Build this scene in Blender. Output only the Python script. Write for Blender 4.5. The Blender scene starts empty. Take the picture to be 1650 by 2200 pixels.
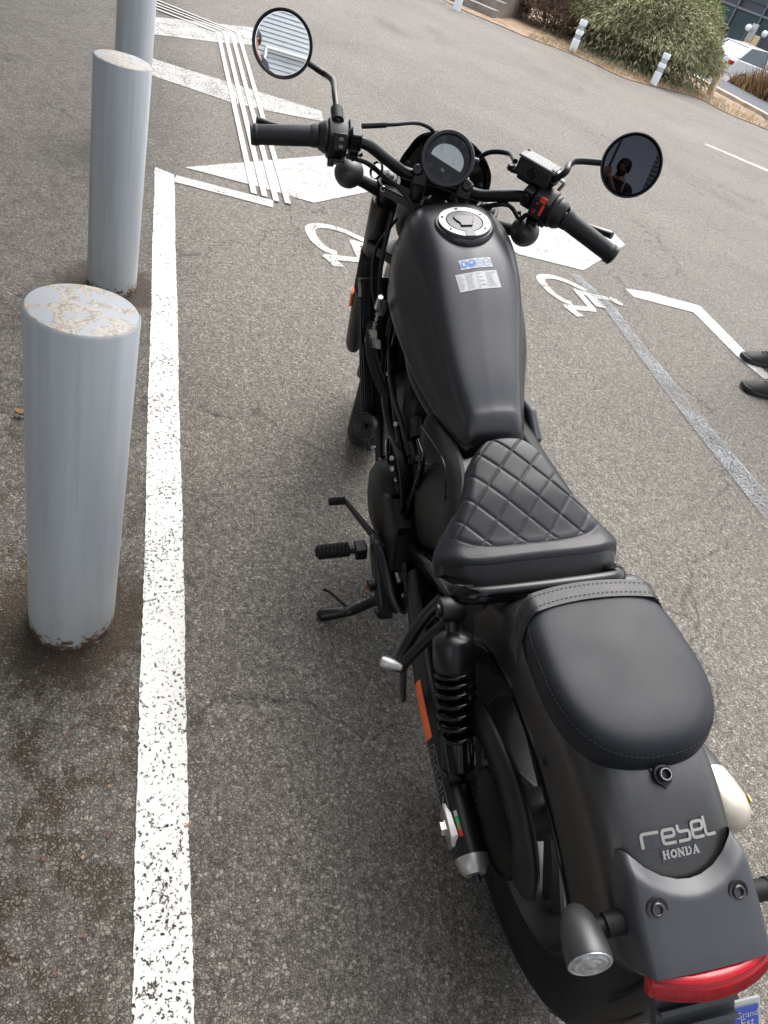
import bpy, math, random
import numpy as np
from mathutils import Vector, Matrix

random.seed(7)
rng = np.random.default_rng(7)
R = math.radians
scene = bpy.context.scene
COL = scene.collection

# ------------------------------------------------------------------ camera
CAM = np.array([-0.48011, 0.83315, 1.41407])
YAW, PITCH, ROLL, FPX = -0.462195, 0.687624, 0.382753, 1530.99
PW, PH = 1650, 2200
LEAN, STEER = 0.230287, -0.378638
_f = np.array([math.cos(YAW) * math.cos(PITCH), math.sin(YAW) * math.cos(PITCH), -math.sin(PITCH)])
_r = np.cross(_f, [0, 0, 1.0]); _r /= np.linalg.norm(_r)
_u = np.cross(_r, _f)
CR = math.cos(ROLL) * _r + math.sin(ROLL) * _u
CU = -math.sin(ROLL) * _r + math.cos(ROLL) * _u
CF = _f
cam_data = bpy.data.cameras.new('camera')
cam = bpy.data.objects.new('camera', cam_data)
COL.objects.link(cam)
cam.matrix_world = Matrix([[CR[0], CU[0], -CF[0], CAM[0]], [CR[1], CU[1], -CF[1], CAM[1]],
                           [CR[2], CU[2], -CF[2], CAM[2]], [0, 0, 0, 1]])
cam_data.sensor_fit = 'VERTICAL'
cam_data.sensor_height = 36
cam_data.sensor_width = 27
cam_data.lens = FPX / PH * 36
cam_data.clip_start = 0.02
cam_data.clip_end = 2000
scene.camera = cam

# ------------------------------------------------------------------ light
SUN_EL, SUN_AZ = R(58), R(-32)          # azimuth measured from +x (the bike's forward) towards +y
world = bpy.data.worlds.new('World'); scene.world = world
world.use_nodes = True
wn = world.node_tree; wn.nodes.clear()
w_out = wn.nodes.new('ShaderNodeOutputWorld'); w_bg = wn.nodes.new('ShaderNodeBackground')
w_sky = wn.nodes.new('ShaderNodeTexSky'); w_hs = wn.nodes.new('ShaderNodeHueSaturation')
w_sky.sky_type = 'NISHITA'; w_sky.sun_disc = False
w_sky.sun_elevation = SUN_EL; w_sky.sun_rotation = R(90) - SUN_AZ
w_sky.air_density = 1.2; w_sky.dust_density = 4.0; w_sky.ozone_density = 1.0
w_hs.inputs['Saturation'].default_value = 0.34
w_bg.inputs['Strength'].default_value = 0.15
wn.links.new(w_sky.outputs[0], w_hs.inputs['Color']); wn.links.new(w_hs.outputs[0], w_bg.inputs[0])
wn.links.new(w_bg.outputs[0], w_out.inputs[0])
sun_data = bpy.data.lights.new('sun', 'SUN'); sun = bpy.data.objects.new('sun', sun_data); COL.objects.link(sun)
sun_data.energy = 0.7; sun_data.angle = R(50); sun_data.color = (1, 0.965, 0.92)
sd = Vector((math.cos(SUN_EL) * math.cos(SUN_AZ), math.cos(SUN_EL) * math.sin(SUN_AZ), math.sin(SUN_EL)))
sun.rotation_euler = sd.to_track_quat('Z', 'Y').to_euler()
scene.view_settings.view_transform = 'Standard'
scene.view_settings.look = 'None'
scene.view_settings.gamma = 1
scene.view_settings.use_curve_mapping = False
scene.view_settings.exposure = 1.68
scene.cycles.use_denoising = True

# ------------------------------------------------------------------ surveying helpers (a sight line from the photograph meets a real plane)
def rotax(a, th):
    a = np.array(a, float); a /= np.linalg.norm(a)
    K = np.array([[0, -a[2], a[1]], [a[2], 0, -a[0]], [-a[1], a[0], 0]])
    return np.eye(3) + math.sin(th) * K + (1 - math.cos(th)) * K @ K
RL = rotax([1, 0, 0], -LEAN)
RAKE = R(28)
AXP = np.array([1.60, 0, 0]); AXD = np.array([-math.sin(RAKE), 0, math.cos(RAKE)])
RS = rotax(AXD, STEER)
def steer_pts(X): return (np.asarray(X, float) - AXP) @ RS.T + AXP
def sight(px, py):
    return CF + (px - PW / 2) / FPX * CR - (py - PH / 2) / FPX * CU
def terrain(x, y):
    s = 0.86 * x - 0.51 * y
    return -0.7 * min(1, max(0, (s - 30.5) / 6.5))
def gnd(px, py, z=0.0):
    d = sight(px, py)
    if z is not None:
        t = (z - CAM[2]) / d[2]; p = CAM + t * d
        if 0.86 * p[0] - 0.51 * p[1] < 30.5 and t > 0: return p
    t = 5.0
    while t < 400:
        p = CAM + t * d
        if p[2] < terrain(p[0], p[1]): return p
        t += 0.02
    return p
def bk(px, py, x=None, y=None, z=None, st=False):
    C = RL.T @ CAM; d = RL.T @ sight(px, py)
    if st: C = RS.T @ (C - AXP) + AXP; d = RS.T @ d
    i, v = (0, x) if x is not None else (1, y) if y is not None else (2, z)
    return C + (v - C[i]) / d[i] * d

# ------------------------------------------------------------------ materials
def mat(name, col, rough=0.5, metal=0.0, spec=0.5, coat=0.0, noise=0.0, nscale=20, bump=0.0, bscale=200, emit=None, trans=0.0, rvar=0.0):
    m = bpy.data.materials.new(name); m.use_nodes = True
    nt = m.node_tree; b = nt.nodes['Principled BSDF']
    b.inputs['Base Color'].default_value = (*col, 1); b.inputs['Roughness'].default_value = rough
    b.inputs['Metallic'].default_value = metal; b.inputs['Specular IOR Level'].default_value = spec
    b.inputs['Coat Weight'].default_value = coat; b.inputs['Transmission Weight'].default_value = trans
    tc = nt.nodes.new('ShaderNodeTexCoord')
    if noise:
        n = nt.nodes.new('ShaderNodeTexNoise'); n.inputs['Scale'].default_value = nscale; n.inputs['Detail'].default_value = 6
        nt.links.new(tc.outputs['Object'], n.inputs['Vector'])
        mr = nt.nodes.new('ShaderNodeMapRange'); mr.inputs['From Min'].default_value = 0.3; mr.inputs['From Max'].default_value = 0.7
        mr.inputs['To Min'].default_value = 1 - noise; mr.inputs['To Max'].default_value = 1 + noise
        nt.links.new(n.outputs['Fac'], mr.inputs['Value'])
        mx = nt.nodes.new('ShaderNodeVectorMath'); mx.operation = 'SCALE'; mx.inputs[0].default_value = col
        nt.links.new(mr.outputs[0], mx.inputs['Scale']); nt.links.new(mx.outputs[0], b.inputs['Base Color'])
    if rvar:
        n2 = nt.nodes.new('ShaderNodeTexNoise'); n2.inputs['Scale'].default_value = 9; n2.inputs['Detail'].default_value = 8
        nt.links.new(tc.outputs['Object'], n2.inputs['Vector'])
        m2 = nt.nodes.new('ShaderNodeMapRange'); m2.inputs['From Min'].default_value = 0.3; m2.inputs['From Max'].default_value = 0.7
        m2.inputs['To Min'].default_value = max(0.02, rough - rvar); m2.inputs['To Max'].default_value = rough + rvar
        nt.links.new(n2.outputs['Fac'], m2.inputs['Value']); nt.links.new(m2.outputs[0], b.inputs['Roughness'])
    if bump:
        n3 = nt.nodes.new('ShaderNodeTexNoise'); n3.inputs['Scale'].default_value = bscale; n3.inputs['Detail'].default_value = 3
        nt.links.new(tc.outputs['Object'], n3.inputs['Vector'])
        bp = nt.nodes.new('ShaderNodeBump'); bp.inputs['Strength'].default_value = bump; bp.inputs['Distance'].default_value = 0.001
        nt.links.new(n3.outputs['Fac'], bp.inputs['Height']); nt.links.new(bp.outputs[0], b.inputs['Normal'])
    if emit:
        b.inputs['Emission Color'].default_value = (*emit, 1); b.inputs['Emission Strength'].default_value = 1
    return m

M = dict(
    tank=mat('matte_grey_black_paint', (0.056, 0.0568, 0.0600), 0.37, 0.9, 0.3, noise=0.06, nscale=400, rvar=0.03),
    fender=mat('matte_fender_paint', (0.074, 0.074, 0.0735), 0.38, 0.88, 0.3, noise=0.07, nscale=300, rvar=0.03),
    satin=mat('satin_black', (0.0042, 0.0042, 0.0046), 0.36, 0, 0.40, noise=0.15, nscale=30, rvar=0.06),
    engine=mat('engine_black_wrinkle', (0.005, 0.005, 0.0055), 0.45, 0.0, 0.28, noise=0.2, nscale=60, bump=0.3, bscale=700),
    gloss=mat('gloss_black_enamel', (0.0025, 0.0025, 0.003), 0.14, 0, 0.30, coat=0.0, rvar=0.04),
    plastic=mat('dark_grey_plastic', (0.033, 0.035, 0.041), 0.45, 0, 0.48, noise=0.06, nscale=25, bump=0.12, bscale=1500, rvar=0.05),
    switch=mat('switch_plastic', (0.005, 0.005, 0.0055), 0.45, 0, 0.35, bump=0.1, bscale=1200),
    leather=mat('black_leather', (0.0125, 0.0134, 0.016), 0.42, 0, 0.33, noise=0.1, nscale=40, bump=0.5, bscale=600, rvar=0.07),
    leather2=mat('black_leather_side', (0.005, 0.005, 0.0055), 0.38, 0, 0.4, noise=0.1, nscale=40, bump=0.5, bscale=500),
    pad=mat('pillion_vinyl', (0.0125, 0.0142, 0.0182), 0.46, 0, 0.19, noise=0.08, nscale=15, bump=0.2, bscale=1100, rvar=0.06),
    thread=mat('grey_thread', (0.026, 0.026, 0.028), 0.7),
    rubber=mat('black_rubber', (0.005, 0.005, 0.005), 0.62, 0, 0.25, noise=0.2, nscale=80),
    tyre=mat('tyre_rubber', (0.015, 0.015, 0.0155), 0.55, 0, 0.3, noise=0.25, nscale=25),
    grip=mat('grip_rubber', (0.007, 0.0075, 0.009), 0.5, 0, 0.3, bump=0.6, bscale=600),
    steel=mat('steel', (0.42, 0.415, 0.40), 0.3, 1.0, noise=0.1, nscale=60),
    alu=mat('cast_aluminium', (0.42, 0.41, 0.395), 0.42, 0.9, noise=0.08, nscale=90),
    ring=mat('filler_ring_silver', (0.25, 0.256, 0.268), 0.33, 0.9, noise=0.05, nscale=120),
    capgrey=mat('filler_cap_grey', (0.06, 0.06, 0.064), 0.4, 0.6),
    bolt=mat('black_bolt', (0.02, 0.02, 0.022), 0.35, 0.4),
    cable=mat('black_cable', (0.004, 0.004, 0.0044), 0.42, 0, .3),
    red=mat('red_lens', (0.33, 0.003, 0.010), 0.22, 0, 0.35, coat=0.15, noise=0.12, nscale=60, bump=0.4, bscale=350),
    redplastic=mat('red_switch', (0.55, 0.02, 0.015), 0.4),
    clear=mat('clear_lens', (0.38, 0.39, 0.39), 0.12, 0.45, 0.6, noise=0.25, nscale=90, bump=0.6, bscale=260),
    orange=mat('amber_reflector', (0.75, 0.14, 0.01), 0.3, bump=0.3, bscale=800),
    orangelab=mat('orange_label', (0.72, 0.13, 0.03), 0.45),
    white=mat('white_sticker', (0.37, 0.38, 0.38), 0.35),
    black_ink=mat('dark_ink', (0.05, 0.05, 0.055), 0.6),
    grey_ink=mat('grey_ink', (0.24, 0.245, 0.25), 0.6),
    blue_ink=mat('blue_ink', (0.02, 0.14, 0.45), 0.5),
    decal=mat('silver_decal', (0.26, 0.257, 0.243), 0.4, 0.2),
    decalbase=mat('decal_film', (0.075, 0.077, 0.088), 0.3, 0.9),
    lcd=mat('lcd_glass', (0.34, 0.385, 0.375), 0.18, 0, 0.5),
    lcdtxt=mat('lcd_segments', (0.50, 0.42, 0.41), 0.3),
    meterface=mat('meter_face', (0.012, 0.012, 0.014), 0.08, 0, 0.5),
    cream=mat('muffler_cream', (0.41, 0.375, 0.31), 0.35, 0.3, noise=0.05, nscale=30),
    mufflergrey=mat('muffler_grey', (0.035, 0.035, 0.038), 0.4, 0.4),
    yellow=mat('yellow_tag', (0.7, 0.5, 0.15), 0.5),
    plateblue=mat('plate_blue', (0.03, 0.06, 0.33), 0.4),
    mirror=mat('mirror_glass', (0.80, 0.82, 0.84), 0.015, 1.0),
    mirrordark=mat('dim_reflection_glass', (0.030, 0.0305, 0.036), 0.015, 1.0),  # dark reflection put into the glass colour, dims the mirrored sky
    visor=mat('smoked_visor', (0.003, 0.003, 0.004), 0.10, 0, 0.18),
    sky_skin=mat('skin', (0.42, 0.22, 0.15), 0.5, noise=0.12, nscale=40),
    tattoo=mat('tattooed_skin', (0.13, 0.10, 0.09), 0.5, noise=0.5, nscale=60),
    cloth=mat('dark_cloth', (0.018, 0.019, 0.024), 0.85, noise=0.2, nscale=60),
    denim=mat('dark_trousers', (0.022, 0.024, 0.032), 0.85, noise=0.2, nscale=60),
    hair=mat('dark_hair', (0.012, 0.009, 0.007), 0.6),
    shoe=mat('black_suede', (0.016, 0.015, 0.014), 0.75, noise=0.35, nscale=35, bump=0.5, bscale=300),
    sole=mat('shoe_sole', (0.014, 0.014, 0.014), 0.6),
    wood=mat('weathered_wood', (0.52, 0.42, 0.31), 0.8, noise=0.35, nscale=9, bump=0.5, bscale=40),
    boardtan=mat('tan_board', (0.55, 0.40, 0.22), 0.6, noise=0.1),
    concrete=mat('step_concrete', (0.22, 0.195, 0.17), 0.9, noise=0.25, nscale=4, bump=0.5, bscale=60),
    kerb=mat('kerb_stone', (0.42, 0.34, 0.26), 0.9, noise=0.25, nscale=3),
    carwhite=mat('car_white', (0.55, 0.56, 0.57), 0.25, 0, 0.5, coat=0.5),
    carsilver=mat('car_silver', (0.42, 0.45, 0.50), 0.3, 0.6, 0.5, coat=0.5),
    cardark=mat('car_charcoal', (0.06, 0.065, 0.075), 0.3, 0.4, 0.5, coat=0.5),
    carglass=mat('car_glass', (0.05, 0.075, 0.085), 0.06, 0, 0.6),
    bglass=mat('facade_glass', (0.035, 0.065, 0.075), 0.07, 0, 0.6, noise=0.4, nscale=0.4),
    bframe=mat('facade_frame', (0.045, 0.05, 0.065), 0.5, 0.2),
    bgrey=mat('facade_mullion', (0.15, 0.165, 0.19), 0.5, 0.3),
    clad=mat('white_cladding', (0.40, 0.425, 0.45), 0.45, 0.1, noise=0.06, nscale=2),
    railwhite=mat('white_rail', (0.58, 0.59, 0.60), 0.4),
    lampgrey=mat('lamp_grey', (0.10, 0.105, 0.11), 0.5, 0.3),
    phone=mat('phone_black', (0.01, 0.01, 0.012), 0.15),
    postwhite=mat('post_white', (0.78, 0.82, 0.86), 0.5, noise=0.06, nscale=12),
    postband=mat('post_reflective', (0.46, 0.49, 0.51), 0.35, 0.2, noise=0.08, nscale=30),
    leaf_orange=mat('leaf_orange', (0.40, 0.15, 0.07), 0.7, noise=0.2, nscale=60),
    leaf_tan=mat('leaf_tan', (0.26, 0.17, 0.085), 0.7, noise=0.2, nscale=60),
    leaf_red=mat('leaf_red', (0.12, 0.045, 0.03), 0.7, noise=0.2, nscale=60),
    twig=mat('twig', (0.32, 0.24, 0.18), 0.8),
)

# ------------------------------------------------------------------ mesh builder
def catmull(P, n):
    P = np.asarray(P, float); k = len(P)
    if k < 3: return np.array([P[0] + (P[-1] - P[0]) * t for t in np.linspace(0, 1, n)])
    Q = np.concatenate([[2 * P[0] - P[1]], P, [2 * P[-1] - P[-2]]])
    out = []
    for t in np.linspace(0, k - 1, n):
        i = min(int(t), k - 2); u = t - i
        a, b, c, d = Q[i], Q[i + 1], Q[i + 2], Q[i + 3]
        out.append(0.5 * (2 * b + (c - a) * u + (2 * a - 5 * b + 4 * c - d) * u * u + (3 * b - a - 3 * c + d) * u ** 3))
    return np.array(out)
def interp_rows(table, n, smooth=True):
    """table: list of (x, [row]) -> n interpolated stations (monotone key, cubic)"""
    xs = np.array([t[0] for t in table]); rows = np.array([t[1] for t in table], float)
    flat = rows.reshape(len(xs), -1)
    out = catmull(np.concatenate([xs[:, None], flat], 1), n)
    return out[:, 0], out[:, 1:].reshape((n,) + rows.shape[1:])
def frame_axis(d):
    d = np.asarray(d, float); d = d / np.linalg.norm(d)
    a = np.array([0, 0, 1.0]) if abs(d[2]) < 0.9 else np.array([1.0, 0, 0])
    e1 = np.cross(a, d); e1 /= np.linalg.norm(e1)
    return e1, np.cross(d, e1), d

class MB:
    def __init__(s): s.v = []; s.f = []; s.mi = []
    def add(s, v, f, mi=0):
        o = len(s.v); s.v += [tuple(map(float, p)) for p in v]; s.f += [tuple(i + o for i in q) for q in f]; s.mi += [mi] * len(f); return s
    def box(s, c, size, rot=None, mi=0):
        h = np.array(size) / 2
        v = np.array([[x, y, z] for x in (-1, 1) for y in (-1, 1) for z in (-1, 1)]) * h
        if rot is not None: v = v @ np.asarray(rot).T
        v = v + np.array(c)
        return s.add(v, [(0, 1, 3, 2), (4, 6, 7, 5), (0, 4, 5, 1), (2, 3, 7, 6), (0, 2, 6, 4), (1, 5, 7, 3)], mi)
    def tube(s, pts, r, n=10, smooth=0, cap=True, mi=0, flat=1.0, closed=False):
        P = np.asarray(pts, float)
        rr = np.asarray(r, float) * np.ones(len(P)) if np.ndim(r) == 0 else np.asarray(r, float)
        if smooth:
            q = catmull(np.concatenate([P, rr[:, None]], 1), smooth); P, rr = q[:, :3], q[:, 3]
        k = len(P); T = np.gradient(P, axis=0); T /= np.linalg.norm(T, axis=1)[:, None]
        e1, e2, _ = frame_axis(T[0]); V = []
        for i in range(k):
            e1 = e1 - T[i] * np.dot(e1, T[i]); e1 /= np.linalg.norm(e1); e2 = np.cross(T[i], e1)
            for j in range(n):
                a = 2 * math.pi * j / n
                V.append(P[i] + rr[i] * (math.cos(a) * e1 + flat * math.sin(a) * e2))
        F = [(i * n + j, i * n + (j + 1) % n, (i + 1) * n + (j + 1) % n, (i + 1) * n + j) for i in range(k - 1) for j in range(n)]
        if cap: F += [tuple(range(n))[::-1], tuple((k - 1) * n + j for j in range(n))]
        return s.add(V, F, mi)
    def lathe(s, o, axis, prof, n=24, mi=0, cap=True):
        e1, e2, d = frame_axis(axis); o = np.array(o, float); V = []
        for h, r in prof:
            for j in range(n):
                a = 2 * math.pi * j / n; V.append(o + h * d + r * (math.cos(a) * e1 + math.sin(a) * e2))
        k = len(prof)
        F = [(i * n + j, i * n + (j + 1) % n, (i + 1) * n + (j + 1) % n, (i + 1) * n + j) for i in range(k - 1) for j in range(n)]
        if cap:
            if prof[0][1] > 1e-6: F.append(tuple(range(n))[::-1])
            if prof[-1][1] > 1e-6: F.append(tuple((k - 1) * n + j for j in range(n)))
        return s.add(V, F, mi)
    def loft(s, rings, closed=True, cap0=True, cap1=True, mi=0):
        m = len(rings[0]); k = len(rings)
        V = [p for r in rings for p in r]; F = []
        for i in range(k - 1):
            for j in range(m if closed else m - 1):
                F.append((i * m + j, i * m + (j + 1) % m, (i + 1) * m + (j + 1) % m, (i + 1) * m + j))
        if closed and cap0: F.append(tuple(range(m))[::-1])
        if closed and cap1: F.append(tuple((k - 1) * m + j for j in range(m)))
        return s.add(V, F, mi)
    def grid(s, G, mi=0):
        G = np.asarray(G); return s.loft([list(r) for r in G], closed=False, mi=mi)
    def prism(s, poly, vec, mi=0):
        P = np.asarray(poly, float); v = np.asarray(vec, float); n = len(P)
        return s.add(np.concatenate([P, P + v]), [tuple(range(n))[::-1], tuple(range(n, 2 * n))] +
                     [(i, (i + 1) % n, n + (i + 1) % n, n + i) for i in range(n)], mi)
    def build(s, name, m, parent=None, smooth=True, bevel=0, sub=0, st=False, angle=38, solid=0, label=None, kind=None, seg=2):
        v = np.array(s.v)
        if st: v = steer_pts(v)
        me = bpy.data.meshes.new(name)
        me.from_pydata([tuple(p) for p in v], [], s.f)
        for mm in (m if isinstance(m, (list, tuple)) else [m]): me.materials.append(mm)
        if isinstance(m, (list, tuple)): me.polygons.foreach_set('material_index', s.mi)
        bmx(me)
        if smooth:
            me.polygons.foreach_set('use_smooth', [True] * len(me.polygons))
            if angle < 180: me.set_sharp_from_angle(angle=R(angle))
        o = bpy.data.objects.new(name, me); COL.objects.link(o)
        if parent: o.parent = parent
        if solid:
            md = o.modifiers.new('thickness', 'SOLIDIFY'); md.thickness = solid; md.offset = -1
        if bevel:
            md = o.modifiers.new('bevel', 'BEVEL'); md.width = bevel; md.segments = seg; md.limit_method = 'ANGLE'; md.angle_limit = R(35)
        if sub:
            md = o.modifiers.new('subsurf', 'SUBSURF'); md.levels = sub; md.render_levels = sub
        if label: o['label'] = label
        if kind: o['kind'] = kind
        return o
def bmx(me):
    import bmesh
    b = bmesh.new(); b.from_mesh(me); bmesh.ops.recalc_face_normals(b, faces=b.faces); b.to_mesh(me); b.free(); me.update()
def empty(name, label, cat, loc=(0, 0, 0), group=None):
    o = bpy.data.objects.new(name, None); COL.objects.link(o); o.location = loc; o.empty_display_size = 0.1
    return tag(o, label, cat, group)
def tag(o, label=None, cat=None, group=None, kind=None):
    if label: o['label'] = label
    if cat: o['category'] = cat
    if group: o['group'] = group
    if kind: o['kind'] = kind
    return o
def lerp(a, b, t): return np.asarray(a, float) * (1 - t) + np.asarray(b, float) * t
_tmp = {}
def text_shape(txt, size=1.0):
    """outline of a word as (verts xy, faces), from the built-in font"""
    cu = bpy.data.curves.new('word', 'FONT'); cu.body = txt; cu.size = size; cu.align_x = 'CENTER'; cu.align_y = 'CENTER'; cu.resolution_u = 3
    o = bpy.data.objects.new('word', cu); COL.objects.link(o)
    bpy.context.view_layer.update()
    me = bpy.data.meshes.new_from_object(o.evaluated_get(bpy.context.evaluated_depsgraph_get()))
    V = np.array([v.co[:] for v in me.vertices]); F = [tuple(p.vertices) for p in me.polygons]
    bpy.data.objects.remove(o); bpy.data.curves.remove(cu); bpy.data.meshes.remove(me)
    return V, F
def stroke(pts, w):
    """flat ribbon of width w along 2D points with mitred corners -> quads (list of 2D verts, faces)"""
    P = np.asarray(pts, float); V = []; k = len(P)
    for i in range(k):
        d0 = P[i] - P[i - 1] if i else P[1] - P[0]
        d1 = P[i + 1] - P[i] if i < k - 1 else P[-1] - P[-2]
        d0 = d0 / np.linalg.norm(d0); d1 = d1 / np.linalg.norm(d1)
        n0 = np.array([-d0[1], d0[0]]); n1 = np.array([-d1[1], d1[0]]); nn = n0 + n1
        nn = nn / max(1e-6, np.linalg.norm(nn)); l = min(2.0, 1 / max(0.4, float(np.dot(nn, n0))))
        V += [P[i] + nn * w / 2 * l, P[i] - nn * w / 2 * l]
    return V, [(2 * i, 2 * i + 1, 2 * i + 3, 2 * i + 2) for i in range(k - 1)]
def bolts(name, items, m, parent, socket=True, **k):
    for c, ax, r, h in items: bolt_head(MB(), c, ax, r, h, socket).build(name, m, parent, **k)
def bolt_head(mb, c, ax, r, h=None, socket=True):
    h = h or r * 0.8
    if socket: mb.lathe(c, ax, [(0, r), (h * 0.85, r), (h, r * 0.88), (h, r * 0.55), (h * 0.4, r * 0.5), (h * 0.4, 0)], 14)
    else: mb.lathe(c, ax, [(0, r * 1.25), (h * .25, r * 1.25), (h * .25, r), (h * 0.95, r), (h, r * 0.9), (h, 0)], 6)
    return mb

# ================================================================== GROUND
def node(nt, t, **k):
    n = nt.nodes.new(t)
    for a, b in k.items(): setattr(n, a, b)
    return n
def asphalt_mat():
    m = bpy.data.materials.new('asphalt'); m.use_nodes = True; nt = m.node_tree; b = nt.nodes['Principled BSDF']; L = nt.links.new
    tc = node(nt, 'ShaderNodeTexCoord')
    # stones of two sizes
    v = node(nt, 'ShaderNodeTexVoronoi'); v.inputs['Scale'].default_value = 140; L(tc.outputs['Object'], v.inputs['Vector'])
    ve = node(nt, 'ShaderNodeTexVoronoi', feature='DISTANCE_TO_EDGE'); ve.inputs['Scale'].default_value = 140; L(tc.outputs['Object'], ve.inputs['Vector'])
    # irregular stones: distort lookup
    nz = node(nt, 'ShaderNodeTexNoise'); nz.inputs['Scale'].default_value = 160; nz.inputs['Detail'].default_value = 2; L(tc.outputs['Object'], nz.inputs['Vector'])
    sc = node(nt, 'ShaderNodeVectorMath', operation='SCALE'); sc.inputs['Scale'].default_value = 0.013; L(nz.outputs['Color'], sc.inputs[0])
    ad = node(nt, 'ShaderNodeVectorMath', operation='ADD'); L(tc.outputs['Object'], ad.inputs[0]); L(sc.outputs[0], ad.inputs[1])
    L(ad.outputs[0], v.inputs['Vector']); L(ad.outputs[0], ve.inputs['Vector'])
    sep = node(nt, 'ShaderNodeSeparateColor'); L(v.outputs['Color'], sep.inputs[0])
    cr = node(nt, 'ShaderNodeValToRGB'); L(sep.outputs[0], cr.inputs[0])
    e = cr.color_ramp.elements
    e[0].position = 0.0; e[0].color = (0.150, 0.134, 0.115, 1); e[1].position = 1; e[1].color = (0.32, 0.293, 0.255, 1)
    x = e.new(0.55); x.color = (0.208, 0.188, 0.163, 1)
    x = e.new(0.86); x.color = (0.262, 0.238, 0.207, 1)
    # gaps between the stones
    gm = node(nt, 'ShaderNodeMapRange'); gm.inputs['From Min'].default_value = 0.02; gm.inputs['From Max'].default_value = 0.20
    gm.inputs['To Min'].default_value = 0.36; gm.inputs['To Max'].default_value = 1.0; 
    gz = node(nt, 'ShaderNodeTexNoise'); gz.inputs['Scale'].default_value = 70; gz.inputs['Detail'].default_value = 4; gz.inputs['Roughness'].default_value = 0.65; L(tc.outputs['Object'], gz.inputs['Vector'])
    gzm = node(nt, 'ShaderNodeMath', operation='MULTIPLY_ADD'); gzm.inputs[1].default_value = 0.50; gzm.inputs[2].default_value = -0.25; L(gz.outputs['Fac'], gzm.inputs[0])
    gza = node(nt, 'ShaderNodeMath', operation='ADD'); L(ve.outputs['Distance'], gza.inputs[0]); L(gzm.outputs[0], gza.inputs[1]); L(gza.outputs[0], gm.inputs['Value'])
    # large variation
    n1 = node(nt, 'ShaderNodeTexNoise'); n1.inputs['Scale'].default_value = 0.55; n1.inputs['Detail'].default_value = 8; n1.inputs['Roughness'].default_value = 0.6
    L(tc.outputs['Object'], n1.inputs['Vector'])
    m1 = node(nt, 'ShaderNodeMapRange'); m1.inputs['From Min'].default_value = 0.3; m1.inputs['From Max'].default_value = 0.7
    m1.inputs['To Min'].default_value = 0.86; m1.inputs['To Max'].default_value = 1.16; L(n1.outputs['Fac'], m1.inputs['Value'])
    mu = node(nt, 'ShaderNodeMath', operation='MULTIPLY'); L(gm.outputs[0], mu.inputs[0]); L(m1.outputs[0], mu.inputs[1])
    n15 = node(nt, 'ShaderNodeTexNoise'); n15.inputs['Scale'].default_value = 26; n15.inputs['Detail'].default_value = 5; L(tc.outputs['Object'], n15.inputs['Vector'])
    m15 = node(nt, 'ShaderNodeMapRange'); m15.inputs['From Min'].default_value = 0.3; m15.inputs['From Max'].default_value = 0.7
    m15.inputs['To Min'].default_value = 0.85; m15.inputs['To Max'].default_value = 1.15; L(n15.outputs['Fac'], m15.inputs['Value'])
    mu2 = node(nt, 'ShaderNodeMath', operation='MULTIPLY'); L(mu.outputs[0], mu2.inputs[0]); L(m15.outputs[0], mu2.inputs[1])
    cs = node(nt, 'ShaderNodeVectorMath', operation='SCALE'); L(cr.outputs[0], cs.inputs[0]); L(mu2.outputs[0], cs.inputs['Scale'])
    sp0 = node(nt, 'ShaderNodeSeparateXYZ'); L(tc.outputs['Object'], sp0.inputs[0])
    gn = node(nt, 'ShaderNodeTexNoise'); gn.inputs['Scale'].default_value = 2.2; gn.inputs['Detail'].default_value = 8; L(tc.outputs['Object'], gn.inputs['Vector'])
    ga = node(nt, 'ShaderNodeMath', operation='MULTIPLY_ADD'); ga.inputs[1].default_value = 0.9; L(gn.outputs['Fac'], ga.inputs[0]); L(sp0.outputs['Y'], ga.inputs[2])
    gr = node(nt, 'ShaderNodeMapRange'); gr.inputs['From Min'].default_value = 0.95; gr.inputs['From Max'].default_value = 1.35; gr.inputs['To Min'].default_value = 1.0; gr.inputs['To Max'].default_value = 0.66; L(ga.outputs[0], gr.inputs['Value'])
    # old oil and tyre stains
    on = node(nt, 'ShaderNodeTexNoise'); on.inputs['Scale'].default_value = 0.9; on.inputs['Detail'].default_value = 10; on.inputs['Roughness'].default_value = 0.62; on.inputs['Distortion'].default_value = 0.6
    mp_ = node(nt, 'ShaderNodeMapping'); mp_.inputs['Scale'].default_value = (0.5, 1.3, 1); mp_.inputs['Rotation'].default_value = (0, 0, 0.5); L(tc.outputs['Object'], mp_.inputs[0]); L(mp_.outputs[0], on.inputs['Vector'])
    orr = node(nt, 'ShaderNodeMapRange'); orr.inputs['From Min'].default_value = 0.56; orr.inputs['From Max'].default_value = 0.74; orr.inputs['To Min'].default_value = 1.0; orr.inputs['To Max'].default_value = 0.74; L(on.outputs['Fac'], orr.inputs['Value'])
    # hairline cracks here and there
    cv = node(nt, 'ShaderNodeTexVoronoi', feature='DISTANCE_TO_EDGE'); cv.inputs['Scale'].default_value = 0.42
    cn = node(nt, 'ShaderNodeTexNoise'); cn.inputs['Scale'].default_value = 3.0; cn.inputs['Detail'].default_value = 8; L(tc.outputs['Object'], cn.inputs['Vector'])
    csc = node(nt, 'ShaderNodeVectorMath', operation='SCALE'); csc.inputs['Scale'].default_value = 0.5; L(cn.outputs['Color'], csc.inputs[0])
    cad = node(nt, 'ShaderNodeVectorMath', operation='ADD'); L(tc.outputs['Object'], cad.inputs[0]); L(csc.outputs[0], cad.inputs[1]); L(cad.outputs[0], cv.inputs['Vector'])
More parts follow.
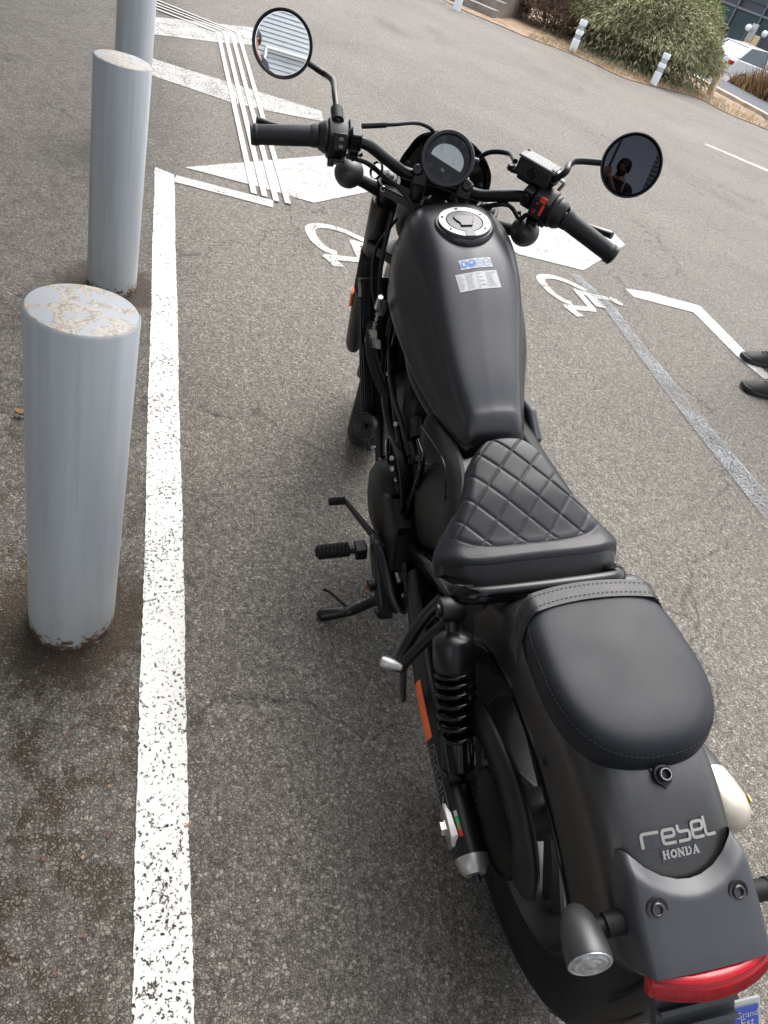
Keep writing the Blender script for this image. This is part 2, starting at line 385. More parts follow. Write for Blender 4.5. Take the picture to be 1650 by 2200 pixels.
    cm = node(nt, 'ShaderNodeMapRange'); cm.inputs['From Min'].default_value = 0.0008; cm.inputs['From Max'].default_value = 0.0030; cm.inputs['To Min'].default_value = 0.62; cm.inputs['To Max'].default_value = 1.0; L(cv.outputs['Distance'], cm.inputs['Value'])
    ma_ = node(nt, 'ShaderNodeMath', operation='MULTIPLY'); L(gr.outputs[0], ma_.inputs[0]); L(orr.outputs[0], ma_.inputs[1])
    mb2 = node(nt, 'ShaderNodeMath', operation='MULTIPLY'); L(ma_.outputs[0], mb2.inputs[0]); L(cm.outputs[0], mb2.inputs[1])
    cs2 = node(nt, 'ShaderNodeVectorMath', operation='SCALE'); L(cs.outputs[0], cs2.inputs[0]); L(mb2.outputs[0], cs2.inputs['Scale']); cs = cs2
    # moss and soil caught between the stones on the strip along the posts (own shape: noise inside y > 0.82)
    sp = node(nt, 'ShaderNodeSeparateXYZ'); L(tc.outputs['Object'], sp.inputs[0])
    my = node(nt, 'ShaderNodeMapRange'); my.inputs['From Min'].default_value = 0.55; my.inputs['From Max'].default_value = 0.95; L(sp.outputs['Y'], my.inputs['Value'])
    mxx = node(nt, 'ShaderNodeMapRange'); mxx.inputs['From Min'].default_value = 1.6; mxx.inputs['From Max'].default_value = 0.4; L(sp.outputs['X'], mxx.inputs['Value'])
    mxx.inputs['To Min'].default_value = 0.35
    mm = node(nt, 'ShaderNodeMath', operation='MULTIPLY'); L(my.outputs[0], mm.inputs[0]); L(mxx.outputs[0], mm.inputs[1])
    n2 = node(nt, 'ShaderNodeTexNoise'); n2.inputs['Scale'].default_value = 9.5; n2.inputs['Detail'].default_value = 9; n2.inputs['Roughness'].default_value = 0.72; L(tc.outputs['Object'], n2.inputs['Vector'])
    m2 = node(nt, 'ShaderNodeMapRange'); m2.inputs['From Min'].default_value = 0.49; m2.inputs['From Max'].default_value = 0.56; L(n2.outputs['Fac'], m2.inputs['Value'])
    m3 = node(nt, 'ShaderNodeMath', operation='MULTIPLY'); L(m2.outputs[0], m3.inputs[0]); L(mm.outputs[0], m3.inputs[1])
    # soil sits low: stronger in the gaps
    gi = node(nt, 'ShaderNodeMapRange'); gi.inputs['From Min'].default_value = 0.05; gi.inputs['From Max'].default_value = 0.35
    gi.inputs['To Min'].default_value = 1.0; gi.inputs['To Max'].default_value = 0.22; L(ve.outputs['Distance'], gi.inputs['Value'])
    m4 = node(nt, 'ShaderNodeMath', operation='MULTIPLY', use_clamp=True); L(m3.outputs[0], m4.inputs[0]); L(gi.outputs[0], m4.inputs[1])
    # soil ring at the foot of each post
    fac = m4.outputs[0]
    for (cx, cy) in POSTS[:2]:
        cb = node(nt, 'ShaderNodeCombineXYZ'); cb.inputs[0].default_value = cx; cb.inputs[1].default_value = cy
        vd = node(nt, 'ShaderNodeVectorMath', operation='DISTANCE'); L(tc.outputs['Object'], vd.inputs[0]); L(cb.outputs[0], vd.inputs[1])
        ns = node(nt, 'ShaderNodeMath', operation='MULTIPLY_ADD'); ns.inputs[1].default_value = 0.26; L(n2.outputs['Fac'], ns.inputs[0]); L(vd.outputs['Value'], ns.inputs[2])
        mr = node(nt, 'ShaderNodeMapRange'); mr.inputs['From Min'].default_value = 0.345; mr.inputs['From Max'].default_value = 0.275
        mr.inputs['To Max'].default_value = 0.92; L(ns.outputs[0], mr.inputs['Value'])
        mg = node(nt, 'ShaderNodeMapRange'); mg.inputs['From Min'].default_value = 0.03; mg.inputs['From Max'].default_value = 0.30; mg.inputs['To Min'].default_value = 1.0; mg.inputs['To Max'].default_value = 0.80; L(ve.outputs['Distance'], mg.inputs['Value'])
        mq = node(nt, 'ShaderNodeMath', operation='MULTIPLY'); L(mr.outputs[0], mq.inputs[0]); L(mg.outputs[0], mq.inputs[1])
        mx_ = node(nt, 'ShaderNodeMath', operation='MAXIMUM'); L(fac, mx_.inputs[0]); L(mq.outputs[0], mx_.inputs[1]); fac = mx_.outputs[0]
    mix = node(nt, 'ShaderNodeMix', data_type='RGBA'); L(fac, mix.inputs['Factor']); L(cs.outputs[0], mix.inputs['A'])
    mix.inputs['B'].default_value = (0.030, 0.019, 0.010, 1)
    L(mix.outputs['Result'], b.inputs['Base Color'])
    b.inputs['Roughness'].default_value = 0.8; b.inputs['Specular IOR Level'].default_value = 0.3
    mb_ = node(nt, 'ShaderNodeMapRange'); mb_.inputs['From Min'].default_value = 0.0; mb_.inputs['From Max'].default_value = 0.30; L(ve.outputs['Distance'], mb_.inputs['Value'])
    hh = node(nt, 'ShaderNodeMath', operation='MULTIPLY_ADD'); hh.inputs[1].default_value = 0.8; L(sep.outputs[1], hh.inputs[0]); L(mb_.outputs[0], hh.inputs[2])
    bp = node(nt, 'ShaderNodeBump'); bp.inputs['Strength'].default_value = 0.85; bp.inputs['Distance'].default_value = 0.003; L(hh.outputs[0], bp.inputs['Height'])
    L(bp.outputs[0], b.inputs['Normal'])
    return m
def paint_mat(name, col, wear, scale=90, chip=0.5, soft=0.03, dirt=0.1):
    """worn road paint: chipped through to the asphalt"""
    m = bpy.data.materials.new(name); m.use_nodes = True; nt = m.node_tree; b = nt.nodes['Principled BSDF']; L = nt.links.new
    out = nt.nodes['Material Output']
    tc = node(nt, 'ShaderNodeTexCoord')
    n = node(nt, 'ShaderNodeTexNoise'); n.inputs['Scale'].default_value = scale; n.inputs['Detail'].default_value = 4; n.inputs['Roughness'].default_value = 0.62; L(tc.outputs['Object'], n.inputs['Vector'])
    n2 = node(nt, 'ShaderNodeTexNoise'); n2.inputs['Scale'].default_value = 6; n2.inputs['Detail'].default_value = 5; L(tc.outputs['Object'], n2.inputs['Vector'])
    ma = node(nt, 'ShaderNodeMath', operation='MULTIPLY_ADD'); ma.inputs[1].default_value = 0.22; L(n2.outputs['Fac'], ma.inputs[0]); L(n.outputs['Fac'], ma.inputs[2])
    mr = node(nt, 'ShaderNodeMapRange'); mr.inputs['From Min'].default_value = wear; mr.inputs['From Max'].default_value = wear + soft; L(ma.outputs[0], mr.inputs['Value'])
    dr = node(nt, 'ShaderNodeMapRange'); dr.inputs['From Min'].default_value = 0.3; dr.inputs['From Max'].default_value = 0.7
    dr.inputs['To Min'].default_value = 1 - dirt; dr.inputs['To Max'].default_value = 1; L(n2.outputs['Fac'], dr.inputs['Value'])
    sc = node(nt, 'ShaderNodeVectorMath', operation='SCALE'); sc.inputs[0].default_value = col; L(dr.outputs[0], sc.inputs['Scale'])
    L(sc.outputs[0], b.inputs['Base Color']); b.inputs['Roughness'].default_value = 0.7
    bp = node(nt, 'ShaderNodeBump'); bp.inputs['Strength'].default_value = 0.5; bp.inputs['Distance'].default_value = 0.002; L(n.outputs['Fac'], bp.inputs['Height']); L(bp.outputs[0], b.inputs['Normal'])
    tr = node(nt, 'ShaderNodeBsdfTransparent'); ms = node(nt, 'ShaderNodeMixShader')
    L(mr.outputs[0], ms.inputs[0]); L(tr.outputs[0], ms.inputs[1]); L(b.outputs[0], ms.inputs[2]); L(ms.outputs[0], out.inputs['Surface'])
    return m
POSTS = [(0.622, 0.922), (2.219, 0.931), (3.80, 0.94)]

# the ground: one sheet to the horizon; flat car park, falling gently away beyond the verge
def ground_sheet():
    mb = MB(); ss = [-300, -40, 0, 8, 14, 20, 26, 30.5, 32.6, 34.8, 37, 60, 150, 900]; tt = [-900, -100, -40, -20, -8, 0, 8, 20, 40, 100, 900]
    d1 = np.array([0.86, -0.51]); d1 /= np.linalg.norm(d1); d2 = np.array([-d1[1], d1[0]])
    G = []
    for s_ in ss:
        row = []
        for t_ in tt:
            p = d1 * s_ + d2 * t_
            row.append((p[0], p[1], terrain(p[0], p[1])))
        G.append(row)
    mb.grid(G); return mb
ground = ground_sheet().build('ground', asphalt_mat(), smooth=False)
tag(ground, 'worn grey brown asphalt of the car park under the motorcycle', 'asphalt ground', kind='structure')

def flat_poly(mb, pix, z):
    P = [gnd(*q) for q in pix]; n = len(P)
    mb.add([(p[0], p[1], terrain(p[0], p[1]) + z) for p in P], [tuple(range(n))]); return mb
def marking(name, polys, m, label, cat='road marking', group=None, z=0.004):
    mb = MB()
    for pl in polys: flat_poly(mb, pl, z)
    return tag(mb.build(name, m, smooth=False), label, cat, group, 'structure')
P_old = paint_mat('worn_white_paint', (0.48, 0.48, 0.46), 0.50, 140, soft=0.05)
P_new = paint_mat('white_paint', (0.37, 0.365, 0.345), 0.43, 110, soft=0.16, dirt=0.14)
P_mid = paint_mat('faded_white_paint', (0.36, 0.355, 0.335), 0.475, 90, soft=0.16, dirt=0.2)
P_grey = paint_mat('blacked_out_paint', (0.215, 0.232, 0.25), 0.53, 120, soft=0.24, dirt=0.2)
# long line: 98 mm wide, parallel to the posts
mb = MB(); ya, yb = 0.672, 0.768
xs_ = np.concatenate([np.arange(-1.4, 3.5, .012), [3.52]]); VL = []
for i, x in enumerate(xs_):
    o_ = -.0065 + (x + .15) * .0105; j1, j2 = random.uniform(-.0013, .0013), random.uniform(-.0013, .0013); w_ = .0012 * math.sin(x * 5.3) + .0007 * math.sin(x * 17)
    VL += [(x, ya + o_ + j1 + w_, .004), (x + (.05 if i == len(xs_) - 1 else 0), yb + o_ + j2 + w_, .004)]
mb.add(VL, [(2 * i, 2 * i + 2, 2 * i + 3, 2 * i + 1) for i in range(len(xs_) - 1)])
tag(mb.build('parking_line', P_old, smooth=False), 'long worn white line running beside the grey posts', 'road marking', kind='structure')
marking('bay_end_line', [[(378, 378), (588, 432), (586, 447), (374, 392)]], P_new, 'short thin white line joining the far end of the long worn line')
marking('hatch_stripe', [[(397, 361), (700, 335), (822, 355), (862, 372), (793, 413), (674, 437), (560, 404)]], P_new,
        'broad white stripe with a pointed left end, behind the left handlebar', group='broad white hatch stripes')
marking('hatch_stripe', [[(1113, 547), (1253, 582), (1343, 527), (1313, 497), (1255, 478), (1180, 462), (1050, 505)]], P_new,
        'broad white stripe under the right handlebar grip', group='broad white hatch stripes')
marking('hatch_stripe', [[(290, 112), (340, 131), (530, 190), (690, 240), (696, 262), (560, 236), (500, 222), (340, 168), (290, 150)]], P_mid,
        'worn white stripe crossing behind the second post, below the mirror', group='broad white hatch stripes')
marking('hatch_stripe', [[(290, 36), (340, 38), (560, 62), (640, 74), (640, 108), (545, 98), (470, 92), (340, 76), (290, 70)]], P_mid,
        'farthest white stripe, running behind the round left mirror', group='broad white hatch stripes')
marking('bay_corner_line', [[(1343, 621), (1395, 629), (1503, 658), (1489, 672), (1360, 639)], [(1503, 658), (1600, 756), (1660, 815), (1640, 815), (1586, 770), (1489, 672)]], P_new,
        'bent white line leading from the wheelchair symbol to the black shoes')
marking('far_lane_line', [[(1515, 308), (1660, 369), (1660, 374), (1515, 312)]], P_mid, 'thin white line far off at the right edge')
def wav(poly_l, poly_r): return [poly_l[0]] + poly_l[1:] + poly_r[::-1]
marking('blacked_out_line', [[(1222, 590), (1300, 668), (1405, 812), (1510, 950), (1585, 1045), (1665, 1145), (1665, 1085), (1560, 960), (1470, 850), (1375, 735), (1325, 668), (1243, 592)]], P_grey,
        'long blue grey painted-over line crossing the asphalt right of the bike', z=0.0065)
# wheelchair symbols, drawn once on the ground and laid twice
def G3(q): p = gnd(1100 + q[0] / 3, 450 + q[1] / 3); return p[:2]
base2 = gnd(1155, 600)[:2]
arc = catmull([G3(q) for q in [(385, 608), (330, 590), (250, 535), (198, 480), (182, 450), (200, 436), (260, 438), (340, 462), (420, 498), (478, 525)]], 40)
strokes = [(arc, 0.055), ([G3((345, 632)), G3((530, 648))], 0.055), ([G3((348, 625)), G3((440, 694))], 0.06), ([G3((412, 522)), G3((520, 648))], 0.05),
           ([G3((405, 528)), G3((520, 560)), G3((620, 580))], 0.05), ([G3((500, 556)), G3((572, 636))], 0.075)]
blob = [G3((668 + 46 * math.cos(a) * .95 + 10 * math.sin(a), 598 + 18 * math.sin(a) + 20 * math.cos(a))) for a in np.linspace(0, 2 * math.pi, 16, endpoint=False)]
def wheelchair(off, m, label):
    mb = MB()
    for i, (P, w) in enumerate(strokes):
        V, F = stroke(P, w); mb.add([(p[0] + off[0], p[1] + off[1], 0.004 + 0.0003 * i) for p in V], F)
    mb.add([(p[0] + off[0], p[1] + off[1], 0.006) for p in blob], [tuple(range(len(blob)))])
    tag(mb.build('wheelchair_symbol', m, smooth=False), label, 'road symbol', 'painted wheelchair symbols', 'structure')
wheelchair((0, 0), P_new, 'white wheelchair symbol right of the fuel tank, crossed by the grey line')
wheelchair(gnd(659, 490)[:2] - base2, P_new, 'white wheelchair symbol left of the fuel tank, partly behind the fork')
# raised guide strips (four bars each piece) : three runs with gaps at the bends
def guide_bar(pl, w, label=None):
    P = [gnd(*q)[:2] for q in pl]; V, F = stroke(P, w)
    mb = MB(); n = len(V); V = [np.array([p[0], p[1]]) for p in V]
    mb.add([(p[0], p[1], 0.0045) for p in V] + [(p[0], p[1], 0.0095) for p in V], [tuple(i + n for i in f) for f in F] +
           [(a, b, b + n, a + n) for a, b in [(i, i + 2) for i in range(0, n - 2, 2)]] + [(b, a, a + n, b + n) for a, b in [(i, i + 2) for i in range(1, n - 1, 2)]] +
           [(0, n, n + 1, 1), (n - 2, n - 1, 2 * n - 1, 2 * n - 2)])
    return mb
guide = empty('guide_strip', 'tactile strip of four raised white bars bending towards the posts', 'tactile strip')
mbar = mat('guide_bar_white', (0.36, 0.35, 0.325), 0.6, noise=0.12, nscale=30)
for a, b, c in [((545, 419), (468, 72), (300, 8)), ((568, 425), (482, 70), (306, 3)), ((593, 435), (497, 71), (314, 0)), ((618, 440), (512, 73), (322, -4))]:
    guide_bar([a, b], 0.032).build('guide_bar', mbar, guide, smooth=False)
    guide_bar([lerp(b, c, 0.03), c], 0.032).build('guide_bar', mbar, guide, smooth=False)

# ================================================================== GREY POSTS
def bollard_mat(flake):
    m = bpy.data.materials.new('chipped_grey_paint'); m.use_nodes = True; nt = m.node_tree; b = nt.nodes['Principled BSDF']; L = nt.links.new
    tc = node(nt, 'ShaderNodeTexCoord'); sp = node(nt, 'ShaderNodeSeparateXYZ'); L(tc.outputs['Object'], sp.inputs[0])
    mp = node(nt, 'ShaderNodeMapping'); mp.inputs['Scale'].default_value = (28, 28, 1.6); L(tc.outputs['Object'], mp.inputs[0])
    n = node(nt, 'ShaderNodeTexNoise'); n.inputs['Scale'].default_value = 1; n.inputs['Detail'].default_value = 8; L(mp.outputs[0], n.inputs['Vector'])
    r = node(nt, 'ShaderNodeValToRGB'); L(n.outputs['Fac'], r.inputs[0]); e = r.color_ramp.elements
    e[0].position = .3; e[0].color = (0.295, 0.318, 0.338, 1); e[1].position = .72; e[1].color = (0.40, 0.424, 0.44, 1)
    n2 = node(nt, 'ShaderNodeTexNoise'); n2.inputs['Scale'].default_value = 18 if flake else 34; n2.inputs['Detail'].default_value = 10; n2.inputs['Roughness'].default_value = 0.62; n2.inputs['Distortion'].default_value = 1.5
    L(tc.outputs['Object'], n2.inputs['Vector'])
    ch = node(nt, 'ShaderNodeMapRange'); L(n2.outputs['Fac'], ch.inputs['Value'])
    col = r.outputs[0]
    if flake:      # bare patches on the cap: cream primer and brown metal
        lo = 0.475 if flake == 1 else 0.42
        ch.inputs['From Min'].default_value = lo; ch.inputs['From Max'].default_value = lo + 0.02
        n3 = node(nt, 'ShaderNodeTexNoise'); n3.inputs['Scale'].default_value = 75; n3.inputs['Detail'].default_value = 6; n3.inputs['Distortion'].default_value = 2.0; L(tc.outputs['Object'], n3.inputs['Vector'])
        r3 = node(nt, 'ShaderNodeValToRGB'); L(n3.outputs['Fac'], r3.inputs[0]); q = r3.color_ramp.elements; q[0].position = .42; q[0].color = (0.105, 0.092, 0.078, 1); q[1].position = .55; q[1].color = (0.20, 0.18, 0.15, 1)
        mx = node(nt, 'ShaderNodeMix', data_type='RGBA'); L(ch.outputs[0], mx.inputs['Factor']); mx.inputs['A'].default_value = (0.15, 0.165, 0.18, 1); L(r3.outputs[0], mx.inputs['B']); col = mx.outputs['Result']
    else:          # rusty foot and small chips
        z1 = node(nt, 'ShaderNodeMath', operation='MULTIPLY_ADD'); z1.inputs[1].default_value = 0.16; L(n2.outputs['Fac'], z1.inputs[0]); L(sp.outputs['Z'], z1.inputs[2])
        m1 = node(nt, 'ShaderNodeMapRange'); m1.inputs['From Min'].default_value = 0.112; m1.inputs['From Max'].default_value = 0.092; L(z1.outputs[0], m1.inputs['Value'])
        ch.inputs['From Min'].default_value = 0.735; ch.inputs['From Max'].default_value = 0.745
        mxm = node(nt, 'ShaderNodeMath', operation='MAXIMUM'); L(m1.outputs[0], mxm.inputs[0]); L(ch.outputs[0], mxm.inputs[1])
        # vertical drip streaks and scuffs
        mps = node(nt, 'ShaderNodeMapping'); mps.inputs['Scale'].default_value = (60, 60, 2.2); L(tc.outputs['Object'], mps.inputs[0])
        nsx = node(nt, 'ShaderNodeTexNoise'); nsx.inputs['Scale'].default_value = 1; nsx.inputs['Detail'].default_value = 5; L(mps.outputs[0], nsx.inputs['Vector'])
        rsx = node(nt, 'ShaderNodeMapRange'); rsx.inputs['From Min'].default_value = 0.60; rsx.inputs['From Max'].default_value = 0.74; rsx.inputs['To Max'].default_value = 0.35; L(nsx.outputs['Fac'], rsx.inputs['Value'])
        sx1 = node(nt, 'ShaderNodeMix', data_type='RGBA'); L(rsx.outputs[0], sx1.inputs['Factor']); L(col, sx1.inputs['A']); sx1.inputs['B'].default_value = (0.27, 0.275, 0.262, 1); col = sx1.outputs['Result']
        mpq = node(nt, 'ShaderNodeMapping'); mpq.inputs['Scale'].default_value = (9, 9, 38); mpq.inputs['Rotation'].default_value = (.35, .2, 0); L(tc.outputs['Object'], mpq.inputs[0])
        nsq = node(nt, 'ShaderNodeTexNoise'); nsq.inputs['Scale'].default_value = 1; nsq.inputs['Detail'].default_value = 9; nsq.inputs['Roughness'].default_value = .7; L(mpq.outputs[0], nsq.inputs['Vector'])
        rsq = node(nt, 'ShaderNodeMapRange'); rsq.inputs['From Min'].default_value = 0.68; rsq.inputs['From Max'].default_value = 0.76; rsq.inputs['To Max'].default_value = 0.6; L(nsq.outputs['Fac'], rsq.inputs['Value'])
        sx2 = node(nt, 'ShaderNodeMix', data_type='RGBA'); L(rsq.outputs[0], sx2.inputs['Factor']); L(col, sx2.inputs['A']); sx2.inputs['B'].default_value = (0.23, 0.222, 0.21, 1); col = sx2.outputs['Result']
        # dirt splashed above the foot
        m2 = node(nt, 'ShaderNodeMapRange'); m2.inputs['From Min'].default_value = 0.24; m2.inputs['From Max'].default_value = 0.02; m2.inputs['To Max'].default_value = 0.28; L(sp.outputs['Z'], m2.inputs['Value'])
        dx = node(nt, 'ShaderNodeMix', data_type='RGBA'); L(m2.outputs[0], dx.inputs['Factor']); L(col, dx.inputs['A']); dx.inputs['B'].default_value = (0.33, 0.325, 0.27, 1)
        mx = node(nt, 'ShaderNodeMix', data_type='RGBA'); L(mxm.outputs[0], mx.inputs['Factor']); L(dx.outputs['Result'], mx.inputs['A']); mx.inputs['B'].default_value = (0.085, 0.047, 0.026, 1); col = mx.outputs['Result']
    L(col, b.inputs['Base Color']); b.inputs['Roughness'].default_value = 0.5
    bp = node(nt, 'ShaderNodeBump'); bp.inputs['Strength'].default_value = 0.25; bp.inputs['Distance'].default_value = 0.002; L(n2.outputs['Fac'], bp.inputs['Height']); L(bp.outputs[0], b.inputs['Normal'])
    return m
BM = bollard_mat(0); BCAP = [bollard_mat(1), bollard_mat(2), bollard_mat(1)]
for i, ((x, y), rad, h, tilt, lab) in enumerate([
        (POSTS[0], 0.0895, 0.776, (0.020, -0.008), 'nearest grey steel post, cap paint flaking to cream patches'),
        (POSTS[1], 0.0885, 0.775, (0.0, 0.0), 'second grey steel post, cap almost bare, standing behind the nearest'),
        (POSTS[2], 0.0890, 0.780, (0.0, 0.0), 'third grey steel post, its top cut off by the top edge')]):
    root = empty('bollard', lab, 'bollard', (x, y, 0), 'grey steel posts along the white line'); root.rotation_euler = (-tilt[1], tilt[0], 0.4 * i)
    if i == 0: root.rotation_euler = (0.009, 0.030, 0)
    MB().lathe((0, 0, -0.02), (0, 0, 1), [(0, rad), (h + 0.016, rad), (h + 0.020, rad - 0.002)], 64, cap=False).build('shaft', BM, root)
    MB().lathe((0, 0, h), (0, 0, 1), [(-0.001, rad - 0.0022), (0.0, rad - 0.003), (0.0012, rad - 0.006), (0.0014, 0.0)], 64).build('cap', BCAP[i], root)

# ================================================================== MOTORCYCLE
bike = empty('motorcycle', 'matte black cruiser motorcycle with quilted seat leaning on its side stand', 'motorcycle')
bike.rotation_euler = (-LEAN, 0, 0)
AXR = np.array([-0.03, 0, 0.318]); RR = 0.330
AXF = np.array([1.49, 0, 0.315]); RF = 0.318
def tyre_rings(c, Ro, w, rim_r, n=96, groove=None):
    prof = [(-w * .36, rim_r), (-w * .46, rim_r + (Ro - rim_r) * .35), (-w * .5, rim_r + (Ro - rim_r) * .62), (-w * .455, Ro - .030), (-w * .36, Ro - .0145), (-w * .22, Ro - .0045), (-w * .08, Ro - .0004),
            (w * .08, Ro - .0004), (w * .22, Ro - .0045), (w * .36, Ro - .0145), (w * .455, Ro - .030), (w * .5, rim_r + (Ro - rim_r) * .62), (w * .46, rim_r + (Ro - rim_r) * .35), (w * .36, rim_r)]
    rings = []
    for k in range(n):
        a = 2 * math.pi * k / n
        rings.append([(c[0] + r * math.cos(a), c[1] + y, c[2] + r * math.sin(a)) for y, r in prof])
    rings.append(rings[0]); return rings
def tread(c, Ro, w, n, mb, ph=0, width=.0042):
    """curved grooves as dark recessed ribs are cut: built as shallow strips just proud of the carcass floor"""
    def surf(y, a, off):
        t = abs(y) / w; r = Ro - .0004 - .115 * w * (2 * t) ** 2.6 * 2.0 * .62 + off
        return (c[0] + r * math.cos(a), c[1] + y, c[2] + r * math.sin(a))
    for k in range(n):
        a0 = 2 * math.pi * k / n
        for sgn in (-1, 1):
            y = np.linspace(.06, .40, 8) * w * sgn
            aa = a0 + (0 if sgn > 0 else math.pi / n) + ph * np.linspace(0, 1, 8) ** 1.2
            A = [surf(yy, x - width / Ro, .0008) for yy, x in zip(y, aa)]; B = [surf(yy, x + width / Ro, .0008) for yy, x in zip(y, aa)]
            mb.grid([A, B])
def wheel(name, c, Ro, w, rim_r, spokes, st, disc_side, disc_r):
    mb = MB(); mb.loft(tyre_rings(c, Ro, w, rim_r), closed=False)
    tyre = mb.build(name, M['tyre'], bike, st=st, angle=60)
    t = MB(); tread(c, Ro, w, 26, t, ph=0.16)
    t.build('tread_groove', mat('groove_black', (0.003, 0.003, 0.003), 0.9), tyre, st=st, kind='stuff')
    r = MB(); n = 64; prof = [(-w * .36, rim_r + .004), (-w * .38, rim_r - .006), (-w * .30, rim_r - .012), (-w * .14, rim_r - .022), (w * .14, rim_r - .022), (w * .30, rim_r - .012), (w * .38, rim_r - .006), (w * .36, rim_r + .004)]
    rg = []
    for k in range(n + 1):
        a = 2 * math.pi * k / n; rg.append([(c[0] + q * math.cos(a), c[1] + y, c[2] + q * math.sin(a)) for y, q in prof])
    r.loft(rg, closed=False)
    for k in range(spokes):
        a = 2 * math.pi * (k + .3) / spokes
        for da in (-.11, .11):
            p0 = c + np.array([.035 * math.cos(a), 0, .035 * math.sin(a)]); p1 = c + np.array([(rim_r - .015) * math.cos(a + da), 0, (rim_r - .015) * math.sin(a + da)])
            r.tube([p0, p1], [.017, .012], 8)
    r.lathe(c - np.array([0, .065, 0]), (0, 1, 0), [(0, .022), (.005, .04), (.03, .045), (.10, .045), (.125, .04), (.13, .022)], 24)
    r.build('rim', M['rim'], tyre, st=st)
    d = MB(); d.lathe(c + np.array([0, disc_side, 0]), (0, 1, 0), [(0, disc_r * .62), (0, disc_r), (.005, disc_r), (.005, disc_r * .62), (0, disc_r * .62)], 48, cap=False)
    d.build('brake_disc', M['discsteel'], tyre, st=st)
    return tyre
M['rim'] = mat('rim_grey', (0.055, 0.055, 0.058), 0.38, 0.6)
M['discsteel'] = mat('disc_steel', (0.42, 0.40, 0.38), 0.35, 1.0, noise=0.1, nscale=80)
wheel('front_wheel', AXF, RF, .130, .215, 5, True, .062, .148)
wheel('rear_wheel', AXR, RR, .156, .215, 5, False, -.085, .12)

# ---- fuel tank
T = [(.527, [(0, .712), (.022, .711), (.034, .709), (.040, .706), (.044, .703), (.046, .699), (.040, .694), (0, .692)]),
     (.536, [(0, .738), (.032, .736), (.048, .729), (.054, .720), (.058, .711), (.060, .703), (.054, .695), (0, .692)]),
     (.556, [(0, .760), (.036, .757), (.054, .747), (.062, .732), (.067, .718), (.070, .707), (.064, .696), (0, .692)]),
     (.578, [(0, .7725), (.040, .769), (.059, .757), (.067, .740), (.073, .725), (.077, .712), (.070, .698), (0, .694)]),
     (.63, [(0, .807), (.047, .803), (.068, .790), (.077, .765), (.085, .742), (.092, .724), (.086, .705), (0, .70)]),
     (.71, [(0, .857), (.054, .852), (.079, .836), (.088, .802), (.098, .768), (.109, .742), (.103, .718), (0, .71)]),
     (.80, [(0, .915), (.060, .909), (.089, .889), (.100, .850), (.112, .808), (.125, .775), (.119, .742), (0, .72)]),
     (.87, [(0, .953), (.062, .947), (.096, .920), (.111, .880), (.123, .838), (.132, .800), (.125, .755), (0, .73)]),
     (.94, [(0, .975), (.062, .970), (.100, .940), (.119, .900), (.130, .860), (.133, .820), (.125, .770), (0, .74)]),
     (1.0, [(0, .981), (.060, .975), (.096, .945), (.115, .900), (.125, .860), (.126, .820), (.115, .775), (0, .75)]),
     (1.05, [(0, .971), (.054, .962), (.084, .935), (.099, .893), (.105, .860), (.104, .825), (.095, .785), (0, .76)]),
     (1.085, [(0, .942), (.042, .932), (.062, .910), (.071, .880), (.075, .860), (.073, .835), (.063, .800), (0, .785)]),
     (1.098, [(0, .905), (.025, .902), (.038, .892), (.045, .875), (.047, .860), (.046, .845), (.040, .825), (0, .815)])]
tx, tr = interp_rows(T, 60)
def tank_off(x):      # the tank sits a little to the right of the wheel line
    t = min(1, max(0, (x - .60) / .25)); return -.015 * t * t * (3 - 2 * t)
for i, x in enumerate(tx):
    k = 1 + .075 * min(1, max(0, (x - .62) / .16)); tr[i][:, 0] *= k
rings = []
for x, row in zip(tx, tr):
    half = catmull(row, 36)
    oy = tank_off(x); ring = [(x, p[0] + oy, p[1]) for p in half] + [(x, -p[0] + oy, p[1]) for p in half[-2:0:-1]]
    rings.append(ring)
mb = MB(); mb.loft(rings)
tank = mb.build('fuel_tank', M['tank'], bike, angle=180, sub=1)
def tank_top(x, y):
    i = int(np.clip(np.searchsorted(tx, x), 1, len(tx) - 1)); u = (x - tx[i - 1]) / (tx[i] - tx[i - 1])
    row = tr[i - 1] * (1 - u) + tr[i] * u; h = catmull(row, 60); k = int(np.argmax(h[:, 0]))
    return float(np.interp(abs(y - tank_off(x)), h[:k + 1, 0], h[:k + 1, 1]))
# filler cap
def tank_n(x, y):
    e = .006; a = np.array([2 * e, 0, tank_top(x + e, y) - tank_top(x - e, y)]); b = np.array([0, 2 * e, tank_top(x, y + e) - tank_top(x, y - e)])
    n = np.cross(a, b); return n / np.linalg.norm(n)
CC = np.array([.930, -.014, tank_top(.93, 0) + .0005]); CN = np.array([-.14, 0, .99]); CN /= np.linalg.norm(CN)
CU1 = np.array([CN[2], 0, -CN[0]]); CV1 = np.array([0, 1.0, 0])       # cap axes: forward, left
def capP(u, v, h=0): return CC + CU1 * u + CV1 * v + CN * h
MB().lathe(CC - CN * .012, CN, [(0, .064), (.006, .064), (.010, .062), (.0125, .0595), (.0125, .0555)], 56, cap=False).build('filler_collar', M['tank'], tank)
MB().lathe(CC - CN * .004, CN, [(0, .0552), (.0095, .0552), (.0105, .0543), (.0105, .0402), (.0095, .0393), (0.002, .0393)], 56, cap=False).build('filler_ring', M['ring'], tank)
mb = MB().lathe(CC - CN * .004, CN, [(.002, .0386), (.009, .0386), (.0105, .0370), (.0112, .020), (.0113, 0)], 56)
mb.build('filler_cap', M['capgrey'], tank)
key = [(.014, -.022), (.020, .0), (.014, .022), (-.001, .018), (-.010, .012), (-.020, .012), (-.020, -.012), (-.010, -.012), (-.001, -.018)]
mb = MB(); kk = [capP(u, v, .0078) for u, v in key]; mb.prism(kk, CN * .0022); mb.build('key_flap', M['capgrey'], tank, bevel=.0006, smooth=False)
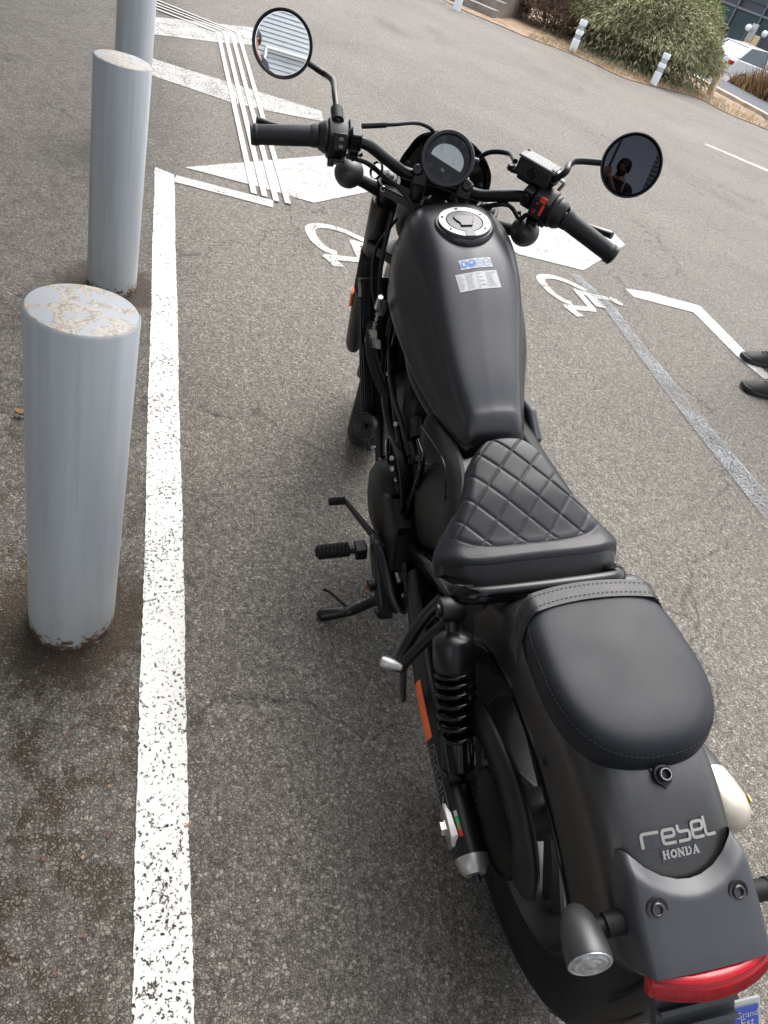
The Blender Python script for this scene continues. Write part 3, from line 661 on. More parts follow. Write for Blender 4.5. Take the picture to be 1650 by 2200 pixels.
V, F = stroke([(u, v) for u, v in key + [key[0], key[1]]], .0012)
MB().add([capP(p[0], p[1], .0102) for p in V], F).build('flap_outline', M['black_ink'], tank, smooth=False)
bolts('cap_bolt', [(capP(.0472 * math.cos(R(a)), .0472 * math.sin(R(a)), .0055), CN, .0033, .002) for a in (8, 70, 128, 232, 300)], M['capgrey'], tank)
mb = MB(); mb.box(capP(-.047, .0, .006), (.018, .022, .003), np.stack([CU1, CV1, CN], 1)); mb.build('cap_hinge', M['capgrey'], tank, bevel=.0008)

def surf_patch(mb, fn, V, F, off, mi=0):
    out = []
    for p in V:
        q, n = fn(p[0], p[1]); out.append(q + n * off)
    mb.add(out, F, mi)
def rect2(u0, u1, v0, v1, nu=4, nv=4, r=0):
    V = [(u0 + (u1 - u0) * i / nu, v0 + (v1 - v0) * j / nv) for j in range(nv + 1) for i in range(nu + 1)]
    return V, [(j * (nu + 1) + i, j * (nu + 1) + i + 1, (j + 1) * (nu + 1) + i + 1, (j + 1) * (nu + 1) + i) for j in range(nv) for i in range(nu)]
# stickers on the tank (u to the right = -y, v up the picture = +x along the slope)
def sticker_fn(x0, y0, rot):
    def fn(u, v):
        c, s = math.cos(rot), math.sin(rot); uu, vv = c * u - s * v, s * u + c * v
        y = y0 - uu; x = x0 + vv * .84
        return np.array([x, y, tank_top(x, y)]), tank_n(x, y)
    return fn
def word_on(mb, fn, txt, size, u0, v0, off, sx=1.0):
    V, F = text_shape(txt, size); surf_patch(mb, fn, [(p[0] * sx + u0, p[1] + v0) for p in V], F, off)
s1 = bk(1012, 550, z=.925); s2 = bk(1017, 583, z=.908)
sfn = sticker_fn(.832, -.016, R(6)); sfn2 = sticker_fn(.798, -.0150, R(6))
mb = MB(); surf_patch(mb, sfn, *rect2(-.0345, .0345, -.0115, .0115, 8, 2), .0007); mb.build('fuel_grade_sticker', M['white'], tank, angle=180)
mb = MB()
for k in range(4):
    V, F = stroke([(.0088 * math.cos(a) - .0255 + k * .0165, .0085 * math.sin(a)) for a in np.linspace(0, 2 * math.pi, 22)], .0013); surf_patch(mb, sfn, V, F, .0011)
    if k < 2:
        V = [(.0065 * math.cos(a) - .0255 + k * .0165, .0063 * math.sin(a)) for a in np.linspace(0, 2 * math.pi, 18)[:-1]]; surf_patch(mb, sfn, V, [tuple(range(17))], .0012)
mb.build('blue_symbol', M['blue_ink'], tank, smooth=False)
mb = MB()
surf_patch(mb, sfn, *rect2(-.0285, -.0235, -.004, .004, 1, 1), .0016); surf_patch(mb, sfn, *rect2(-.0125, -.0060, -.001, .004, 1, 1), .0016)
mb.build('pump_icon', M['white'], tank, smooth=False)
mb = MB(); word_on(mb, sfn, 'E5', .0105, .0075, 0, .0014); word_on(mb, sfn, 'E10', .0085, .0240, 0, .0014, .9); mb.build('fuel_grade_text', M['grey_ink'], tank, smooth=False)
mb = MB(); surf_patch(mb, sfn2, *rect2(-.0445, .0445, -.020, .020, 8, 3), .0007); mb.build('data_sticker', M['white'], tank, angle=180)
mb = MB()
for col, (a, b) in enumerate([(-.042, -.026), (-.022, -.006), (.002, .016), (.022, .041)]):
    for row in range(8 if col != 2 else 4):
        v = .0155 - row * (.0042 if col != 2 else .0086); l = (b - a) * (0.45 + 0.55 * random.random())
        u = a
        while u < a + l:
            w = random.uniform(.0015, .004); surf_patch(mb, sfn2, *rect2(u, min(u + w, a + l), v - .0008, v + .0008, 1, 1), .0012); u += w + .0008
for u in (-.024, -.0005, .020): surf_patch(mb, sfn2, *rect2(u - .0003, u + .0003, -.018, .018, 1, 3), .0012)
mb.build('sticker_print', M['grey_ink'], tank, smooth=False)
# wing emblem on the left shoulder of the tank
def tank_side(x, s):
    i = int(np.clip(np.searchsorted(tx, x), 1, len(tx) - 1)); u = (x - tx[i - 1]) / (tx[i] - tx[i - 1])
    h = catmull(tr[i - 1] * (1 - u) + tr[i] * u, 120); q = h[int(s * 119)]; q2 = h[min(119, int(s * 119) + 2)]; t = q2 - q; n = np.array([0, -t[1], t[0]]) * 1.0
    n = np.array([0, abs(t[1]), abs(t[0])]); n /= np.linalg.norm(n)
    return np.array([x, q[0] + tank_off(x), q[1]]), n
mb = MB()
for k, (x0, x1, s0) in enumerate([(.955, 1.02, .40), (.965, 1.015, .425), (.975, 1.01, .45), (.985, 1.005, .475)]):
    V = [(x0, s0), (x1, s0 + .012), (x1 - .006, s0 + .026), (x0 + .02, s0 + .016)]
    surf_patch(mb, tank_side, V, [(0, 1, 2, 3)], .0012)
mb.build('wing_emblem', mat('dark_emblem', (0.06, 0.06, 0.062), .3, .6), tank, smooth=False)

# ---- rider seat
XS = [(.270, [.156, .667]), (.288, [.166, .667]), (.312, [.164, .670]), (.35, [.139, .690]), (.39, [.110, .712]), (.43, [.091, .728]), (.46, [.076, .740]), (.485, [.058, .748]), (.502, [.036, .748]), (.512, [.010, .742])]
sx, srow = interp_rows(XS, 170)
NV = 161; G = []
def quilt(x, y, w):
    e = 0
    p = .0600
    a = (x * 1.0 + y * 1.05) / p + .33; b = (x * 1.0 - y * 1.05) / p + .15
    da = abs(a - round(a)) * p; db = abs(b - round(b)) * p
    d = min(da, db)
    return -.0030 * math.exp(-(d / .0022) ** 1.3) + .0003 * min(1, d / .016)
inner = []
for x, (w, zt) in zip(sx, srow):
    row = []
    for v in np.linspace(-1, 1, NV):
        vv = math.copysign(abs(v) ** .96, v); y = vv * w
        z = zt - .010 * abs(v) ** 2 - .026 * max(0, (abs(v) - .72) / .28) ** 2.2
        if x < .284: z -= .008 * ((.284 - x) / .012) ** 2
        if x > .49: z -= .012 * ((x - .49) / .022) ** 2
        # quilted insert
        wi = np.interp(x, [.302, .318, .40, .46, .500], [.116, .144, .102, .073, .032])
        bd = min((wi - abs(y)), x - .302 - .034 * (abs(y) / .144) ** 4, (.500 - x))
        if bd > 0:
            z += quilt(x, y, w) * min(1, bd / .006) + .0018 * min(1, bd / .008)
        if abs(bd) < .003: z -= .0014 * (1 - abs(bd) / .003)
        x2 = x + .030 * abs(v) ** 5 * max(0, 1 - (x - .27) / .12)
        row.append((x2, y * 1.05 - .010 * max(0, 1 - (x - .27) / .12), z))
    G.append(row)
mb = MB(); mb.grid(G)
seat = mb.build('rider_seat', M['leather'], bike, angle=180)
# seat skirt, dropping from the rim of the top
rim = [G[0][j] for j in range(0, NV, 8)]; rimR = [G[i][NV - 1] for i in range(0, 170, 8)]; rimL = [G[i][0] for i in range(0, 170, 8)]
loop = rimR[::-1] + rim[::-1] + rimL
loop = np.array(loop)
def drop(k, f):
    out = []
    for p in loop:
        t = np.clip((p[0] - .272) / .24, 0, 1); dz = .050 - .012 * t; rr_ = max(0, 1 - t * 5)
        inn = (.018 * f ** 1.8) * (1 - rr_) - .044 * f * rr_ - .004 * math.sin(f * math.pi)
        c = np.array([.36, 0]); d = c - p[:2]; d /= np.linalg.norm(d); d = lerp(d, (1, 0), rr_); d /= np.linalg.norm(d)
        out.append((p[0] + d[0] * inn, p[1] + d[1] * inn, p[2] - dz * f + .001))
    return out
mb = MB(); mb.loft([drop(0, f) for f in np.linspace(0, 1, 7)], closed=False)
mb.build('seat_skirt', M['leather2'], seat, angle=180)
def stitches(pts, ln, gap, r, mbs):
    P = catmull(pts, 400); L = np.concatenate([[0], np.cumsum(np.linalg.norm(np.diff(P, axis=0), axis=1))]); s = 0
    while s < L[-1] - ln:
        a = np.array([np.interp(s, L, P[:, k]) for k in range(3)]); b = np.array([np.interp(s + ln, L, P[:, k]) for k in range(3)])
        m_ = (a + b) / 2 + np.array([0, 0, r]); mbs.tube([a, m_, b], [r * .7, r, r * .7], 4); s += ln + gap
def seat_z(x, y):
    i = int(np.clip(np.searchsorted(sx, x), 1, len(sx) - 1)); w = srow[i][0]; j = int(np.clip((y / w + 1) / 2 * (NV - 1), 0, NV - 1)); return G[i][j][2]
mb = MB()
bp = [(.500, 0), (.499, .022), (.487, .050), (.46, .0715), (.42, .0905), (.38, .109), (.352, .126), (.336, .132), (.320, .121), (.3095, .098), (.303, .05), (.302, 0)]
stitches([(x, y, seat_z(x, y) + .0010) for x, y in bp], .0042, .0026, .0006, mb)
stitches([(x, -y, seat_z(x, -y) + .0010) for x, y in bp], .0042, .0026, .0006, mb)
rimst = np.array([(p[0] * 1.0 - .001, p[1] * .998, p[2] + .001) for p in loop])
mb.build('stitching', M['thread'], seat, kind='stuff')
mb = MB(); stitches(rimst, .0042, .003, .0005, mb); mb.build('rim_stitching', M['black_ink'], seat, kind='stuff')

# ---- rear fender
RHO = [(38, .385), (60, .392), (80, .399), (90, .405), (100, .418), (110, .428), (118, .430), (125, .430), (133, .434), (142, .445)]
EDG = [(38, .30), (60, .285), (70, .28), (90, .27), (117, .27), (135, .288), (145, .300)]
def rho_c(a): return float(np.interp(a, *zip(*RHO)))
def rho_e(a): return float(np.interp(a, *zip(*EDG)))
_rs = catmull(np.array(RHO), 200); _es = catmull(np.array(EDG), 200)
rho_c = lambda a: float(np.interp(a, _rs[:, 0], _rs[:, 1]))
rho_e = lambda a: float(np.interp(a, _es[:, 0], _es[:, 1]))
def fend(y_arc, a):
    """point and normal of the fender at signed arc distance from the crest (metres, + = left) and angle a (deg)"""
    W = .100; rc = rho_c(a); re = rho_e(a); total = .082 + .030 + (rc - .040 - re)
    s = abs(y_arc)
    prof = np.array([(0, 0), (.030, .0010), (.052, .0042), (.070, .0105), (.083, .020), (.092, .034), (.097, .052), (.0995, .075), (.100, .10), (.1005, max(.101, rc - re))])
    L = np.concatenate([[0], np.cumsum(np.linalg.norm(np.diff(prof, axis=0), axis=1))]); s = min(s, L[-1])
    y = float(np.interp(s, L, prof[:, 0])); dr = float(np.interp(s, L, prof[:, 1])); y2 = float(np.interp(s + .004, L, prof[:, 0])); d2 = float(np.interp(s + .004, L, prof[:, 1]))
    if s + .004 > L[-1]: y2, d2 = y + 0, dr + .004
    r = rc - dr; ar = R(a)
    p = np.array([r * math.cos(ar), math.copysign(y, y_arc), .318 + r * math.sin(ar)])
    ty, td = y2 - y, d2 - dr; nl = math.hypot(ty, td); nn = (td / nl, ty / nl)
    n = np.array([nn[1] * math.cos(ar), math.copysign(nn[0], y_arc), nn[1] * math.sin(ar)])
    return p, n
rows = []
ARC = catmull(np.array([[0.0], [.03], [.052], [.072], [.088], [.105], [.13], [.17], [.24]]), 26)[:, 0]
for a in np.linspace(38, 141, 70):
    rr = [fend(-s, a)[0] for s in ARC[::-1]] + [fend(s, a)[0] for s in ARC[1:]]
    rows.append(rr)
mb = MB(); mb.grid(rows)
fender = mb.build('rear_fender', M['fender'], bike, angle=180, solid=.003)
# trim bead along the lower left edge, hanger bolts, wheel hugger inside
mb = MB(); mb.tube([fend(.5, a)[0] + np.array([0, .001, 0]) for a in np.linspace(45, 141, 50)], .0032, 8); mb.tube([fend(-.5, a)[0] for a in np.linspace(45, 141, 50)], .0032, 8)
mb.build('fender_edge_bead', M['gloss'], fender)
# lettering on the fender. u to the right (= -y), v up the picture (= towards the front); metres
def badge_fn(u, v):
    k = .80; c, s = k * math.cos(R(0)), k * math.sin(R(0)); uu, vv = c * u - s * v, s * u + c * v
    return fend(-(uu + .0015), A0 - math.degrees(vv / .43))
A0 = 121.6
OFFK = [0]
def letter_strokes(origin, sc, seqs, w, mb, off):
    for sq in seqs:
        P = []
        for p, q in zip(sq[:-1], sq[1:]):
            n = max(1, int(math.hypot(q[0] - p[0], q[1] - p[1]) * sc / .006)); P += [lerp(p, q, i / n) for i in range(n)]
        P.append(np.array(sq[-1], float)); P = np.array(P) * sc + np.array(origin)
        V, F = stroke(P, w); OFFK[0] = (OFFK[0] + 1) % 7; surf_patch(mb, badge_fn, V, F, off + .00016 * OFFK[0])
def corner(p0, p1, p2, r):     # rounded corner
    a = np.array(p1, float) + (np.array(p0, float) - p1) / np.linalg.norm(np.array(p0, float) - p1) * r; b = np.array(p1, float) + (np.array(p2, float) - p1) / np.linalg.norm(np.array(p2, float) - p1) * r
    return [tuple((1 - t) ** 2 * a + 2 * t * (1 - t) * np.array(p1) + t * t * b) for t in (0, .33, .66, 1)]
mb = MB(); sc = .0215
def rnd(seq, r=.22):
    out = [seq[0]]
    for i in range(1, len(seq) - 1): out += corner(seq[i - 1], seq[i], seq[i + 1], r)
    return out + [seq[-1]]
words = [(-.0625, 0, [rnd([(0, -.12), (0, .86), (1.30, .86)])]),
         (-.0290, 0, [rnd([(.02, .44), (.94, .44), (.94, .90), (0, .90), (0, 0), (.98, 0)])]),
         (-.0025, 0, [rnd([(.02, 1.10), (.02, .62), (.88, .62), (.88, 0), (-.06, 0)])]),
         (.0220, .0008, [rnd([(.02, .50), (.86, .50), (.86, 1.06), (0, 1.06), (0, 0), (.90, 0)])]),
         (.0450, .0008, [rnd([(.0, 1.30), (0, 0), (.80, 0)])])]
for u, v, sq in words:
    mb = MB(); letter_strokes((u, v), sc, sq, .0046, mb, .0018); mb.build('script_letter', M['decal'], fender, smooth=False)
mb = MB(); V, F = rect2(-.0615, .043, -.004, .0235, 12, 3); surf_patch(mb, badge_fn, V, F, .0008)
V, F = rect2(-.0375, .036, -.0255, -.0045, 8, 3); surf_patch(mb, badge_fn, V, F, .0008); mb.build('decal_film', M['decalbase'], fender, smooth=False)
# HONDA in slab capitals
mb = MB(); H_ = .0125; W_ = .0118; y0 = -.0215; sw = .0034
def bar(u0, v0, u1, v1, w=sw): letter_strokes((0, 0), 1, [[(u0, v0), (u1, v1)]], w, mb, .0018)
def serif(u, v, w=.0062): bar(u - w / 2, v, u + w / 2, v, .0014)
u = -.0350
for ch in 'HONDA':
    mb = MB()
    l, r_ = u + .0022, u + W_ - .0022; b_, t_ = y0 + .0007, y0 + H_ - .0007
    if ch == 'H':
        bar(l, y0, l, y0 + H_); bar(r_, y0, r_, y0 + H_); bar(l, y0 + H_ / 2, r_, y0 + H_ / 2, .0022)
        for q in (l, r_): serif(q, b_, .0050); serif(q, t_, .0050)
    if ch == 'O':
        c = (u + W_ / 2, y0 + H_ / 2); letter_strokes((0, 0), 1, [[(c[0] + .0043 * math.cos(a), c[1] + .0047 * math.sin(a)) for a in np.linspace(0, 2 * math.pi, 22)]], .0031, mb, .0018)
    if ch == 'N':
        bar(l, y0, l, y0 + H_, .0022); bar(r_, y0, r_, y0 + H_, .0022); bar(l - .0006, y0 + H_ - .001, r_ + .0006, y0 + .001, .0034); serif(l, b_, .0052); serif(l - .0006, t_, .0046); serif(r_, t_, .0052)
    if ch == 'D':
        bar(l, y0, l, y0 + H_); letter_strokes((0, 0), 1, [[(l, y0 + H_ - .0012), (u + .0062, y0 + H_ - .0012)] + [(u + .0062 + .0042 * math.cos(a), y0 + H_ / 2 + (H_ / 2 - .0012) * math.sin(a)) for a in np.linspace(math.pi / 2, -math.pi / 2, 12)] + [(l, y0 + .0012)]], .0026, mb, .0018); serif(l - .0006, b_, .0046); serif(l - .0006, t_, .0046)
    if ch == 'A':
        c = u + W_ / 2; bar(l - .0004, y0, c, y0 + H_, .0022); bar(c - .0003, y0 + H_, r_ + .0004, y0, .0036); bar(l + .0012, y0 + H_ * .33, r_ - .001, y0 + H_ * .33, .0018); serif(l - .0004, b_, .0046); serif(r_ + .0004, b_, .0055)
    u += W_ + .0008; mb.build('badge_letter', M['decal'], fender, smooth=False)

# ---- pillion pad: D-shaped cushion
def d_outline(s, n=72):
    cx, cy = -.008, 0; P = []
    for k in range(n):
        a = 2 * math.pi * k / n; c, sn = math.cos(a), math.sin(a)
        ex = 3.6 if c > 0 else 2.3
        x = math.copysign(abs(c) ** (2 / ex), c); y = math.copysign(abs(sn) ** (2 / (3.6 if c > 0 else 2.5)), sn)
        P.append((cx + x * .139 * s, cy + y * (.117 + .004 * (-x)) * s))
    return P
def pad_z(x, y): return .7050 - .30 * (max(0, abs(x + .0) - .04)) ** 2 * 1.6 + (.012 if x > .08 else 0) * 0
lev = [(.955, .004), (.985, .008), (1.0, .016), (1.0, .026), (.992, .036), (.972, .046), (.94, .0535), (.885, .0590), (.80, .0618), (.62, .0630), (.40, .0636), (.18, .0638), (.02, .0638)]
mb = MB(); rings = []
for s, h in lev:
    rings.append([(x, y, pad_z(x, y) - .10 * abs(y) ** 2 * (1 if s < .95 else 0) + h) for x, y in d_outline(s)])
mb.loft(rings)
pad = mb.build('pillion_seat', M['pad'], bike, angle=180, sub=1)
mb = MB(); stitches([rings[5][k] for k in range(12, 61)], .0042, .0026, .0005, mb); mb.build('stitching', M['thread'], pad, kind='stuff')
# strap over the front of the pad
mb = MB(); SR = []
ol = d_outline(1.018)
for t in np.linspace(0, 1, 33):
    yy = -.124 + .248 * t; e = abs(yy) / .124
    zt = .700 + .0665 - .058 * max(0, (e - .74) / .26) ** 1.7 - .002 * e
    bow = -.020 * e ** 2.2 - .030 * max(0, (e - .8) / .2) ** 1.5
    y3 = yy * (1 + .0 * e) * (1.0 if e < .9 else 1.0)
    SR.append([(.128 + bow, y3, zt - .006), (.127 + bow, y3, zt + .0015), (.110 + bow, y3 * 1.005, zt + .004), (.094 + bow, y3 * 1.005, zt + .0025), (.093 + bow, y3, zt - .004)])
mb.loft(SR, closed=True); strap = mb.build('strap', M['leather'], pad, angle=50)
mb = MB(); stitches([tuple(np.array(r[2]) * .45 + np.array(r[1]) * .55 + np.array([0, 0, .0008])) for r in SR], .0045, .0028, .0006, mb)
stitches([tuple(np.array(r[2]) * .45 + np.array(r[3]) * .55 + np.array([0, 0, .0008])) for r in SR], .0045, .0028, .0006, mb); mb.build('strap_stitching', M['thread'], pad, kind='stuff')
# bracket and bolt behind the pad
mb = MB(); V = [(-.030, 105.0), (.030, 105.0), (.013, 110.6), (.009, 112.6), (0, 113.4), (-.009, 112.6), (-.013, 110.6)]
surf_patch(mb, lambda u, v: fend(u, v), V, [(0, 1, 2, 3, 4, 5, 6)], .003); tab = mb.build('seat_bracket', M['satin'], bike, smooth=False, solid=.003)
q, n = fend(.0015, 111.2); mb = MB(); mb.lathe(q + n * .003, n, [(0, .0125), (.004, .0125), (.005, .0108), (.005, .0095), (.011, .0095), (.0125, .0085), (.0125, .0058), (.006, .0055), (.006, 0)], 28); mb.build('bracket_bolt', M['bolt'], tab)
q2 = q + n * .0155; mb = MB(); mb.lathe(q + n * .0155, n, [(0, .0072), (.0004, .0072), (.0004, .0064), (0, .0064)], 28, cap=False); mb.build('bolt_rim', M['steel'], tab)

# ---- tail light housing on the end of the fender
HW = [(122, .074, .016), (126, .079, .019), (132, .080, .025), (137, .079, .031), (140.5, .077, .034), (142, .071, .031)]
AEND = 138.3
def housing(a, t):
    """t in -1..1 across"""
    w = float(np.interp(a, [h[0] for h in HW], [h[1] for h in HW])); up = float(np.interp(a, [h[0] for h in HW], [h[2] for h in HW]))
    rc = rho_c(min(a, 140)) + up
    return w, rc
def housing_pt(a, y, dr, w):
    rc = housing(a, 0)[1] - dr - .004 * (y / .08) ** 2; ar = R(a)
    return (rc * math.cos(ar), y, .318 + rc * math.sin(ar))
rows = []
ts = [-1.09, -1.10, -1.07, -1.0, -.93, -.7, -.45, -.2, 0, .2, .45, .7, .93, 1.0, 1.07, 1.10, 1.09]
drs = [.075, .045, .014, .003, 0, 0, 0, 0, 0, 0, 0, 0, 0, .003, .014, .045, .075]
for k in range(22):
    f = k / 21; row = []
    for t, dr in zip(ts, drs):
        a_front = 121.5 + 5.6 * (1 - min(1, abs(t)) ** 2.0)      # concave front edge
        a = a_front + (AEND - a_front) * f
        w, _ = housing(a, t)
        lift = .014 * max(0, 1 - f * 6)                            # front lip rolls down to the fender
        row.append(housing_pt(a, t * w, dr + lift, w))
    rows.append(row)
mb = MB(); mb.grid(rows)
end = [tuple(np.array(p) + np.array([.012, 0, -.030])) for p in rows[-1]]
mb.grid([rows[-1], end])
house = mb.build('tail_light_housing', M['plastic'], bike, angle=50)
for o_ in [house]:
    md = o_.modifiers.new('bevel', 'BEVEL'); md.width = .004; md.segments = 3; md.limit_method = 'ANGLE'; md.angle_limit = R(30)
for i, y in enumerate((.056, -.052)):
    p = np.array(housing_pt(129.6, y, 0, 0)); nrm = np.array([math.cos(R(128)), .04 * np.sign(y), math.sin(R(128))])
    mb = MB(); mb.lathe(p - nrm * .003, nrm, [(.0015, .0140), (.0038, .0136), (.0036, .0112), (.001, .0108), (.001, .0082), (.0045, .0082), (.0055, .0074), (.0055, .005), (.002, .0046), (.002, 0)], 28); mb.build('housing_bolt', M['bolt'], house)
    mb = MB(); mb.lathe(p + nrm * .0026, nrm, [(0, .0076), (.0004, .0072), (.0004, .0058), (0, .0055)], 24, cap=False); mb.build('bolt_rim', M['ringdark'] if 'ringdark' in M else M.setdefault('ringdark', mat('dull_ring', (.09, .088, .085), .4, .8)), house)
# red tail lens: bowed band along the housing's end
rows = []
for t in np.linspace(-1, 1, 31):
    y = .080 * t; bow = .018 * (1 - t * t); a = AEND
    rc = housing(AEND, 0)[1] - .012 - .006 * t * t; ar = R(AEND - .3); base = np.array([rc * math.cos(ar), y, .318 + rc * math.sin(ar)])
    out = np.array([-math.sin(R(40)), 0, -math.cos(R(40))]) ; fw = np.array([-math.cos(R(40)), 0, math.sin(R(40)) * .4])
    e = .85 if abs(t) > .97 else 1
    rows.append([base + fw * (-.006), base + fw * (.004 + bow) * e, base + fw * (.009 + bow) * e + out * .006, base + fw * (.010 + bow) * e + out * .020, base + fw * (.004 + bow) * e + out * .030, base + fw * (-.012) + out * .034])
mb = MB(); mb.loft(rows, closed=True); tl = mb.build('tail_light', M['red'], bike, bevel=.002)
mb = MB(); RA = np.array(rows)
for t in np.linspace(1.2, 28.8, 74):
    i = int(t); u = t - i; q = RA[i] * (1 - u) + RA[i + 1] * u
    mb.tube([lerp(q[2], q[3], .35), q[3], lerp(q[3], q[4], .9)], .0009, 5)
mb.build('lens_ribs', M['red'], tl, kind='stuff')
MB().grid([[p + np.array([-.0012, 0, .0006]) for p in (lerp(r[1], r[2], .72), lerp(r[1], r[2], .95))] for r in RA[1:-1]]).build('lens_seam', mat('dark_red', (.12, .002, .004), .4), tl)
# plate carrier below, reflector, number plate edge with region badge
B_ = lambda px, py, **k: bk(px, py, **k)
c0 = np.array([-.335, -.01, .560]); mb = MB()
mb.loft([[(-.335 - .085 * f, y, .602 - .110 * f) for y in (-.048, -.030, .030, .060)] for f in np.linspace(0, 1, 5)], closed=False)
mb.build('plate_carrier', M['plastic'], bike, solid=.012, smooth=False)
mb = MB()
for f in (.22, .40, .58): mb.box((-.338 - .085 * f, .006, .604 - .110 * f), (.006, .104, .012), rotax((0, 1, 0), R(-33)))
mb.build('carrier_rib', M['plastic'], bike, smooth=False)
mb = MB(); mb.loft([[(-.376 - .080 * f, y, .520 - .10 * f) for y in (-.098, -.05, .05, .098)] for f in (0, .5, 1)], closed=False)
plate = mb.build('licence_plate', M['white'], bike, solid=.003, smooth=False)
def plate_fn(u, v):
    return np.array([-.378 + .625 * (v - .002), -.077 - u, .5185 + .78 * (v - .002)]), np.array([-.78, 0, .625])
mb = MB(); surf_patch(mb, plate_fn, *rect2(-.017, .017, -.045, -.002, 2, 2), .0015); mb.build('region_badge', M['plateblue'], plate, smooth=False)
mb = MB(); word_on(mb, plate_fn, 'Grand', .0125, 0, -.0130, .0024); word_on(mb, plate_fn, 'Est', .0170, 0, -.0245, .0024); mb.build('region_text', M['white'], plate, smooth=False)
# rear blinkers
for sgn in (1, -1):
    c = np.array([-.262, (.137 if sgn > 0 else .165) * sgn, .617]); ax = np.array([-.95, .13 * sgn, .20]); ax /= np.linalg.norm(ax); kk_ = .80
    mb = MB(); mb.lathe(c, ax, [(h * kk_, r * kk_) for h, r in [(-.012, 0), (-.011, .008), (-.004, .017), (.010, .0255), (.030, .0315), (.052, .0345), (.070, .0352), (.074, .0345), (.074, .033), (.070, .032)]], 36, cap=False)
    bl = mb.build('rear_turn_signal', M['satin'] if False else M['signal'] if 'signal' in M else M.setdefault('signal', mat('signal_black', (.022, .022, .023), .42)), bike, angle=60)
    mb = MB(); mb.lathe(c, ax, [(h * kk_, r * kk_) for h, r in [(.072, .0335), (.0755, .0330), (.0765, .0300), (.075, .028), (.078, .024), (.077, .019), (.0795, .014), (.0785, .010), (.081, .005), (.0812, 0)]], 36); mb.build('signal_lens', M['clear'], bl, angle=25)
    mb = MB(); mb.lathe(c + ax * .022 + np.array([0, -.020 * sgn, 0]), (0, -sgn, .10), [(0, .010), (.012, .010), (.012, .0145), (.034, .0145), (.034, .013), (.060 if sgn > 0 else .09, .015)], 20); mb.build('signal_stalk', M['rubber'], bl)

# ---- frame, side cover, rear hoop
def tubeobj(name, pts, r, m, n=12, smooth=30, parent=None, st=False, **k):
    return MB().tube(pts, r, n, smooth).build(name, m, parent or bike, st=st, angle=60, **k)
for sgn in (1, -1):
    tubeobj('seat_rail', [(.56, .128 * sgn, .405), (.50, .133 * sgn, .445), (.435, .138 * sgn, .500), (.345, .146 * sgn, .566), (.262, .148 * sgn, .615), (.232, .142 * sgn, .640), (.220, .125 * sgn, .652)], [.013, .014, .015, .017, .018, .016, .013], M['gloss'], 14, 40)
hoop = [(.262, .150, .612), (.232, .148, .636), (.214, .126, .650), (.208, .08, .655), (.206, .0, .657), (.208, -.08, .655), (.214, -.126, .650), (.232, -.148, .636), (.262, -.150, .612)]
MB().tube(hoop, .0125, 16, 60, flat=1.25).build('rear_hoop', M['gloss'], bike, angle=60)
# main tubes left and right
for sgn in (1, -1):
    tubeobj('frame_tube', [(1.10, .035 * sgn, .80), (1.06, .085 * sgn, .70), (.98, .118 * sgn, .60), (.86, .130 * sgn, .54), (.74, .128 * sgn, .53), (.66, .125 * sgn, .57), (.60, .12 * sgn, .62), (.52, .10 * sgn, .67)], .0125, M['gloss'], 12, 40)
    tubeobj('down_tube', [(1.12, .03 * sgn, .78), (1.105, .075 * sgn, .62), (1.06, .10 * sgn, .42), (.98, .105 * sgn, .25), (.86, .105 * sgn, .17)], .0150, M['satin'], 12, 30)
    # loop that runs down beside the side cover
    LP = [bk(px, py, y=.136) * np.array([1, sgn, 1]) for px, py in [(898, 945), (907, 985), (899, 1030), (881, 1080), (871, 1130), (868, 1180), (872, 1230), (880, 1275), (868, 1310)]]
    if sgn > 0: tubeobj('side_loop', LP, [.004, .006, .007, .008, .008, .009, .011, .013, .013], M['gloss'], 12, 40)
    SM = [bk(px, py, y=.118) * np.array([1, sgn, 1]) + np.array([0, .004 * sgn, .006]) for px, py in [(908, 920), (935, 958), (957, 1000), (961, 1050), (957, 1110), (952, 1150)]]
    if sgn > 0: tubeobj('cover_seam', SM, .0016, M['gloss'], 6, 20)
    # side cover shell
    sc_ = [(.648, [(.070, .720), (.104, .700), (.112, .67), (.114, .645), (.110, .62)]), (.61, [(.070, .705), (.108, .69), (.126, .64), (.130, .585), (.124, .53)]), (.56, [(.070, .700), (.106, .685), (.128, .62), (.134, .54), (.126, .455)]),
           (.50, [(.075, .705), (.104, .690), (.126, .63), (.134, .555), (.126, .47)]), (.45, [(.085, .705), (.108, .69), (.128, .64), (.136, .58), (.130, .515)]), (.40, [(.100, .690), (.118, .68), (.134, .645), (.139, .605), (.134, .56)]), (.36, [(.118, .668), (.128, .66), (.138, .635), (.141, .61), (.137, .585)])]
    xx, rw = interp_rows(sc_, 30); g = []
    for x, row in zip(xx, rw):
        h = catmull(row, 16); g.append([(x, p[0] * sgn, p[1]) for p in h])
    MB().grid(g).build('side_cover', M['cover'] if 'cover' in M else M.setdefault('cover', mat('side_cover_black', (.006, .006, .0064), .48, 0, .2, noise=.05, nscale=60)), bike, angle=180, solid=.004)
# dark inner bodywork so that no daylight shows through
mb = MB(); mb.loft([[(x, s * w, z) for s, z in [(1, zb), (1, zt), (-1, zt), (-1, zb)]] for x, w, zb, zt in [(.16, .085, .48, .585), (.30, .10, .44, .60), (.45, .10, .40, .68), (.62, .09, .42, .70), (.80, .07, .60, .72), (1.02, .05, .66, .78)]])
mb.build('airbox', M['satin'], bike, bevel=.01)
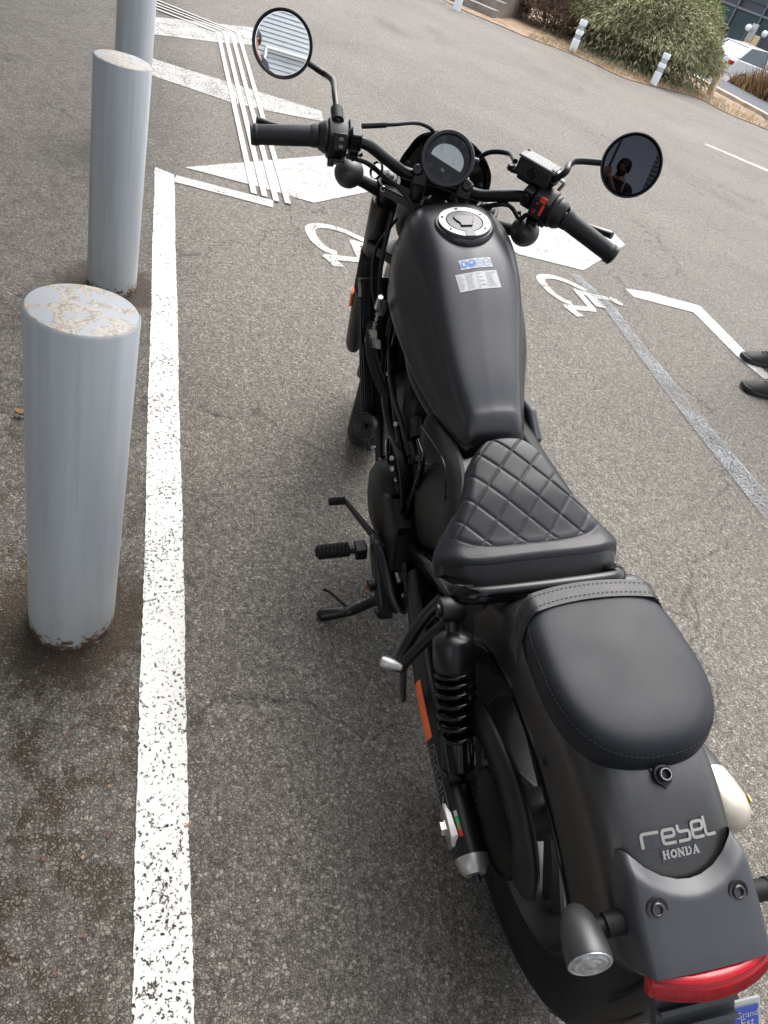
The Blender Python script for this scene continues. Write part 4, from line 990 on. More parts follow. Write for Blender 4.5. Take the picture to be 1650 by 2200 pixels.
# rubber joint strip between tank and cover
mb = MB()
for sgn in (1, -1): mb.tube([(.93, .085 * sgn, .725), (.80, .100 * sgn, .700), (.68, .090 * sgn, .690), (.58, .066 * sgn, .690), (.52, .05 * sgn, .700)], .012, 8, 20)
mb.build('tank_underside_cover', M['satin'], bike, angle=60)

# ---- engine
mb = MB()
mb.loft([[(x, s * w, z) for s, z in [(1, zb + .02), (1, zt - .02), (.8, zt), (-.8, zt), (-1, zt - .02), (-1, zb + .02), (-.8, zb), (.8, zb)]] for x, w, zb, zt in [(.44, .09, .22, .42), (.50, .115, .16, .48), (.66, .12, .15, .50), (.80, .12, .15, .44), (.92, .10, .17, .40)]])
eng = mb.build('engine', M['engine'], bike, bevel=.012)
# left crank cover: rounded drum with a flat lip
mb = MB(); mb.lathe((.755, .105, .355), (0, 1, 0), [(0, .115), (.030, .112), (.055, .104), (.068, .088), (.074, .060), (.077, .055), (.077, 0)], 40); mb.build('generator_cover', M['engine'], eng, angle=50)
mb = MB(); mb.loft([[(.755 + r * math.cos(a), .105 + h, .355 + r * math.sin(a) * .95) for a in np.linspace(R(-60), R(200), 30)] for r, h in [(.120, .012), (.126, .020), (.126, .030), (.120, .036)]], closed=False); mb.build('cover_flange', M['engine'], eng)
mb = MB(); mb.loft([[(x, .115 + d, z) for x, z in [(.57, .30), (.66, .26), (.72, .30), (.72, .43), (.66, .47), (.57, .44)]] for d in (0, .045, .055)]); mb.build('sprocket_cover', M['engine'], eng, bevel=.010, seg=3)
bolts('engine_bolt', [((.755 + .124 * math.cos(a), .136, .355 + .118 * math.sin(a)), (0, 1, 0), .006, .006) for a in np.linspace(R(20), R(200), 5)], M['steel'], eng)
# ribbed breather hose in front of the cover
for k in range(7):
    r0 = .034 + .0072 * k; cen = np.array([.672, .118 + .006 * k, .520])
    tubeobj('loom_cable', [cen + np.array([r0 * math.cos(a), .010 * math.sin(a), r0 * 1.15 * math.sin(a)]) for a in np.linspace(R(-20), R(235), 24)], .0039, M['cable'], 7, 30)
bolts('cover_bolt', [(bk(px, py, y=yy), (-.45, .6, .65), .0058, .006) for px, py, yy in [(834, 957, .150), (844, 985, .155), (845, 1008, .160), (803, 962, .150), (852, 912, .140), (836, 804, .13)]], M['steel'], eng)
# cylinder block leaning forward with head cover
ca = np.array([math.sin(R(20)), 0, math.cos(R(20))]); b0 = np.array([.80, 0, .42]); e1 = np.array([ca[2], 0, -ca[0]])
mb = MB()
mb.loft([[b0 + ca * h + e1 * (dx * sx_) + np.array([0, dy, 0]) for dx, dy in [(-.07, .105), (.07, .105), (.085, .09), (.085, -.09), (.07, -.105), (-.07, -.105), (-.085, -.09), (-.085, .09)]] for h, sx_ in [(0, 1), (.10, 1.0)]])
mb.build('cylinder_block', M['engine'], eng, bevel=.006)
mb = MB(); mb.loft([[b0 + ca * h + e1 * (dx * k) + np.array([0, dy * k2, 0]) for dx, dy in [(-.075, .11), (.07, .11), (.09, .09), (.09, -.09), (.07, -.11), (-.075, -.11), (-.09, -.09), (-.09, .09)]] for h, k, k2 in [(.10, 1.05, 1.05), (.17, 1.08, 1.08), (.20, 1.0, 1.03), (.225, .75, .95), (.235, .5, .8)]])
mb.build('cylinder_head', M['head'] if 'head' in M else M.setdefault('head', mat('head_grey', (.010, .0103, .011), .45, 0, .3, bump=.2, bscale=600)), eng, bevel=.008)
bolts('head_bolt', [(q, (-.3, .9, .4), .0065, .008) for q in [(.88, .125, .63), (.80, .125, .60), (.74, .13, .56), (.875, .118, .535)]], M['steel'], eng)
# throttle body and loom
mb = MB(); mb.tube([(.72, .095, .63), (.68, .10, .61)], .024, 16); mb.tube([(.66, .13, .62), (.60, .125, .59), (.56, .13, .56)], .008, 8, 12); mb.tube([(.90, .125, .66), (.78, .135, .60), (.69, .138, .57)], .007, 8, 16); mb.tube([(.95, .12, .68), (.84, .135, .64), (.72, .135, .62), (.64, .135, .60)], .006, 8, 16)
mb.build('throttle_body', M['satin'], bike)
# oil pan and exhaust pipes low
tubeobj('exhaust_pipe', [(.93, -.05, .44), (1.0, -.06, .36), (1.0, -.08, .22), (.86, -.13, .16), (.6, -.18, .20), (.3, -.20, .27), (.15, -.21, .31)], .023, M['mufflergrey'], 14, 40)
# ---- radiator with slats
d_ = np.array([-.42, 0, -.907]); w_ = np.array([0, 1.0, 0]); nrm_ = np.array([.907, 0, -.42]); rt = np.array([1.165, 0, .735])
rad_ = MB()
for s in (-1, 1): rad_.box(rt + d_ * .17 + w_ * (.150 * s) + nrm_ * 0, (.040, .010, .345), np.stack([nrm_, w_, -d_], 1))
for h in (0.0, .345): rad_.box(rt + d_ * h, (.040, .31, .012), np.stack([nrm_, w_, -d_], 1))
rad_.box(rt + d_ * .17 + nrm_ * .004, (.012, .285, .335), np.stack([nrm_, w_, -d_], 1))
rd = rad_.build('radiator', M['satin'], bike, smooth=False)
s0 = MB().box((0, 0, 0), (.016, .004, .32), np.stack([nrm_, w_, -d_], 1)).build('radiator_slat', M['gloss'], rd, smooth=False)
for k in range(9):
    o = s0 if k == 0 else s0.copy()
    if k: COL.objects.link(o); o.parent = rd
    o.location = tuple(rt + d_ * .17 - nrm_ * .010 + w_ * (.13 - .0325 * k))
tubeobj('radiator_hose', [(1.08, .135, .66), (1.0, .15, .63), (.93, .135, .58), (.90, .11, .55)], .014, M['rubber'])
tubeobj('radiator_bracket', [(1.13, .158, .71), (1.05, .160, .54), (.985, .158, .40), (.95, .15, .36)], .006, M['gloss'])
# horn disc low behind the front wheel
hc = np.array([.985, .150, .420]); ha = np.array([-.55, .75, .35])
mb = MB(); mb.lathe(hc, ha, [(0, .026), (.006, .036), (.018, .036), (.020, .033), (.013, .020), (.013, .008), (.020, .006), (.020, 0)], 32); horn = mb.build('horn', M['satin'], bike)
mb = MB(); mb.lathe(hc, ha, [(.0165, .0368), (.0190, .0368), (.0190, .0352)], 32, cap=False); mb.build('horn_rim', M['ringdark'] if 'ringdark' in M else M.setdefault('ringdark', mat('dull_ring', (.09, .088, .085), .4, .8)), horn)

# ---- footrests, levers, stand (left)
pegc = np.array([.662, .0, .300])
mb = MB(); rr_ = []
for t in np.linspace(0, 1, 27):
    y = .252 + .082 * t; rib = .0035 * (1 if (int(t * 27) % 3) else 0); e = .6 if t > .96 else 1
    rr_.append([(.662 + .018 * c * e * (1 + 0), y, .300 + (.016 + rib) * s * e + .002) for c, s in [(math.cos(a), math.sin(a)) for a in np.linspace(0, 2 * math.pi, 14, endpoint=False)]])
mb.loft(rr_); peg = mb.build('left_footpeg', M['rubber'], bike, angle=30)
mb = MB(); mb.tube([(.66, .208, .300), (.662, .254, .300)], .011, 12); mb.box((.657, .225, .300), (.036, .028, .034)); mb.build('peg_hinge', M['satin'], peg, bevel=.003)
mb = MB(); mb.loft([[(x, y, z) for x, z in [(.68, .33), (.645, .335), (.60, .295), (.535, .25), (.515, .20), (.545, .185), (.60, .22), (.67, .275)]] for y in (.165, .200)]); mb.build('footrest_hanger', M['satin'], bike, bevel=.006, seg=3)
tubeobj('hanger_tube', [(.655, .185, .315), (.61, .175, .30), (.55, .165, .255), (.52, .150, .225)], .018, M['satin'])
mb = MB(); mb.tube([(.60, .15, .255), (.585, .215, .248)], .015, 14); mb.tube([(.545, .15, .215), (.535, .205, .205)], .015, 14); mb.build('hanger_boss', M['satin'], bike)
gp = bk(733, 1076, z=.330); gpv = np.array([.655, .175, .315])
tubeobj('gear_lever', [gp + np.array([0, -.010, 0]), lerp(gp, gpv, .3) + np.array([0, -.008, -.004]), lerp(gp, gpv, .8), gpv, gpv + np.array([-.03, -.03, 0])], [.0065, .0075, .009, .011, .010], M['satin'], 10, 24)
mb = MB(); ax_ = np.array([.05, 1, 0]); ax_ /= np.linalg.norm(ax_); mb.lathe(gp - ax_ * .010, ax_, [(0, .0115)] + [(.003 + .0034 * k, .0115 if k % 2 else .0098) for k in range(11)] + [(.042, .010), (.043, 0)], 16); mb.build('shift_rubber', M['rubber'], bike)
# side stand reaching the ground
def W2B(p): return RL.T @ np.array(p)
foot = W2B((.640, .330, .010)); mid = W2B((.628, .255, .048)); top_ = W2B((.575, .180, .21))
mb = MB(); mb.tube([foot + np.array([0, .008, -.004]), foot, lerp(foot, mid, .55), mid, lerp(mid, top_, .5), top_], [.007, .017, .015, .012, .013, .016], 12, 24); std = mb.build('side_stand', M['satin'], bike, angle=60)
mb = MB(); mb.tube([lerp(foot, mid, .9), W2B((.690, .305, .040)), W2B((.700, .325, .042))], [.005, .0045, .0045], 8, 10); mb.build('stand_spur', M['satin'], std)
mb = MB(); c_ = [lerp(mid, top_, t) + np.array([.014 + .004 * math.sin(t * 60), 0, .004 * math.cos(t * 60)]) for t in np.linspace(.1, .95, 50)]; mb.tube(c_, .003, 5); mb.build('stand_spring', M['steel'], std)
# right footpeg, brake side bits
mb = MB(); mb.tube([(.66, -.20, .30), (.66, -.34, .305)], .016, 12); mb.build('right_footpeg', M['rubber'], bike)
q = bk(1172, 1003, y=-.17); mb = MB(); mb.lathe(q, (0, -.3, 1), [(-.03, .018), (0, .022), (.008, .022), (.012, .018), (.012, .008), (.016, .008), (.016, 0)], 20); mb.tube([q + np.array([.02, .05, -.05]), q + np.array([0, 0, -.01]), q + np.array([-.05, .06, -.06])], .012, 10, 12)
mb.build('right_cover_cap', M['satin'], bike)
mb = MB(); mb.loft([[(x, -y, z) for x, z in [(.74, .55), (.60, .62), (.56, .68), (.62, .72), (.76, .70), (.82, .62)]] for y in (.10, .120)]); mb.build('right_side_panel', M['plastic'], bike, bevel=.006)

# ---- passenger peg bracket (left) with folded silver peg
for sgn in (1, -1):
    mb = MB()
    mb.tube([(.285, .150 * sgn, .560), (.275, .185 * sgn, .52), (.258, .220 * sgn, .455), (.240, .232 * sgn, .415)], [.013, .012, .0115, .011], 10, 20)
    mb.tube([(.235, .150 * sgn, .565), (.236, .182 * sgn, .520), (.238, .212 * sgn, .465), (.238, .228 * sgn, .425)], [.012, .011, .0105, .011], 10, 20)
    pb_ = mb.build('passenger_peg_bracket', M['satin'], bike, angle=60)
    mb = MB(); mb.loft([[(.248, y, .43), (.222, y, .43), (.200, y, .37), (.206, y, .352), (.222, y, .365)] for y in (.222 * sgn, .229 * sgn)]); mb.build('peg_guard', M['satin'], pb_, bevel=.001)
    mb = MB(); mb.lathe((.250, .268 * sgn, .440), (-.42, -.80 * sgn, -.05), [(0, .005), (.003, .0105), (.010, .0125), (.024, .0115), (.036, .0085), (.043, .007), (.045, .004), (.046, 0)], 16); mb.build('passenger_peg', M['alu'], pb_, angle=40)

# ---- rear shocks, swingarm, chain guard
for sgn in (1, -1):
    top = np.array([.222, .160 * sgn, .612]); bot = np.array([.045, .162 * sgn, .372]); ax = bot - top; Ls = np.linalg.norm(ax); ax /= Ls
    mb = MB(); mb.lathe(top + ax * .020, ax, [(0, .012), (.018, .013), (.022, .022), (.030, .034), (.036, .0365), (.082, .0365), (.088, .034), (.092, .030)], 32); sh = mb.build('shock_absorber', M['satin'], bike, angle=40)
    mb = MB(); mb.lathe(top - np.array([0, .020 * sgn, 0]), (0, sgn, 0), [(0, .021), (.006, .0225), (.034, .0225), (.040, .021), (.040, .012), (.046, .012), (.046, 0)], 24); mb.build('shock_eye', M['satin'], sh)
    mb = MB(); mb.lathe(top + ax * .10, ax, [(0, .0215), (.10, .0215), (.12, .020), (.125, .0285), (.135, .0305), (.185, .0300), (.192, .022), (.215, .012)], 28); mb.build('damper_body', M['gloss'], sh, angle=40)
    e1_, e2_, _ = frame_axis(ax); n = 170; turns = 7.4; pts = []
    for k in range(n):
        t = k / (n - 1); a = 2 * math.pi * turns * t; tt = .098 + .132 * (t ** 1.25); pts.append(top + ax * tt + .0318 * (math.cos(a) * e1_ + math.sin(a) * e2_))
    MB().tube(pts, .0046, 8).build('spring', M['gloss'], sh, angle=180)
    mb = MB(); mb.lathe(bot - np.array([0, .022 * sgn, 0]), (0, sgn, 0), [(0, .016), (.03, .018), (.046, .018), (.046, .010), (.054, .010), (.054, 0)], 20); mb.build('lower_eye', M['satin'], sh)
    # swingarm leg
    arm = [(.52, .115 * sgn, .345), (.40, .138 * sgn, .345), (.26, .158 * sgn, .342), (.12, .166 * sgn, .335), (-.02, .168 * sgn, .318), (-.085, .167 * sgn, .311)]
    sa = MB().tube(arm, [.028, .031, .032, .031, .030, .028], 18, 30).build('swingarm', M['satin'], bike, angle=60)
    mb = MB(); mb.lathe((-.078, .167 * sgn, .3115), (-1, 0, -.10), [(0, .0288), (.004, .0290), (.018, .0255), (.028, .0190), (.029, .010), (.029, 0)], 28); mb.build('arm_end_cap', M['alu'], sa, angle=35)
    mb = MB(); mb.loft([[(x, y, z) for x, z in [(.010, .338), (-.010, .341), (-.050, .338), (-.062, .326), (-.058, .302), (-.030, .297), (.006, .302)]] for y in (.180 * sgn, .1995 * sgn)]); mb.build('axle_plate', M['alu'], sa, bevel=.0025)
    mb = MB(); bolt_head(mb, (-.025, .1995 * sgn, .318), (0, sgn, 0), .0125, .010, False); mb.build('axle_nut', M['steel'], sa, smooth=False)
    mb = MB(); mb.lathe((-.107, .167 * sgn, .3085), (-1, 0, -.10), [(0, .008), (.012, .008), (.012, 0)], 12); mb.build('adjuster_bolt', M['bolt'], sa)
tubeobj('swingarm_bridge', [(.42, .12, .35), (.42, 0, .36), (.42, -.12, .35)], .035, M['satin'])
# labels on the left arm
def arm_fn(u, v):       # u along +x, v round the tube (0 = outer side, + = up)
    x = u; P = catmull([(.52, .115, .345, .028), (.40, .138, .345, .031), (.26, .158, .342, .032), (.12, .166, .335, .031), (-.02, .168, .318, .030), (-.085, .167, .311, .028)], 120)[::-1]
    c = np.array([np.interp(x, P[:, 0], P[:, k]) for k in (1, 2, 3)]); a = v / c[2]
    return np.array([x, c[0] + c[2] * math.cos(a), c[1] + c[2] * math.sin(a)]), np.array([0, math.cos(a), math.sin(a)])
mb = MB(); surf_patch(mb, arm_fn, *rect2(.125, .245, .004, .024, 10, 3), .0012); mb.build('warning_label', M['orangelab'], sa_left if 'sa_left' in globals() else bike, smooth=False)
mb = MB()
for v0, v1 in [(.004, .0048), (.0232, .024)]: surf_patch(mb, arm_fn, *rect2(.0, .112, v0, v1, 8, 1), .0012)
for u0 in (.0, .028, .056, .084, .1112): surf_patch(mb, arm_fn, *rect2(u0, u0 + .0008, .004, .024, 1, 4), .0012)
for u0 in (.042, .070, .098):
    V, F = stroke([(u0 + .007 * math.cos(a), .014 + .006 * math.sin(a)) for a in np.linspace(0, 2 * math.pi, 14)], .0012); surf_patch(mb, arm_fn, V, F, .0012)
V, F = stroke([(.008, .009), (.020, .019)], .002); surf_patch(mb, arm_fn, V, F, .0012)
mb.build('arm_pictogram', M['grey_ink'], bike, smooth=False)
mb = MB()
for k, mi in enumerate([0, 1, 2]): pass
for k, mm in enumerate(['white', 'greenink', 'redplastic']):
    if mm not in M: M[mm] = mat('green_ink', (.03, .35, .12), .5)
    mb = MB(); surf_patch(mb, arm_fn, *rect2(-.020 - .011 * k - (.010 if k else 0), -.010 - .011 * (k) + (.0 if k else -.0), .030, .036, 2, 1), .0012); mb.build('maker_label', M[mm], bike, smooth=False)
# chain guard and sprocket
gd = [(.165, .125, .440, .44), (.10, .125, .492, .02), (.058, .124, .512, 0), (0, .122, .522, 0), (-.06, .120, .518, 0), (-.12, .118, .495, 0), (-.165, .116, .445, 0), (-.183, .115, .395, 0)]
rows = []
for x, y, z, _ in gd:
    rad = np.array([x - AXR[0], 0, z - AXR[2]]); rl = np.linalg.norm(rad); u_ = rad / rl
    rows.append([np.array([x, y - .012, z]) - u_ * .004, np.array([x, y - .003, z]) + u_ * .002, np.array([x, y + .007, z]) - u_ * .002, np.array([x, y + .012, z]) - u_ * .012, np.array([x, y + .014, z]) - u_ * .030, np.array([x, y + .013, z]) - u_ * .052])
rows = [list(r) for r in np.swapaxes(np.array([catmull(np.array([r[k] for r in rows]), 30) for k in range(6)]), 0, 1)]
MB().grid(rows).build('chain_guard', M['guard'] if 'guard' in M else M.setdefault('guard', mat('guard_black', (.009, .009, .0095), .42, 0, .3)), bike, angle=180, solid=.004)
mb = MB(); n = 42
mb.loft([[(AXR[0] + r * math.cos(2 * math.pi * k / (2 * n)), y, AXR[2] + r * math.sin(2 * math.pi * k / (2 * n))) for k in range(2 * n) for r in [(.094 if k % 2 else .086)]] for y in (.105, .112)])
mb.build('sprocket', M['satin'], bike, smooth=False)
mb = MB()
for k in range(64):
    a = R(75) + k / 64 * R(215)
    mb.box((AXR[0] + .091 * math.cos(a), .108, AXR[2] + .091 * math.sin(a)), (.013, .019 if k % 2 else .013, .0075), rotax((0, 1, 0), -a - R(90)))
for z0, z1 in [(.409, .345), (.227, .300)]:
    for k in range(40):
        t = k / 39; mb.box((AXR[0] + .0 + t * .47, .108, z0 + (z1 - z0) * t), (.010, .019 if k % 2 else .013, .0075))
mb.build('chain', M['chain'] if 'chain' in M else M.setdefault('chain', mat('chain_grease', (.03, .028, .025), .4, .7)), bike, smooth=False, kind='stuff')
# muffler on the right: grey can with cream tail
mb = MB(); ma = np.array([-1, -.03, .26]); ma /= np.linalg.norm(ma); m0 = np.array([.125, -.166, .466])
mb.lathe(m0, ma, [(0, .030), (.02, .032), (.05, .037), (.235, .038), (.236, .037)], 32, cap=False); mu_ = mb.build('muffler', M['mufflergrey'], bike)
mb = MB(); mb.lathe(m0, ma, [(.236, .0378), (.255, .0382), (.285, .0365), (.305, .030), (.316, .019), (.320, .008), (.321, 0)], 32, cap=False); mb.build('muffler_tail', M['cream'], mu_)
q = bk(1607, 1718, y=-.262); mb = MB(); mb.box(q, (.012, .002, .014)); mb.build('yellow_tag', M['yellow'], mu_, smooth=False)
# inner mudguard plates and fender bolts
mb = MB(); mb.loft([[(AXR[0] + r * math.cos(R(a)), y, .318 + r * math.sin(R(a))) for r, y in [(.375, .060), (.36, .086), (.33, .094), (.275, .096)]] for a in range(20, 148, 8)], closed=False)
mb.build('inner_fender', M['satin'], bike, angle=180, solid=.003)
bolts('fender_bolt', [(fend(s, a)[0] + np.array([0, -.006, 0]), (0, 1, 0), .0085, .008) for a, s in [(78, .185), (103, .190)]], M['bolt'], bike)

# ================================================================== STEERED PARTS (front end)
ST = True
off = np.array([math.cos(RAKE), 0, math.sin(RAKE)])      # fork legs run parallel to the steering axis, ahead of it
for sgn in (1, -1):
    t0 = np.array([1.142, .118 * sgn, .954]); dn = -AXD
    wv = np.array([0, .118 * sgn, 0])
    p = lambda s: t0 + dn * s
    mb = MB(); mb.lathe(p(0), dn, [(0, .0215), (.30, .0215)], 24); leg = mb.build('fork_leg', M['satin'], bike, st=ST)
    prof = [(.255, .024)] + [(.262 + .0105 * k, .034 if k % 2 == 0 else .0285) for k in range(15)] + [(.425, .026)]
    mb = MB(); mb.lathe(p(0), dn, prof, 28); mb.build('fork_gaiter', M['rubber'], leg, st=ST, angle=60)
    mb = MB(); mb.lathe(p(0), dn, [(.06, .030), (.07, .032), (.24, .031), (.25, .028)], 28); mb.build('fork_cover', M['satin'], leg, st=ST)
    mb = MB(); mb.lathe(p(0), dn, [(.42, .030), (.45, .031), (.62, .029), (.70, .027), (.735, .020)], 24); mb.build('fork_slider', M['satin'], leg, st=ST)
    mb = MB(); mb.lathe(p(-.004), -dn, [(0, .019), (.005, .019), (.007, .016), (.007, .0095), (.012, .0095), (.013, .008), (.013, 0)], 24); mb.build('fork_cap', M['satin'], leg, st=ST)
    mb = MB(); mb.lathe(p(0) , dn, [(-.002, .026), (.0, .0275), (.030, .0275), (.034, .026)], 28); mb.build('fork_clamp', M['satin'], leg, st=ST)
    mb = MB(); bolt_head(mb, p(.012) + np.array([-.030, .006 * sgn, -.004]), (-1, .3 * sgn, .2), .007, .007); mb.build('pinch_bolt', M['steel'], leg, st=ST)
    if sgn == 1 or True:
        mb = MB(); mb.box(p(.47) + np.array([-.0, .033 * sgn, 0]), (.028, .008, .062), rotax((0, 1, 0), -RAKE)); mb.build('side_reflector', M['orange'], leg, st=ST, bevel=.002)
    # front blinker on its stalk
    base = p(.045); tip = np.array([1.012, .205 * sgn, .982])
    if sgn == 1: tip = bk(748, 373, y=.205, st=True)
    else: tip = bk(1128, 500, y=-.205, st=True)
    bs = MB().lathe(tip, (1, 0, -.15), [(-.026, 0), (-.025, .007), (-.020, .017), (-.010, .026), (.004, .0315), (.018, .0325), (.026, .0315), (.030, .028), (.031, 0)], 30).build('front_turn_signal', M['signal'], bike, st=ST, angle=60)
    mb = MB(); mb.tube([lerp(tip, base, .25), lerp(tip, base, .5), base], [.0125, .0135, .016], 16); mb.build('signal_stalk', M['rubber'], bs, st=ST)
mb = MB(); d3 = t0 * [1, 0, 1]
mb.loft([[np.array([1.142 + dx, y, .954]) + (-AXD) * h for dx, y in [(-.032, .135), (.020, .140), (.028, .118), (-.012, .04), (-.012, -.04), (.028, -.118), (.020, -.140), (-.032, -.135), (-.072, -.055), (-.085, 0), (-.072, .055)]] for h in (.008, .036)])
yoke = mb.build('top_yoke', M['satin'], bike, st=ST, bevel=.005, seg=3)
mb = MB(); mb.loft([[np.array([1.142 + dx, y, .954]) + (-AXD) * h for dx, y in [(-.035, .14), (.03, .14), (.03, -.14), (-.035, -.14), (-.09, -.05), (-.09, .05)]] for h in (.20, .235)]); mb.build('lower_yoke', M['satin'], bike, st=ST, bevel=.005)
mb = MB(); mb.lathe(np.array([1.065, 0, .955]) + AXD * (-.03), AXD, [(0, .030), (.030, .030), (.034, .018), (.05, .017), (.05, 0)], 20); mb.build('stem_nut', M['satin'], bike, st=ST)
mb = MB(); mb.lathe(np.array([1.072, 0, .93]), -AXD, [(0, .032), (.26, .032)], 20); mb.build('steering_head', M['satin'], bike)
for sgn in (1, -1):
    mb = MB(); mb.tube([(1.085, .050 * sgn, .948), (1.088, .050 * sgn, .985)], .017, 16); mb.box((1.090, .050 * sgn, .998), (.048, .034, .036), rotax((0, 1, 0), R(12)))
    rs = mb.build('bar_riser', M['satin'], bike, st=ST, bevel=.004)
    bolts('riser_bolt', [(np.array([1.090 + dx, .050 * sgn, 1.014]), (-.2, 0, 1), .0055, .005) for dx in (-.016, .016)], M['bolt'], rs, st=ST)
# handlebar
LB = [(.948, .394, 1.024), (.983, .272, 1.047), (1.000, .215, 1.052), (1.018, .175, 1.050), (1.045, .130, 1.025), (1.072, .090, 1.002), (1.088, .050, .998), (1.090, 0, .998)]
RB = [(1.088, -.050, .998), (1.074, -.090, 1.002), (1.055, -.130, 1.020), (1.035, -.175, 1.038), (1.018, -.215, 1.038), (.997, -.264, 1.033), (.976, -.384, .997)]
hb = MB().tube(LB + RB, .0127, 16, 90).build('handlebar', M['satin'], bike, st=ST, angle=180)
def grip(a, b, r0=.0185):
    a, b = np.array(a), np.array(b); L = np.linalg.norm(b - a); d = (b - a) / L; prof = []
    prof = [(0, .006), (0.0, .019), (.002, .0205), (.007, .0205), (.009, .0185)]
    n = 60
    for k in range(n): prof.append((.009 + (L - .022) * k / n, r0 + .0012 * (k / n) + (.0006 if k % 2 else 0)))
    prof += [(L - .011, r0 + .003), (L, r0 + .0035), (L + .001, .013)]
    return MB().lathe(a, d, prof, 28)
gl0 = np.array(LB[0]); gl1 = np.array(LB[1]); gr0 = np.array(RB[-1]); gr1 = np.array(RB[-2])
gL = grip(gl0, gl1).build('left_grip', M['grip'], bike, st=ST, angle=60)
gR = grip(gr0, gr1).build('right_grip', M['grip'], bike, st=ST, angle=60)
mb = MB(); mb.lathe(gl0, gl0 - gl1, [(-.001, .0195), (.004, .0195), (.006, .017), (.006, 0)], 24); mb.build('bar_end', M['satin'], gL, st=ST)
mb = MB(); mb.lathe(gr0, gr0 - gr1, [(-.001, .0205), (.006, .0205), (.009, .017), (.009, .007), (.006, .006), (.006, 0)], 24); mb.build('bar_end', M['satin'], gR, st=ST)
camLB = RS.T @ ((RL.T @ CAM) - AXP) + AXP
# left switch box
def box_on(p0, p1, prof, n=20, name='x', m=None, st=True, parent=None, flat=1.0, angle=40):
    return MB().lathe(p0, np.array(p1) - np.array(p0), prof, n).build(name, m, parent or bike, st=st, angle=angle)
dl = (np.array(LB[2]) - np.array(LB[1])); dl /= np.linalg.norm(dl); s0L = np.array(LB[1]) + dl * .004
upL = np.array([-.45, 0, .9]); upL -= dl * np.dot(upL, dl); upL /= np.linalg.norm(upL); bkL = np.cross(dl, upL); bkL = bkL if bkL[0] < 0 else -bkL
def frameL(u, v, w): return s0L + dl * u + upL * v + bkL * w
mb = MB(); mb.lathe(s0L - dl * .004, dl, [(0, .024), (.006, .0265), (.012, .030), (.018, .031)], 24)
mb.loft([[frameL(u, v * k, w * k) for v, w in [(.030, -.022), (.033, 0), (.028, .022), (.010, .031), (-.014, .031), (-.034, .022), (-.040, 0), (-.030, -.022)]] for u, k in [(.014, .96), (.018, 1), (.050, 1), (.055, .94)]])
swL = mb.build('left_switch_box', M['switch'], bike, st=ST, bevel=.003)
rotL = np.stack([dl, upL, bkL], 1)
mb = MB(); mb.box(frameL(.037, .018, .0275), (.026, .032, .008), rotL @ rotax((1, 0, 0), R(-32))); mb.build('dimmer_switch', M['gloss'], swL, st=ST, bevel=.0015)
mb = MB(); mb.box(frameL(.040, -.026, .030), (.024, .020, .014), rotL @ rotax((1, 0, 0), R(25))); mb.box(frameL(.026, -.038, .024), (.013, .016, .018), rotL @ rotax((1, 0, 0), R(35))); mb.build('horn_button', M['gloss'], swL, st=ST, bevel=.002)
def icon_lamp(mb, fn, flip=1):
    V = [(-.001 + .0028 * math.cos(a), .0026 * math.sin(a)) for a in np.linspace(-math.pi / 2, math.pi / 2, 8)]; V, F = stroke(V + [V[0]], .0008); mb.add([fn(*p) for p in V], F)
    for k in (-1.6, -.5, .6, 1.7):
        V, F = stroke([(-.0058, k * .0014), (-.0026, k * .0014)], .0007); mb.add([fn(*p) for p in V], F)
mb = MB(); rt2 = rotL @ rotax((1, 0, 0), R(-32))
for v0 in (.006, -.008): icon_lamp(mb, lambda p, q, v0=v0: frameL(.037, .018, .0275) + rt2 @ np.array([p + .004, q + v0, .0046]))
mb.build('lamp_icon', M['white'], swL, st=ST, smooth=False)
rt3 = rotL @ rotax((1, 0, 0), R(25)); mb = MB(); V, F = stroke([(-.004, .0), (.001, .0022), (.001, -.0022), (-.004, 0)], .0008); mb.add([frameL(.040, -.026, .030) + rt3 @ np.array([p[0], p[1], .0074]) for p in V], F); mb.build('horn_icon', M['white'], swL, st=ST, smooth=False)
# clutch lever perch and lever
mb = MB(); mb.lathe(frameL(.058, 0, 0), dl, [(0, .019), (.003, .021), (.024, .021), (.027, .019)], 20); mb.box(frameL(.071, .016, .010), (.022, .032, .026), rotL); mb.box(frameL(.071, -.018, .010), (.020, .026, .024), rotL); mb.box(frameL(.072, .010, -.024), (.026, .014, .030), rotL)
pc = mb.build('clutch_perch', M['satin'], bike, st=ST, bevel=.003)
bolts('perch_bolt', [(frameL(.071, v, .022), bkL, .0052, .004) for v in (.020, -.022)], M['bolt'], pc, st=ST)
vl_ = gl0 - camLB; vl_ /= np.linalg.norm(vl_); vr_ = gr0 - camLB; vr_ /= np.linalg.norm(vr_)
def lev(fr, u, k, v_, up): return fr(u, 0, 0) + v_ * k + np.array([0, 0, up])
tubeobj('clutch_lever', [frameL(.070, .004, -.036), lev(frameL, .040, .052, vl_, .004), lev(frameL, -.03, .060, vl_, .006), lev(frameL, -.09, .052, vl_, .011), lev(frameL, -.128, .045, vl_, .017)], [.008, .007, .006, .006, .0075], M['satin'], 10, 24, st=ST)
